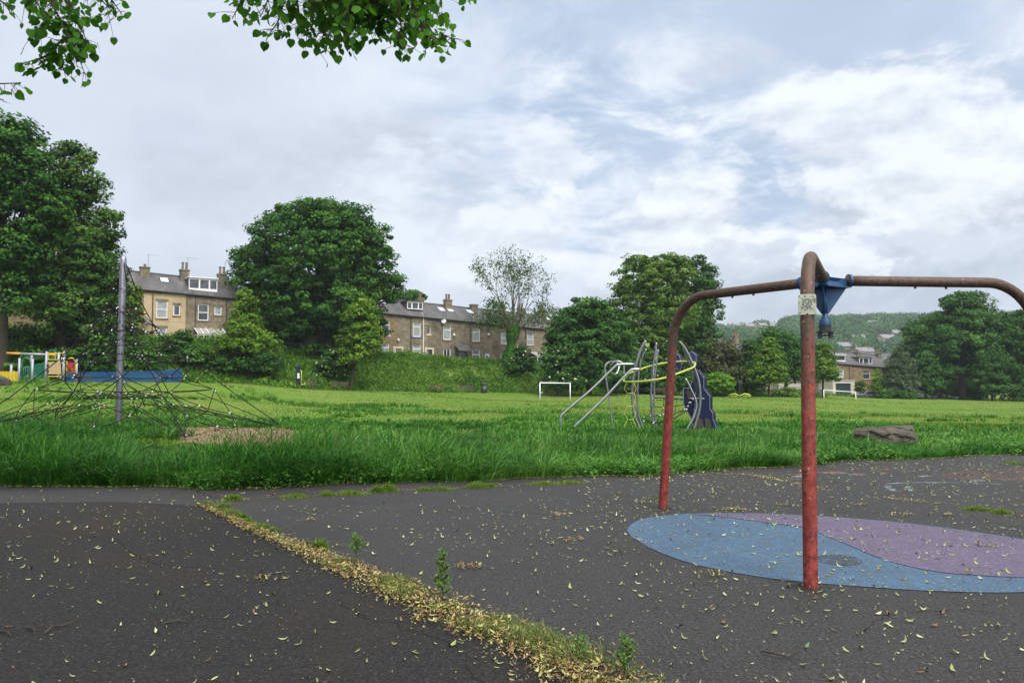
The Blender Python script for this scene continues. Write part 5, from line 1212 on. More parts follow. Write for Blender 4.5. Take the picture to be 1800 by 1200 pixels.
house(ST, 17.6, 22.0, 'terraced house directly behind the ivy covered ash trunk', 'st2',
      [(880.6, 583.5, 892, 604.5, 'sash', 'net_curtain'), (880, 622, 891.5, 644, 'top')], (), (20.4, -3.1, .6), (), (896, 553, 906, 568, -.9, ('w',)))
def ex_h6(st, root, roof):
    pipe(st, root, 923.5, 577, 645); dish(st, root, 919, 600, 'dark'); lean_to(st, root, 930, 961, 618, 626, 648, 2.2, True, 4)
house(ST, 22.0, 27.2, 'last terraced house before the dense dark tree, with a pale roofed conservatory', 'st1',
      [(926.8, 586, 938, 606.5, 'sash', 'net_curtain')], (), (23.8, -3.1, .7, .7), [(962, 562)], extra=ex_h6)
house(ST, 27.2, 32, 'terraced house almost hidden behind the dense dark tree', 'st2', [(975, 590, 986, 610, 'sash')], (), (27.6, -3.1, .7))
for i, (a_, b_, lab) in enumerate(((-33.4, -28.95, 'terraced house hidden behind the net climber pole and small dark tree'), (-37.9, -33.4, 'terraced house seen in chinks through the ragged maple'),
                                   (-42.5, -37.9, 'golden stone terraced house end showing between the first two tree trunks'), (-47, -42.5, 'terraced house behind the first sycamore trunk'))):
    house(ST, a_, b_, lab, 'st3', [(60 + i, 508, 76 + i, 534, 'sash')] if i == 2 else (), [(86, 556, 104, 580, 'garage')] if i == 2 else (), (a_ + .4, -3.1, .7), pots='terracotta')
# the far row on the right
o2 = P(1465, 690, 150); o2.z = 0
ST2 = Street(o2, 6.15, -.039, lambda a: .75 - .03 * a, rise=2.5, depth=8)
def ex_f1(st, root, roof):
    pipe(st, root, 1492, 640, 668)
    a, b, z0, z1 = st.box(1464, 668.5, 1503, 688, 3.0); mb = MB()
    da, db, dz0, dz1 = st.box(1469, 673.5, 1496, 688, 3.0); zb = st.base(a) - .6
    st.block(mb, a, da, .02, 3.0, zb, z1); st.block(mb, db, b, .02, 3.0, zb, z1); st.block(mb, da, db, .02, 3.0, dz1, z1 - .002); st.block(mb, a - .08, b + .08, .02, 3.1, z1 + .002, z1 + .12)
    g = obj('garage', mb, MAT['pale'], root); mb = MB(); st.block(mb, da, db, 2.78, 2.84, zb, dz1); 
    for i in range(1, 5): q = zb + (dz1 - zb) * i / 5; st.block(mb, da, db, 2.841, 2.855, q, q + .05)
    obj('garage_door', mb, MAT['garage'], g)
house(ST2, -1.2, 5.8, 'far brick house with a large white dormer above a white garage', 'st3', [(1473, 648, 1483.5, 663.5, 'sash', 'net_curtain'), (1499, 652, 1504, 667, 'none')], (), (4.9, -4.2, .3, .3), (), (1464, 623.5, 1486, 637, -.5, ('w',)), group='brick houses beyond the field', extra=ex_f1)
house(ST2, 5.8, 12.8, 'far brick house with a three paned slate dormer beside the willow', 'st3', [(1517.5, 652, 1529.5, 666, 'top')], (), (12.5, -3.4, .2, .5), (), (1511, 628, 1533, 639.5, -.5, ('s', .3, .75)), group='brick houses beyond the field')
house(ST2, 12.8, 20, 'far dark end house mostly behind the willow', 'st2', [(1545, 655, 1550.5, 668, 'none')], (), (19.6, -3.4, .4), group='brick houses beyond the field')
o3 = P(1235, 690, 142); o3.z = 0
ST3 = Street(o3, 8.0, -.03, lambda a: 1.5 - .03 * a, rise=2.4)
for i, lab in enumerate(('pinkish stone house glimpsed between the tall dark tree and the olive tree', 'house whose chimney shows above the olive tree', 'house whose chimney shows above the dark blue-green tree', 'house hidden behind the broad dull green tree', 'house with dark chimneys just beside the nearest red leg')):
    house(ST3, i * 7 - 1, i * 7 + 6, lab, 'st1' if i else 'pale', [(1238, 612, 1246, 626, 'sash'), (1238, 640, 1246, 652, 'sash')] if i == 0 else (), (), (i * 7 + 5.4, -3.4, 1.0, .8), pots='terracotta', group='houses behind the far trees')
o4 = P(1520, 690, 186); o4.z = 0
ST4 = Street(o4, 8.0, -.02, lambda a: 0, rise=2.0)
for i, lab in enumerate(('pale grey roof just above the far brick house', 'pale grey roof above the willow')):
    house(ST4, i * 9, i * 9 + 9, lab, 'pale', (), (), None, group='houses behind the far trees')
# ------------------------------------------------------------------ hillside houses
MAT['hillwall'] = simple('hill_house_stone', (.24, .205, .16), (.17, .15, .12), .2, .9); MAT['hillwallpale'] = simple('hill_house_pale_wall', (.42, .37, .27), None, .2, .9)
MAT['hillroof'] = simple('hill_house_roof', (.20, .19, .21), (.15, .145, .16), .2, .8); MAT['hillroofred'] = simple('hill_house_tile_roof', (.30, .17, .13), None, .2, .8)
HILLHOUSES = []
def hillhouse(px, D, wd, ht, lab, wall='hillwall', roof='hillroof', rot=0.0, gable=False, group='small houses on the far hill'):
    p = GP(px, D); HILLHOUSES.append((p.x, p.y)); t = thing('hillside_house', lab, 'house', p, group)
    c, s = math.cos(rot), math.sin(rot); X = Vector((c, s, 0)) * wd / 2; Y = Vector((-s, c, 0)) * 4.0; Zv = Vector((0, 0, 1))
    if gable: X, Y = Y, X
    b = p - Zv * 4; h = ht + 4; mb = MB(); ri = 3.0
    v = [b - X - Y, b + X - Y, b + X + Y, b - X + Y]; v += [q + Zv * h for q in v]; v += [b - X + Zv * (h + ri), b + X + Zv * (h + ri)]
    mb.add(v, [(0, 1, 5, 4), (2, 3, 7, 6), (1, 2, 6, 9, 5), (3, 0, 4, 8, 7)]); obj('wall', mb, MAT[wall], t)
    mb = MB(); e = .12; X2, Y2 = X * 1.06, Y * 1.14; q0 = b + Zv * (h + .1)
    a_ = [q0 - X2 - Y2 - Zv * .4, q0 + X2 - Y2 - Zv * .4, q0 + X2 + Zv * ri, q0 - X2 + Zv * ri, q0 - X2 + Y2 - Zv * .4, q0 + X2 + Y2 - Zv * .4]; up = Zv * .25
    mb.add(a_ + [k + up for k in a_], [(0, 1, 2, 3), (3, 2, 5, 4), (6, 9, 8, 7), (9, 10, 11, 8), (0, 6, 7, 1), (4, 5, 11, 10), (0, 3, 9, 6), (3, 4, 10, 9), (1, 7, 8, 2), (2, 8, 11, 5)])
    r_ = obj('roof', mb, MAT[roof], t)
    mb = MB(); cc = q0 + X * .8 + Zv * (ri - .3); mb.cbox(cc + Zv * .8, 1.1, .8, 2.2, rot); obj('chimney', mb, MAT['hillwall'], r_)
    mb = MB()
    for i in (-1, 0, 1):
        for zz in (1.2, 3.6):
            q = b + Zv * (4 + zz) + X * .55 * i - (Y if not gable else Y) * 1.001; mb.obox(q - X.normalized() * .5, X.normalized() * 1.0, Vector((0, -.05, 0)), Zv * 1.2)
    obj('window', mb, MAT['glass'], t)
row = [(1268, 1050, 'first small house on the far skyline, beside the tall dark tree', 'hillwallpale', 'hillroof', 1), (1281, 1040, 'tiny gabled house second along the far skyline row', 'hillwall', 'hillroof', 1), (1289, 1025, 'tiny cream gabled house with an orange roof on the far skyline', 'hillwallpale', 'hillroofred', 1),
       (1299, 1035, 'tiny grey roofed house next to the cream gabled one on the far skyline', 'hillwall', 'hillroof', 0), (1308, 1025, 'tiny gabled house in the middle of the far skyline row', 'hillwall', 'hillroof', 1), (1319, 1040, 'tiny gabled house beside the lone round tree of the far skyline', 'hillwall', 'hillroof', 1),
       (1327, 1030, 'tiny pale fronted house past the lone tree of the far skyline', 'hillwallpale', 'hillroof', 1), (1336, 1035, 'long roofed house near the end of the far skyline row', 'hillwall', 'hillroofred', 0), (1347, 1030, 'long grey roofed house just before the far skyline wood', 'hillwall', 'hillroof', 0), (1358, 1025, 'last house of the far skyline row, touching the wood', 'hillwall', 'hillroof', 0)]
for i, (a_, D_, lab, wl, rf, g_) in enumerate(row): hillhouse(a_, D_, 9.5 if not g_ else 7.5, 5.0, lab, wl, rf, rnd.uniform(-.3, .3), bool(g_))
for a_, D_, w_, lab, wl in ((1296, 960, 9, 'small house below the skyline row, under the cream gabled one', 'hillwallpale'), (1318, 930, 10, 'small house below the skyline row, under the lone round tree', 'hillwall'), (1341, 940, 10, 'small house below the end of the skyline row', 'hillwallpale'), (1362, 900, 9, 'small house below the start of the hill wood', 'hillwall'),
                           (1538, 860, 12, 'tall pale house alone among trees halfway up the hill', 'hillwallpale'), (1488, 640, 14, 'long low house in the hill trees right of the blue hub', 'hillwall'), (1510, 700, 10, 'small house in the hill trees above the far brick roofs', 'hillwall'), (1560, 700, 16, 'pair of joined pale houses low on the hill near the largest sycamore', 'hillwallpale'),
                           (1577, 740, 9, 'small house low on the hill closest to the largest sycamore', 'hillwall'), (1398, 520, 14, 'grey roofed house in the valley left of the nearest red leg', 'hillwall'), (1410, 540, 12, 'grey roofed house in the valley touching the nearest red leg', 'hillwallpale'), (1470, 520, 12, 'house in the valley just above the young tree beside the red leg', 'hillwall'), (1520, 600, 12, 'low house in the valley above the three paned dormer', 'hillwallpale')):
    hillhouse(a_, D_, w_, 5.0, lab, wl, 'hillroof', rnd.uniform(-.4, .4), False)
hillwood()
# ------------------------------------------------------------------ haze
mb = MB(); mb.box(-2500, 2500, -120, 2600, -12, 160)
hm = newmat('haze_air'); pv = N('ShaderNodeVolumePrincipled'); pv.inputs['Color'].default_value = (.78, .86, .97, 1); pv.inputs['Density'].default_value = .00018; pv.inputs['Anisotropy'].default_value = 0.0
o_ = N('ShaderNodeOutputMaterial'); L(pv.outputs[0], o_.inputs['Volume']); hz_o = obj('haze', mb, hm); tag(hz_o, kind='stuff')
# ------------------------------------------------------------------ tyre swing frame
NB = G0(1425, 1033); LB = G0(1165, 893)
side = LB - NB; mid = (LB + NB) / 2; perp = Vector((side.y, -side.x, 0)).normalized()
HUBC = mid + perp * side.length / (2 * math.sqrt(3)); HZ = 2.76
RB = HUBC + (HUBC - mid) * 2 + (HUBC - mid).normalized() * .21
def leg_path(B, lean=.22, hz=HZ):
    dr = (B - HUBC); Rr = dr.length; dr.normalize(); bend = .52
    top_r = Rr - lean; pts = [B - Vector((0, 0, .05)), B]
    z1 = hz - bend; a = HUBC + dr * top_r; 
    for k in range(1, 9): pts.append(B.lerp(Vector((a.x, a.y, z1)), k / 8))
    # quarter bend toward the hub
    for k in range(1, 13):
        t = math.pi / 2 * k / 12; r_ = top_r - bend * (1 - math.cos(t)) - .035 * math.sin(t); z = z1 + bend * math.sin(t); q = HUBC + dr * r_; pts.append(Vector((q.x, q.y, z)))
    q1 = HUBC + dr * .26; p0 = pts[-1]
    for k in range(1, 7): pts.append(p0.lerp(Vector((q1.x, q1.y, hz)), k / 6))
    return pts
fr = thing('tyre_swing_frame', 'rusty red three legged pipe frame of a missing tyre swing with a blue central hub', 'swing frame', HUBC)
for B in (NB, LB, RB):
    mb = MB(); pth = leg_path(B); mb.tube(pth, .057, 24); lg = obj('leg', mb, MAT['rust'], fr, smooth=True)
    # bolts under the horizontal run
    mb = MB()
    for f in (.30, .52):
        q = pth[-7].lerp(pth[-1], f) - Vector((0, 0, .062)); mb.tube([q + Vector((0, 0, .012)), q - Vector((0, 0, .014))], .014, 8)
    obj('bolt', mb, MAT['dark'], lg)
    mb = MB(); d = (B - HUBC).normalized(); q = HUBC + d * .27 + Vector((0, 0, HZ)); mb.tube([q, q + d * .03], .074, 20); obj('collar', mb, MAT['bluehub'], lg)
# hub: three plates, ring and swivel
mb = MB(); Zv = Vector((0, 0, 1))
for B in (NB, LB, RB):
    d = (B - HUBC).normalized(); s = Vector((-d.y, d.x, 0)); c = HUBC + Zv * HZ
    mb.prism([c + d * .005 + Zv * .0 - s * .007, c + d * .26 - s * .007, c + d * .26 - Zv * .075 - s * .007, c + d * .245 - Zv * .085 - s * .007, c + d * .028 - Zv * .38 - s * .007, c + d * .005 - Zv * .38 - s * .007], s * .014)
    mb.prism([c + d * .27 - s * .055 - Zv * .080, c + d * .27 + s * .055 - Zv * .080, c + s * .02 - Zv * .080, c - s * .02 - Zv * .080], Zv * .012)
for a, b in ((NB, LB), (LB, RB), (RB, NB)):
    p0 = HUBC + (a - HUBC).normalized() * .27 + Zv * (HZ - .005); p1 = HUBC + (b - HUBC).normalized() * .27 + Zv * (HZ - .005); n = ((p0 + p1) / 2 - HUBC); n.z = 0; n.normalize()
    q0, q1 = p0.lerp(p1, .06), p0.lerp(p1, .94); m_ = (q0 + q1) / 2 - n * .05
    mb.prism([q0 - Zv * .07 , m_ - Zv * .07, q1 - Zv * .07, q1 + Zv * .03, m_ + Zv * .03, q0 + Zv * .03], -n * .012)
    mb.prism([q0 - Zv * .075, q1 - Zv * .075, HUBC + Zv * (HZ - .075)], Zv * .010)
hub = obj('hub', mb, MAT['bluehub'], fr, bevel=.003)
mb = MB(); c = HUBC + Zv * HZ
mb.tube([c - Zv * .10, c - Zv * .36], .026, 14)
mb.tube([c - Zv * .36, c - Zv * .39, c - Zv * .44, c - Zv * .485, c - Zv * .50], [.027, .030, .060, .064, .064], 20)
obj('hub_stem', mb, MAT['bluehub'], hub, smooth=True)
mb = MB(); mb.tube([c - Zv * .497, c - Zv * .555], [.066, .064], 20); mb.tube([c - Zv * .552, c - Zv * .568], .096, 6)
for i in (-1, 1): mb.cbox(c + Vector((.058 * i, 0, -.598)), .034, .045, .072)
mb.tube([c + Vector((-.09, 0, -.600)), c + Vector((.09, 0, -.600))], .008, 8)
obj('swivel_clevis', mb, MAT['black'], hub)
# graffitied plate on the nearest leg
def plate_mat():
    m = newmat('graffitied_white_plate'); v = OBJ(); n = NOISE(v, 26, 6, .7); n2 = NOISE(v, 70, 3, .6); n3 = NOISE(v, 9, 4, .6)
    c = MIX(CR(n3, (.35, 0.), (.7, 1.)), (.46, .48, .40), (.33, .36, .27)); c = MIX(CR(n, (.56, 0.), (.61, 1.)), c, (.07, .07, .06)); c = MIX(CR(n2, (.62, 0.), (.68, .8)), c, (.14, .15, .10))
    finish(PBSDF(c, .6, 0, .4, n, .3, .004)); return m
MAT['plate'] = plate_mat()
pc = P(1423, 531.5, 1); dN = (NB - HUBC).normalized(); pz = 1.6 + (680 - 531.5) / F * 6.55
f_ = pz / HZ; ax = NB + (HUBC + dN * ((NB - HUBC).length - .22) - NB) * (pz / (HZ - .52)); ax.z = pz
tocam = (Vector((0, 0, pz)) - ax).normalized(); rt = Vector((tocam.y, -tocam.x, 0)) * -1
pc = ax + tocam * .064
pl = []
w2, h2, r_ = .0705, .086, .018
for cx, cz, a0 in ((w2 - r_, h2 - r_, 0), (-w2 + r_, h2 - r_, 90), (-w2 + r_, -h2 + r_, 180), (w2 - r_, -h2 + r_, 270)):
    for k in range(5): a = R(a0 + k * 22.5); pl.append(pc + rt * (cx + r_ * math.cos(a)) + Zv * (cz + r_ * math.sin(a)))
mb = MB(); mb.prism(pl, tocam * -.022); plt = obj('plate', mb, MAT['plate'], fr, bevel=.003)
mb = MB(); q = pc + tocam * .004 + Zv * .012
circ = lambda o, r: [o + rt * r * math.cos(a) + Zv * r * math.sin(a) for a in np.linspace(0, 2 * math.pi, 20)[:-1]]
mb.tube(circ(q, .034), .0022, 4, closed=True)
for (x0, z0, x1, z1) in ((-.016, .012, -.008, .004), (-.008, .012, -.016, .004), (.006, .012, .016, .002), (.016, .012, .006, .004), (-.014, -.010, .0, -.016), (0, -.016, .016, -.008), (0, -.034, .002, -.052), (-.03, .03, -.04, .045), (-.046, -.03, -.034, -.04), (-.034, -.04, -.042, -.052), (.03, -.045, .044, -.05), (.038, .03, .05, .02), (.004, .0, -.002, -.004), (-.02, -.05, -.008, -.058), (.02, -.04, .03, -.032)):
    mb.tube([q + rt * x0 + Zv * z0, q + rt * x1 + Zv * z1], .002, 4)
obj('graffiti', mb, MAT['black'], plt)
mb = MB(); mb.tube([ax - Zv * .03, ax + Zv * .03], .0615, 20); obj('plate_strap', mb, MAT['dark'], plt, smooth=True)
# ------------------------------------------------------------------ net climber
NP = P(208, 752, 27); NP.z = zg(NP.x, 27) ; TOP = P(217, 449, 27.0)
ncl = thing('net_climber', 'black rope pyramid climbing net on a tall steel pole in the bark bed', 'climbing net', NP)
hgt = TOP.z - NP.z; lean = Vector((TOP.x - NP.x, 0, 0)) / hgt
mb = MB(); mb.tube([NP - Zv * .3, NP + Zv * .1, TOP - Zv * .16, TOP - Zv * .05, TOP], [.108, .108, .104, .085, .03], 24); obj('pole', mb, MAT['steel'], ncl, smooth=True)
rp = MB(); cl = MB(); RR = .014
def rope(a, b, sag=0.0, n=1, r=RR, clamps=True):
    a, b = Vector(a), Vector(b)
    if sag: n = max(n, 5)
    pts = [a.lerp(b, i / n) - Zv * sag * 4 * (i / n) * (1 - i / n) for i in range(n + 1)]; rp.tube(pts, r, 5, cap=False)
    if clamps:
        for p, q in ((pts[0], pts[1]), (pts[-1], pts[-2])):
            if (q - p).length < 1e-6: continue
            d = (q - p).normalized(); k_ = rnd.random()
            if k_ < .42: cl.tube([p + d * .05, p + d * .11], .0155, 6)
def knot(p, s=1.0): rp.sphere(p, .026 * s, 6, 4)
def netobj(name, r_, c_, par):
    nf = len(r_.f); o = obj(name, MB().add(r_.v + c_.v, r_.f + [tuple(i + len(r_.v) for i in f) for f in c_.f]), MAT['rope'], par, smooth=True)
    o.data.materials.append(MAT['clamp']); mi = np.zeros(len(o.data.polygons), dtype=np.int32); mi[nf:] = 1; o.data.polygons.foreach_set('material_index', mi); return o
anch = []
for (a_, b_, D_) in ((497, 754, 30.0), (322, 748, 23.2), (-62, 744, 24.0), (70, 700, 31.6)):
    p = P(a_, b_, D_); p.z = zg(p.x, p.y) + .06; anch.append(p)
anch = [P(497, 754, 29.2), P(326, 750, 22.4), P(-70, 730, 24.6), P(95, 715, 32)]
for p in anch: p.z = zg(p.x, p.y) + .08
ctr = lambda z: Vector((NP.x, 27, NP.z)) + Vector((lean.x * z, 0, z))
top = TOP - Zv * .06
mids = []
for i, A in enumerate(anch):
    h = Vector((A.x - NP.x, A.y - 27, 0)); m1 = ctr(2.25) + h * .40; mids.append(m1)
    e_pts = [top, ctr(hgt * .72) + h * .115, ctr(hgt * .55) + h * .21, m1, ctr(1.05) + h * .70, A]
    for k in range(5): rope(e_pts[k], e_pts[k + 1], r=RR * 1.25); knot(e_pts[k + 1])
    rope(A + Vector((.05, 0, 0)), ctr(1.15) + h * .45, .0, 4); rope(A, ctr(.75) + h * .30, .0); rope(A, ctr(.5) + h * .12 + Vector((0, 0, .3)))
for lv, fr_, sg in ((.80, .075, 0), (.66, .14, .02), (.55, .21, .04), (.47, .29, .05), (.385, .375, .06)):
    ring = [ctr(hgt * lv) + Vector((A.x - NP.x, A.y - 27, 0)) * fr_ for A in anch]
    for i in range(4): 
        rope(ring[i], ring[(i + 1) % 4], sg); knot(ring[i])
        if lv < .7: rope(ctr(hgt * (lv + .04)) , ring[i], .02); knot(ctr(hgt * (lv + .04)) + (ring[i] - ctr(hgt * lv)).normalized() * .14, .8)
# inner octahedral net
def lev(z, f, off): return [ctr(z) + (Vector((A.x - NP.x, A.y - 27, 0)) * (1 - off) + Vector((B.x - NP.x, B.y - 27, 0)) * off) * f for A, B in zip(anch, anch[1:] + anch[:1])]
L0 = lev(4.0, .11, .5); L1 = lev(3.3, .22, 0); L1b = lev(3.1, .22, .5); L2 = lev(2.45, .33, .5); L2a = lev(2.3, .40, 0); L3 = lev(1.65, .45, .25); L3b = lev(1.65, .45, .75); L4 = lev(1.15, .42, .5); L4a = lev(1.25, .56, 0); L5 = lev(.95, .26, 0); L5b = lev(1.0, .24, .5); L6 = lev(.62, .56, .5)
def web(Aa, Bb, sh=0, sag=.02):
    for i in range(4): rope(Aa[i], Bb[(i + sh) % 4], sag)
for a_, b_, sh in ((L0, L1, 0), (L0, L1, 1), (L0, L1b, 0), (L1, L1b, 0), (L1b, L1, 1), (L1b, L2, 0), (L1, L2, 0), (L1, L2a, 0), (L2a, L2, 0), (L2, L2a, 1), (L2, L3, 0), (L2, L3b, 0), (L2a, L3, 0), (L3b, L2a, 1), (L3, L3b, 0), (L3, L4, 0), (L3b, L4, 0), (L3, L4a, 0), (L3b, L4a, 1), (L4, L5, 0), (L4, L5, 1), (L4, L5b, 0), (L5, L5b, 0), (L5b, L5, 1), (L4, L6, 0), (L4a, L4, 0), (L4, L4a, 1)):
    web(a_, b_, sh)
for Lx in (L1b, L2, L3, L3b, L4, L5, L5b, L4a):
    for p in Lx: knot(p)
for z_, Lx in ((3.6, L1b), (2.9, L2), (1.6, L5b), (1.15, L5), (3.9, L1)):
    for p in Lx: rope(ctr(z_) + (p - ctr(z_)).normalized() * .12, p, .01)
# low sagging skirt between the anchors
for i in range(4):
    A, B = anch[i], anch[(i + 1) % 4]; 
    low = [A.lerp(B, f) * (1 - .42 * math.sin(math.pi * f)) + (Vector((NP.x, 27, 0)) * .42 * math.sin(math.pi * f)) for f in (0, .2, .4, .6, .8, 1)]
    low = [Vector((p.x, p.y, zg(p.x, p.y) + h_)) for p, h_ in zip(low, (.08, .55, .80, .80, .55, .08))]
    for k in range(5): rope(low[k], low[k + 1], .04 if k != 2 else .10)
    for k in (1, 2, 3, 4):
        rope(low[k], (L4a[i] if k < 2 else L4[i] if k < 4 else L4a[(i + 1) % 4]), .02); knot(low[k])
    s_ = [low[1], low[1].lerp(low[4], .33) + (low[2] - ctr(.8)) * .25 - Zv * .38, low[1].lerp(low[4], .66) + (low[3] - ctr(.8)) * .25 - Zv * .38, low[4]]
    for k in range(3): rope(s_[k], s_[k + 1], .06)
    rope(s_[1], low[2]); rope(s_[2], low[3])
netobj('rope_net', rp, cl, ncl)
# ------------------------------------------------------------------ arched climbing frame
CD = 27.5
def C(px, py, dy=0.0): return P(px, py, CD + dy)
def smooth(pts, k=5):
    pts = [Vector(p) for p in pts]; out_ = []
    for i in range(len(pts) - 1):
        p1, p2 = pts[i], pts[i + 1]; p0 = pts[i - 1] if i else p1 * 2 - p2; p3 = pts[i + 2] if i + 2 < len(pts) else p2 * 2 - p1
        for j in range(k):
            t = j / k; out_.append(.5 * ((2 * p1) + (p2 - p0) * t + (2 * p0 - 5 * p1 + 4 * p2 - p3) * t * t + (3 * p1 - p0 - 3 * p2 + p3) * t ** 3))
    return out_ + [pts[-1]]
def toground(p): q = Vector(p); q.z = zg(q.x, q.y) - .12; return q
cf = thing('climbing_frame', 'silver arched climbing frame with yellow ring, sliding bars and a navy rock wall panel', 'climbing frame', GP(1150, CD))
def Tb(name, pts, r, mat, par=cf, seg=10, k=5, sm=True):
    mb = MB(); mb.tube(smooth(pts, k) if sm else pts, r, seg); return obj(name, mb, MAT[mat], par, smooth=True)
Tb('slide_bar', [toground(C(986, 760, .3)), C(986, 750, .3), C(986, 736, .3), C(992, 725, .3), C(1040, 684, .3), C(1078, 647, .3), C(1088, 640.5, .3), C(1116, 640, .3)], .042, 'polished')
Tb('slide_bar', [toground(C(1009, 765, -.5)), C(1010, 752, -.5), C(1018, 742, -.5), C(1060, 702, -.5), C(1104, 655, -.5), C(1114, 649, -.5), C(1124, 649, -.5)], .042, 'polished')
Tb('spiral_pole', [toground(C(1077, 755, 1.2)), C(1075, 735, 1.2), C(1069, 690, 1.2), C(1064, 655, 1.2), C(1065, 641, 1.2), C(1073, 635.5, 1.2), C(1084, 636, 1.0), C(1088, 645, .8), C(1084, 656, .7), C(1077, 656, .6), C(1073, 647, .5), C(1077, 638, .4), C(1086, 634.5, .3), C(1096, 641, .3), C(1097, 660, .3)], .028, 'polished')
def truss(name, A, Bp, r=.035, nr=9):
    a, b = smooth(A, 6), smooth(Bp, 6); mb = MB(); mb.tube(a, r, 9); mb.tube(b, r * .8, 9); t = obj(name, mb, MAT['galv'], cf, smooth=True)
    mb = MB(); m_ = min(len(a), len(b)); st = max(1, m_ // nr)
    for i in range(2, m_ - 1, st):
        j = min(int(i * len(b) / m_), len(b) - 1); mb.tube([a[i], b[j]], .016, 6)
        if i + st < m_ and (i // st) % 2 == 0: mb.tube([a[i], b[min(int((i + st) * len(b) / m_), len(b) - 1)]], .010, 5)
    obj('rung', mb, MAT['galv'], t)
truss('arched_post', [C(1135, 598), C(1126, 616), C(1118, 642), C(1112.5, 672), C(1111.5, 700), C(1115, 728), C(1124, 752), toground(C(1127, 762))],
      [C(1136, 613, .35), C(1128, 630, .35), C(1123, 655, .35), C(1120.5, 690, .35), C(1121, 715, .35), C(1124, 735, .35), C(1130, 752, .35), toground(C(1131, 762, .35))], .042)
truss('arched_post', [C(1154, 602, 1.3), C(1151, 625, 1.3), C(1147, 650, 1.3), C(1144.5, 690, 1.3), C(1145, 720, 1.3), C(1148, 745, 1.3), toground(C(1150, 758, 1.3))],
      [C(1157, 614, .8), C(1154, 640, .8), C(1151, 665, .8), C(1149.5, 700, .8), C(1150.5, 725, .8), C(1154, 752, .8), toground(C(1155, 762, .8))], .035)
truss('arched_post', [C(1194, 600, .2), C(1204, 612, .2), C(1216, 636, .2), C(1227, 665, .2), C(1231, 695, .2), C(1229, 722, .2), C(1222, 748, .2), toground(C(1218, 762, .2))],
      [C(1208, 630, .5), C(1216, 655, .5), C(1221, 680, .5), C(1222, 705, .5), C(1219, 730, .5), C(1210, 752, .5), toground(C(1206, 762, .5))], .044)
Tb('curved_bar', [C(1205, 665, -.4), C(1213, 680, -.4), C(1222, 700, -.4), C(1224.5, 714, -.4), C(1220, 732, -.4), C(1209, 752, -.4), toground(C(1205, 762, -.4))], .030, 'polished')
Tb('cross_bar', [C(1150, 698.5, 1.0), C(1238, 700.5, .3)], .030, 'galv', sm=False)
# yellow ring: a tilted closed loop
rg = [C(1096, 669, 0), C(1103, 658, .7), C(1122, 650, 1.1), C(1150, 641.5, 1.5), (C(1180, 636.5, 1.5)), C(1208, 635, 1.1), C(1221, 637.5, .4), C(1219, 645, -.3), C(1200, 653, -.8), C(1168, 664, -1.1), C(1135, 669.5, -1.0), C(1108, 671, -.5)]
ring_s = []
n = len(rg)
for i in range(n):
    p0, p1, p2, p3 = rg[i - 1], rg[i], rg[(i + 1) % n], rg[(i + 2) % n]
    for j in range(5):
        t = j / 5; ring_s.append(.5 * ((2 * p1) + (p2 - p0) * t + (2 * p0 - 5 * p1 + 4 * p2 - p3) * t * t + (3 * p1 - p0 - 3 * p2 + p3) * t ** 3))
mb = MB(); mb.tube(ring_s, .033, 10, closed=True); obj('yellow_ring', mb, MAT['yellow'], cf, smooth=True)
# hexagonal chain ladder
mb = MB(); tops = (1100, 672); 
def hexl(x, y): return C(x, y, -.3)
ys = [672, 683, 691, 703, 714, 726, 737, 749, 757]; lx = [1102, 1097, 1103, 1097, 1103, 1097, 1103, 1097, 1101]; rx = [1114, 1118, 1115, 1118, 1113, 1118, 1113, 1118, 1116]
mb.tube([hexl(a, b) for a, b in zip(lx, ys)], .012, 6); mb.tube([hexl(a, b) for a, b in zip(rx, ys)], .012, 6)
for i in (2, 4, 6): mb.tube([hexl(lx[i], ys[i]), hexl(rx[i], ys[i])], .014, 6)
obj('chain_ladder', mb, MAT['yellow'], cf, smooth=True)
# inner net of the ring and the lower net
rp = MB(); cl = MB()
for i in range(2, 28, 3): 
    a, b = ring_s[i + 2], ring_s[len(ring_s) - 3 - i]; rope(a, b, .12, 5, .010)
for i in range(0, 18, 4): m_ = [ring_s[(i + 4 + k * 3) % 60].lerp(ring_s[(52 - i - k * 3) % 60], .5) - Zv * .12 for k in range(2)]; rope(m_[0], m_[1], .03, 5, .010)
g_ = [[C(1148, 702, 1.2), C(1167, 701, .9), C(1190, 701, .7), C(1222, 701, .4)], [C(1148, 712, 1.2), C(1166, 714, .7), C(1188, 713, .4), C(1215, 705, .3)], [C(1140, 730, .6), C(1162, 727, .3), C(1186, 727, .1), C(1212, 711, .1)], [C(1130, 733, .2), C(1154, 742, 0), C(1182, 736, -.1), C(1205, 722, 0)], [C(1128, 738, 0), C(1152, 743, -.2), C(1178, 739, -.2), C(1206, 716, -.1)]]
for r_i, r_ in enumerate(g_):
    for k in range(3): rope(r_[k], r_[k + 1], .04, 5, .012)
    if r_i:
        for k in range(4): rope(g_[r_i - 1][k], r_[k], .01, 5, .011)
netobj('climbing_net', rp, cl, cf)
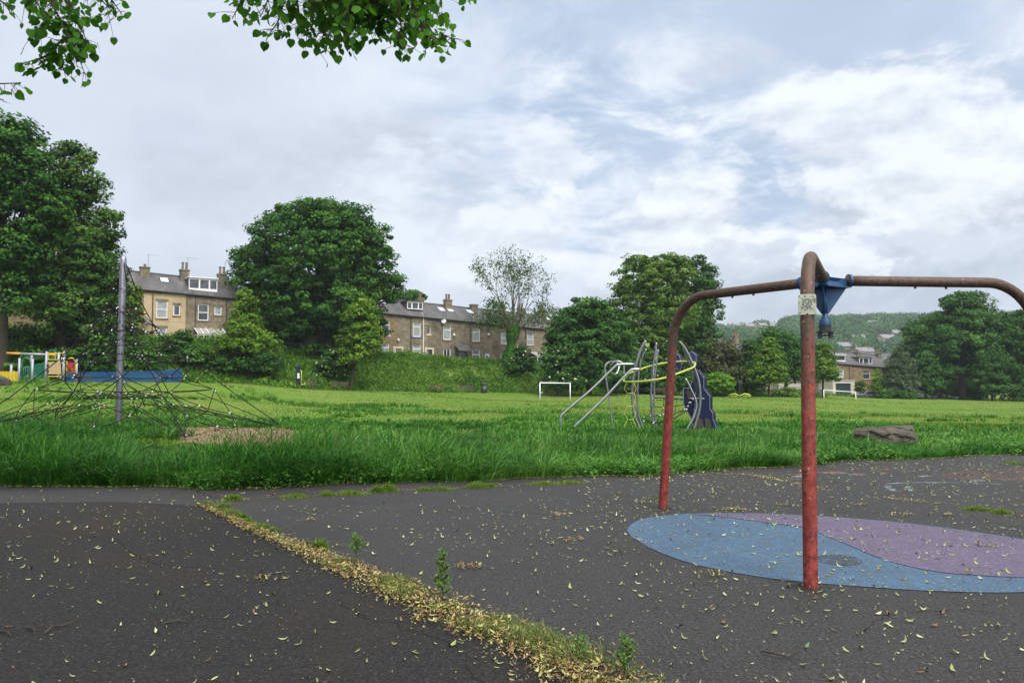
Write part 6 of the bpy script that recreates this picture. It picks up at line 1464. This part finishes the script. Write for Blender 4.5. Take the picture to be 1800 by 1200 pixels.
# navy rock panel with pale edge
def panel(pxs, dy, holes, name, slope):
    def Q(a, b): return C(a, b, dy + (755 - b) * slope)
    edge = [Q(*p) for p in pxs]; nv = Vector((.12, .08, 0)); mb = MB(); mb.prism(edge, nv); p = obj(name, mb, MAT['navy'], cf)
    mb = MB(); mb.tube([e - Vector((0, .01, 0)) for e in edge], .009, 6, closed=True); obj('pale_edging', mb, MAT['playgrey'], p)
    for h in holes: mb = MB(); mb.prism([Q(*q) - Vector((.0, .035, 0)) for q in h], Vector((.0, .02, 0))); obj('clear_window', mb, MAT['smoked'], p)
panel([(1225, 649), (1237, 664), (1237, 683), (1247.5, 697), (1247.5, 718.5), (1253, 727), (1253, 737), (1260.5, 756), (1256, 760), (1221, 757), (1215, 735), (1207, 722), (1201, 708), (1201.5, 682), (1211, 682), (1216, 672)], .6,
      [[(1227, 735), (1234, 735), (1237, 751), (1222, 751), (1224, 740)], [(1238, 735), (1246, 735), (1252, 752), (1240, 752)], [(1205, 687), (1215, 687), (1219, 698), (1208, 698)]], 'rock_panel', -.002)
panel([(1178, 633), (1186, 619.5), (1194, 625.5), (1198, 640), (1196, 652), (1186, 645)], 1.6, [], 'rock_panel', 0)
panel([(1211, 622), (1215, 617.5), (1223.5, 624.5), (1223.5, 636), (1221, 645), (1214, 640)], .9, [], 'rock_panel', 0)
# ------------------------------------------------------------------ goals
def goal(a, b, c, d, D1, D2, lab):
    """a..b left post top/base px; c..d right post"""
    t = thing('goalpost', lab, 'goal', GP(a[0], D1)); mb = MB(); p0, p1 = GP(a[0], D1), GP(c[0], D2); h = 1.83
    q0, q1 = p0 + Zv * h, p1 + Zv * h
    for nm, x, y in (('post', p0 - Zv * .1, q0 - Zv * .05), ('post', p1 - Zv * .1, q1 - Zv * .05)): mb = MB(); mb.tube([x, y], .055, 10); obj(nm, mb, MAT['white'], t, smooth=True)
    mb = MB(); d_ = (q1 - q0).normalized(); mb.tube([q0 - d_ * .055, q1 + d_ * .055], .057, 10); obj('crossbar', mb, MAT['white'], t, smooth=True)
    bk = Vector((-d_.y, d_.x, 0)); bk = bk if bk.y > 0 else -bk; mb = MB()
    for f in np.linspace(0, 1, 15):
        u = q0.lerp(q1, float(f)); v = u + bk * 1.1; v.z = zg(v.x, v.y); mb.tube([u, u + bk * .5 - Zv * .15, v], .006, 3)
    obj('net', mb, MAT['galv'], t)
goal((949, 677), 0, (1002, 678), 0, 80, 83, 'white goal frame on the field, nearer one before the dense dark tree')
goal((1447, 692), 0, (1503, 693), 0, 118, 121, 'white goal frame on the field, farther one before the garage')
# ------------------------------------------------------------------ boulder
def boulder():
    b = GP(1562, 21.6); D_ = 21.6
    front = [(1500, 757, -.1), (1530, 755, -.2), (1562, 756, -.25), (1597, 757, -.25), (1613, 776, -.2), (1614, 800, -.15), (1560, 800, -.35), (1520, 795, -.2), (1575, 772, -.42), (1605, 785, -.3)]
    top_ = [(1505, 752.5, .7), (1535, 751.5, .2), (1570, 750.5, .1), (1603, 749, .1), (1604, 748, .9), (1560, 748.5, 1.0), (1608, 800, 1.0), (1500, 800, .9)]
    bm = bmesh.new()
    for (x, y, dy) in front + top_: bm.verts.new(P(x, y, D_ + dy) - b)
    bmesh.ops.convex_hull(bm, input=bm.verts[:])
    bmesh.ops.triangulate(bm, faces=bm.faces[:]); bmesh.ops.subdivide_edges(bm, edges=bm.edges[:], cuts=7, use_grid_fill=True)
    from mathutils import noise
    for v in bm.verts:
        q = v.co * 2.6; st_ = math.floor(v.co.z * 11 + v.co.x * 2.6 + noise.noise(q) * 1.5) 
        v.co += Vector((noise.noise(q), noise.noise(q + Vector((5, 0, 0))), noise.noise(q + Vector((0, 7, 0))) * .5)) * .06 + Vector((0, (st_ % 3 - 1) * .028, 0)) + Vector((noise.noise(q * 5), noise.noise(q * 5 + Vector((3, 3, 3))), noise.noise(q * 5 + Vector((1, 8, 3))))) * .018
    me = bpy.data.meshes.new('boulder'); bm.to_mesh(me); bm.free(); me.materials.append(MAT['rock']); o = bpy.data.objects.new('boulder', me); COL.objects.link(o); o.location = b
    tag(o, 'large flat topped gritstone boulder lying in the long grass by the tarmac', 'boulder')
boulder()
g_ = P(2, 697, 26); 
bm = bmesh.new(); bmesh.ops.create_icosphere(bm, subdivisions=3, radius=.32)
for v in bm.verts: v.co *= 1 + .18 * math.sin(v.co.x * 11) * math.cos(v.co.y * 9 + v.co.z * 7); v.co.z *= .8
me = bpy.data.meshes.new('small_rock'); bm.to_mesh(me); bm.free(); me.materials.append(MAT['rock']); o = bpy.data.objects.new('small_rock', me); COL.objects.link(o); q = GP(2, 52); o.location = q + Zv * .1; o.scale = (2, 2, 2)
tag(o, 'small dark rock in the grass at the extreme edge below the yellow rails', 'rock')
# ------------------------------------------------------------------ benches and bin
def bench(px, D, lab, ln=1.75, rz=0.0):
    b = GP(px, D); t = thing('park_bench', lab, 'bench', b, 'benches at the foot of the bank'); u = Vector((math.cos(rz), math.sin(rz), 0)); v = Vector((-u.y, u.x, 0))
    def bl(c, l, w_, h): return (b + Zv * c[2] + u * c[0] + v * c[1] - u * l / 2 - v * w_ / 2 - Zv * h / 2, u * l, v * w_, Zv * h)
    mb = MB()
    for i in (-1, 0, 1): mb.obox(*bl((0, i * .14, .44), ln, .12, .05))
    obj('seat', mb, MAT['wood'], t); mb = MB()
    for z in (.64, .82): mb.obox(*bl((0, .26, z), ln, .04, .13))
    obj('backrest', mb, MAT['wood'], t)
    for s in (-1, 1): mb = MB(); mb.obox(*bl((s * ln * .38, -.16, .2), .08, .09, .42)); mb.obox(*bl((s * ln * .38, .2, .42), .08, .07, .88)); mb.obox(*bl((s * ln * .38, 0, .40), .07, .30, .05)); obj('leg', mb, MAT['wood'], t)
bench(768, 95.0, 'dark wooden bench on the field edge left of the bin, farther from the bin', rz=.1); bench(820.5, 96.5, 'dark wooden bench next to the litter bin', rz=.05)
bench(541, 85.0, 'dark bench beside the yellow-green exercise post'); bench(597, 86.0, 'dark bench in the shade below the flowering elder'); bench(971, 101.0, 'dark bench seen through the nearer goal frame'); bench(1013, 102.0, 'dark bench seen between the two sliding bars'); bench(1159, 104.0, 'dark bench seen behind the posts of the climbing frame', 1.5)
def bin_(px, D, h, r, lab):
    b = GP(px, D); t = thing('litter_bin', lab, 'bin', b); mb = MB(); mb.tube([b, b + Zv * .05, b + Zv * h * .66], [r * .9, r, r], 16); obj('body', mb, MAT['black'], t, smooth=True)
    for a in range(4): mb = MB(); q = b + Vector((math.cos(a * 1.571 + .78) * r * .9, math.sin(a * 1.571 + .78) * r * .9, h * .66)); mb.tube([q, q + Zv * h * .2], .04, 6); obj('support', mb, MAT['black'], t)
    mb = MB(); mb.tube([b + Zv * h * .86, b + Zv * h * .9, b + Zv * h * .98, b + Zv * h], [r * 1.04, r * 1.06, r * .7, r * .2], 16); obj('lid', mb, MAT['black'], t, smooth=True)
    mb = MB(); mb.tube([b + Zv * h * .5, b + Zv * h * .53], r * 1.015, 16); obj('band', mb, MAT['galv'], t, smooth=True)
bin_(851, 95.5, 1.25, .38, 'black round litter bin at the foot of the bank beside the benches'); bin_(1545.5, 139, 1.2, .5, 'black litter bin beyond the farther goal, under the willow')
# ------------------------------------------------------------------ outdoor exercise posts
def exerciser(px, D, lab, wide=False):
    b = GP(px, D); t = thing('exercise_machine', lab, 'exercise machine', b)
    if not wide:
        mb = MB(); pr = [(-.22, .1), (.22, .1), (.24, 1.9)] + [(.24 * math.cos(a), 2.05 + .28 * math.sin(a)) for a in np.linspace(.2, math.pi - .2, 7)] + [(-.24, 1.9)]
        mb.prism([b + Vector((x, 0, z)) for x, z in pr], (0, .18, 0)); p = obj('post', mb, MAT['navy'], t)
        mb = MB(); mb.box(b.x - .12, b.x + .10, b.y - .012, b.y - .002, b.z + 1.0, b.z + 1.55); obj('sign', mb, MAT['white'], p)
        mb = MB(); mb.tube([b + Vector((.30, -.05, .3)), b + Vector((.30, -.05, 1.75)), b + Vector((.18, -.05, 1.85))], .05, 8); obj('handle', mb, MAT['limeyellow'], t, smooth=True)
        for s in (-1, 1): mb = MB(); mb.cbox(b + Vector((s * .55, -.1, .38)), .42, .3, .10); mb.tube([b + Vector((s * .6, -.1, .35)), b + Vector((s * .2, -.05, .12))], .05, 6); mb.cbox(b + Vector((s * .72, -.1, .50)), .06, .3, .2); obj('foot_plate', mb, MAT['limeyellow'], t)
        mb = MB(); mb.tube([b - Zv * .05, b + Zv * .14], .3, 12); obj('base', mb, MAT['limeyellow'], t)
    else:
        mb = MB(); mb.tube([b, b + Zv * 1.9], .09, 8); mb.tube([b + Vector((.32, 0, 0)), b + Vector((.32, 0, 1.9))], .05, 8); mb.cbox(b + Vector((.12, 0, 2.1)), .6, .2, .55); obj('post', mb, MAT['black'], t)
        for s in (-1, 1): mb = MB(); mb.tube([b + Vector((0, 0, .12)), b + Vector((s * .6, -.1, .42)), b + Vector((s * 1.25, -.1, .36)), b + Vector((s * 1.6, -.1, .12))], [.07, .09, .10, .05], 8); mb.cbox(b + Vector((s * .9, -.2, .14)), .9, .4, .08); obj('foot_plate', mb, MAT['limeyellow'], t, smooth=False)
exerciser(525, 85, 'yellow-green and navy outdoor exercise post at the foot of the bank')
exerciser(1299, 112, 'black topped exercise post with spreading lime yellow foot plates', True)
mp = GP(1784, 148); mt = thing('marker_post', 'short yellow marker post in the grass near the photo edge', 'post', mp)
mb = MB(); mb.tube([mp, mp + Zv * .95], .09, 8); obj('shaft', mb, MAT['limeyellow'], mt); mb = MB(); mb.sphere(mp + Zv * .97, .11, 8, 5); obj('cap', mb, MAT['white'], mt)
for px_, lab in ((1727, 'timber tree stake, first of two under the pale layered tree'), (1735, 'timber tree stake, second of two under the pale layered tree')):
    q = GP(px_, 141); mb = MB(); mb.tube([q, q + Zv * 1.3, q + Zv * 1.36], [.07, .065, .03], 6); tag(obj('tree_stake', mb, MAT['barkpale'], loc=q), lab, 'stake', 'tree stakes')
# ------------------------------------------------------------------ toddler playground
D0 = 60
def Q(px, py, dy=0.0): return P(px, py, D0 + dy)
pu = thing('play_tower', 'multi coloured toddler play tower with tan panel, red panel and small slide', 'play tower', GP(97, D0))
def post(px, y0, dy=0.0, r=.085, name='post'):
    top_ = Q(px, y0, dy); bt = Vector((top_.x, top_.y, zg(top_.x, top_.y) - .2)); mb = MB(); mb.tube([bt, top_], r, 12); o = obj(name, mb, MAT['playgrey'], pu, smooth=True)
    mb = MB(); mb.sphere(top_, r * 1.08, 10, 6, .7); obj('post_cap', mb, MAT['black'], o, smooth=True)
for px_, y0, dy in ((20, 640, .8), (34.5, 629, 0), (57.5, 630, 0), (56, 624, 1.6), (82, 617.5, 0), (113, 617, 0), (103.5, 619, 1.6), (135, 631, .2)): post(px_, y0, dy)
def bar(name, pts, r, mat, par=pu): mb = MB(); mb.tube([Q(*p) for p in pts], r, 8); return obj(name, mb, MAT[mat], par, smooth=True)
mb = MB(); mb.tube([Q(12, 620.5, .8), Q(37, 621.5, .8)], .10, 10); mb.tube([Q(80, 623, .8), Q(99, 624, .8)], .10, 10); obj('overhead_beam_end', mb, MAT['orange'], pu, smooth=True)
mb = MB(); mb.tube([Q(36.8, 621.5, .8), Q(80.2, 623, .8)], .085, 10); obj('overhead_beam', mb, MAT['playgrey'], pu, smooth=True)
def arch(x0, x1, yb, yt, ybot, dy, mat, bars, name, r=.032):
    mb = MB(); xm, rx_ = (x0 + x1) / 2, (x1 - x0) / 2
    pts = [Q(x0, ybot, dy), Q(x0, yb, dy)] + [Q(xm - rx_ * math.cos(a), yb - (yb - yt) * math.sin(a), dy) for a in np.linspace(.3, math.pi - .3, 9)] + [Q(x1, yb, dy), Q(x1, ybot, dy)]
    mb.tube(pts, r, 8); mb.tube([Q(x0, yb + 5, dy), Q(x1, yb + 5, dy)], r * .8, 6); mb.tube([Q(x0, ybot, dy), Q(x1, ybot, dy)], r * .8, 6)
    for i in range(1, bars): x = x0 + (x1 - x0) * i / bars; mb.tube([Q(x, yb + 5, dy), Q(x, ybot, dy)], r * .6, 5)
    return obj(name, mb, MAT[mat], pu, smooth=True)
arch(38.5, 54, 640, 627, 667, .0, 'playgreen', 5, 'green_arch_rail'); arch(84.5, 99, 622, 616, 630, 1.6, 'playgreen', 2, 'green_arch_rail')
mb = MB()
for i in range(10): x = 60 + i * 2.3; y = 642 - i * .45; mb.tube([Q(x, y, .1), Q(x, y + 25 - i * .6, .1)], .022, 5)
mb.tube([Q(59, 642, .1), Q(82, 637.5, .1)], .03, 6); mb.tube([Q(59, 667, .1), Q(82, 659, .1)], .03, 6); obj('green_railing', mb, MAT['playgreen'], pu)
mb = MB(); mb.obox(Q(84, 657.5, 0), Q(111, 657.5, 0) - Q(84, 657.5, 0), (0, .05, 0), (0, 0, .92)); pn = obj('tan_panel', mb, MAT['tan'], pu)
mb = MB()
for x in (84.5, 111):
    for y in (642, 652): mb.tube([Q(x, y, -.03), Q(x, y, .1)], .11, 12)
obj('panel_bracket', mb, MAT['black'], pn)
mb = MB()
for y in (620.5, 632): mb.tube([Q(84, y, 0), Q(111, y, 0)], .03, 6)
for x in (85, 97, 110): mb.tube([Q(x, 620.5, 0), Q(x, 632, 0)], .025, 6)
mb.tube([Q(84, 661.5, 0), Q(111, 661.5, 0)], .035, 6); obj('yellow_rail', mb, MAT['playyellow'], pu)
mb = MB(); mb.obox(Q(118.5, 657, .1), Q(131.5, 657, .1) - Q(118.5, 657, .1), (0, .05, 0), (0, 0, .85)); rpn = obj('red_panel', mb, MAT['playred'], pu)
mb = MB(); mb.tube([Q(124, 649, .05), Q(126, 649, .05), Q(127, 645, .05)], .04, 6); mb.tube([Q(123, 653, .05), Q(127, 653, .05)], .025, 6); obj('panel_picture', mb, MAT['playyellow'], rpn)
mb = MB(); pts = [Q(117.5, 660, .1), Q(117.5, 637, .1)] + [Q(125 - 7.2 * math.cos(a), 637 - 8 * math.sin(a), .1) for a in np.linspace(.3, math.pi - .3, 9)] + [Q(132.8, 637, .1), Q(132.8, 660, .1)]; mb.tube(pts, .045, 8); obj('yellow_arch', mb, MAT['playyellow'], pu, smooth=True)
mb = MB(); s0, s1 = Q(119, 657, -.3), Q(160, 682, -1.2); s1.z = zg(s1.x, s1.y) + .2; wv = Vector((.25, -.42, 0)); mb.obox(s0, s1 - s0, wv, (0, 0, .04)); mb.obox(s0, s1 - s0, wv * .06, (0, 0, .22)); mb.obox(s0 + wv * .94, s1 - s0, wv * .06, (0, 0, .22)); obj('slide', mb, MAT['steel'], pu)
mb = MB(); mb.obox(Q(84, 662, .1), Q(134, 662, .1) - Q(84, 662, .1), (0, 1.5, 0), (0, 0, .08)); obj('platform', mb, MAT['playblue'], pu)
def picket(name, lab, cat, A, Bx, n, h, mat, r=.022, y=None):
    t = thing(name, lab, cat, A); mb = MB(); pl_ = []
    for i in range(n):
        f = i / (n - 1); q = A.lerp(Bx, f); q.z = zg(q.x, q.y); pl_.append(q); mb.obox(q - Vector((.03, 0, 0)), (.065, 0, 0), (0, .025, 0), (0, 0, h * (1 + .04 * (i % 2))))
    obj('pickets', mb, MAT[mat], t); mb = MB()
    for z in (.2, h - .14): mb.tube([q + Zv * z + Vector((0, .045, 0)) for q in pl_[::6] + [pl_[-1]]], .022, 6)
    obj('rail', mb, MAT[mat], t)
    for q in pl_[::22] + [pl_[-1]]: mb = MB(); mb.tube([q + Vector((0, .07, -.1)), q + Vector((0, .07, h + .06))], .04, 6); obj('fence_post', mb, MAT[mat], t)
picket('picket_fence', 'blue metal picket fence behind the rope climber', 'fence', GP(118, 66), GP(290, 65), 92, 1.0, 'playblue')
picket('picket_fence', 'short end of blue picket fence turning toward the viewer beside the rope climber', 'fence', GP(291, 65), GP(318, 60.5), 40, 1.0, 'playblue')
picket('picket_fence', 'yellow picket rails at the extreme edge beside the play tower', 'fence', GP(-30, 59), GP(31, 60), 26, .8, 'playyellow')
# ------------------------------------------------------------------ railing, wall and cars beyond the field
def railing(A, Bx, n, h, lab, mat='galv'):
    t = thing('metal_railing', lab, 'railing', A); mb = MB(); q_ = []
    for i in range(n): q = A.lerp(Bx, i / (n - 1)); q.z = zg(q.x, q.y); q_.append(q); mb.tube([q, q + Zv * h], .02, 4)
    obj('bars', mb, MAT[mat], t); mb = MB(); mb.tube([q + Zv * h for q in q_], .035, 5); mb.tube([q + Zv * .25 for q in q_], .03, 5); obj('rail', mb, MAT[mat], t)
railing(GP(1363, 134), GP(1442, 138), 60, 1.3, 'grey metal railing seen under the broad dull green tree', 'galv')
railing(GP(1508, 150), GP(1548, 152), 34, 1.5, 'grey metal railing in front of the far brick house')
def car(px, D, lab, col, rz=0.0, grp='cars parked beyond the field', up=0.0):
    b = GP(px, D) + Zv * up; t = thing('parked_car', lab, 'car', b, grp); u = Vector((math.cos(rz), math.sin(rz), 0)); v = Vector((-u.y, u.x, 0))
    def X(a, w_, z): return b + u * a + v * w_ + Zv * z
    prof = [(-2.1, .35), (-2.1, .78), (-1.95, .92), (-1.3, .98), (-.75, 1.42), (.75, 1.45), (1.45, 1.0), (2.05, .82), (2.12, .35)]
    mb = MB(); mb.prism([X(a, -.82, z) for a, z in prof], v * 1.64); bd = obj('body', mb, MAT[col], t, bevel=.06)
    g = MB()
    for s in (-.83, .81): g.prism([X(-1.2, s, 1.0), X(-.72, s, 1.36), X(.7, s, 1.38), X(1.25, s, 1.0)], v * .02)
    g.prism([X(1.42, -.7, 1.04), X(1.42, .7, 1.04), X(.82, .66, 1.42), X(.82, -.66, 1.42)], u * .03 + Zv * .02); g.prism([X(-1.3, -.7, 1.0), X(-1.3, .7, 1.0), X(-.82, .66, 1.38), X(-.82, -.66, 1.38)], -u * .03 + Zv * .02); obj('windows', g, MAT['glass'], bd)
    for a in (-1.3, 1.32):
        for s in (-.84, .64): mb = MB(); mb.tube([X(a, s, .32), X(a, s + .2, .32)], .32, 14); w_ = obj('wheel', mb, MAT['black'], t); mb = MB(); mb.tube([X(a, s - .005, .32), X(a, s + .205, .32)], .18, 10); obj('hubcap', mb, MAT['galv'], w_)
    for s in (-.6, .6): mb = MB(); mb.cbox(X(2.1, s, .68), .08, .3, .14, rz); obj('headlight', mb, MAT['lamp'], t)
MAT['carwhite'] = simple('white_car_paint', (.75, .77, .8), None, 2, .25); MAT['carsilver'] = simple('silver_car_paint', (.45, .48, .52), None, 2, .25, .5); MAT['cardark'] = simple('dark_car_paint', (.05, .06, .09), None, 2, .25); MAT['carblue'] = simple('pale_blue_car_paint', (.35, .45, .6), None, 2, .25)
car(1523, 146, 'silver car by the far railing beside the small round bush', 'carsilver', .3); car(1610, 151, 'white car parked under the trees just right of the willow', 'carwhite', .2)
car(1641, 158, 'dark car parked under the largest sycamore, first of three close together', 'carblue', .9); car(1652, 160, 'white car in the middle of three under the largest sycamore', 'carwhite', .9); car(1662, 162, 'silver car, farthest of three under the largest sycamore', 'carsilver', .9)
car(1678, 166, 'low pale car in the deep shade under the largest sycamore', 'carwhite', .1)
def wall_seg(px0, px1, D, h, lab, mat):
    a, b = GP(px0, D), GP(px1, D + 2); t = thing('low_wall', lab, 'wall', a, 'walls beyond the field'); d = b - a; d.z = 0; n = Vector((-d.y, d.x, 0)).normalized() * .35; z0 = min(a.z, b.z) - .3
    mb = MB(); mb.obox(Vector((a.x, a.y, z0)), d, n, Zv * (h + .3)); obj('body', mb, MAT[mat], t); mb = MB(); mb.obox(Vector((a.x, a.y, z0 + h + .302)) - n * .15, d, n * 1.3, Zv * .1); obj('coping', mb, MAT['st2'], t)
wall_seg(1680, 1720, 172, 5.2, 'dark shaded building wall deep under the largest sycamore', 'st2')
wall_seg(1500, 1600, 153, .9, 'low stone wall in front of the far brick house', 'st2')
wall_seg(1335, 1445, 140, .8, 'low stone wall behind the grey metal railing', 'st2')
# shed like white shelter under the far trees
q = GP(1388, 142); sh = thing('garden_shed', 'small pale shed behind the young yellow-green tree', 'shed', q); mb = MB(); mb.cbox(q + Zv * 1.0, 5, 3, 2.0); obj('wall', mb, MAT['pale'], sh); mb = MB(); mb.prism([q + Vector((-2.7, -1.7, 2.01)), q + Vector((-2.7, 1.7, 2.01)), q + Vector((-2.7, 0, 2.8))], (5.4, 0, 0)); obj('roof', mb, MAT['slate'], sh)
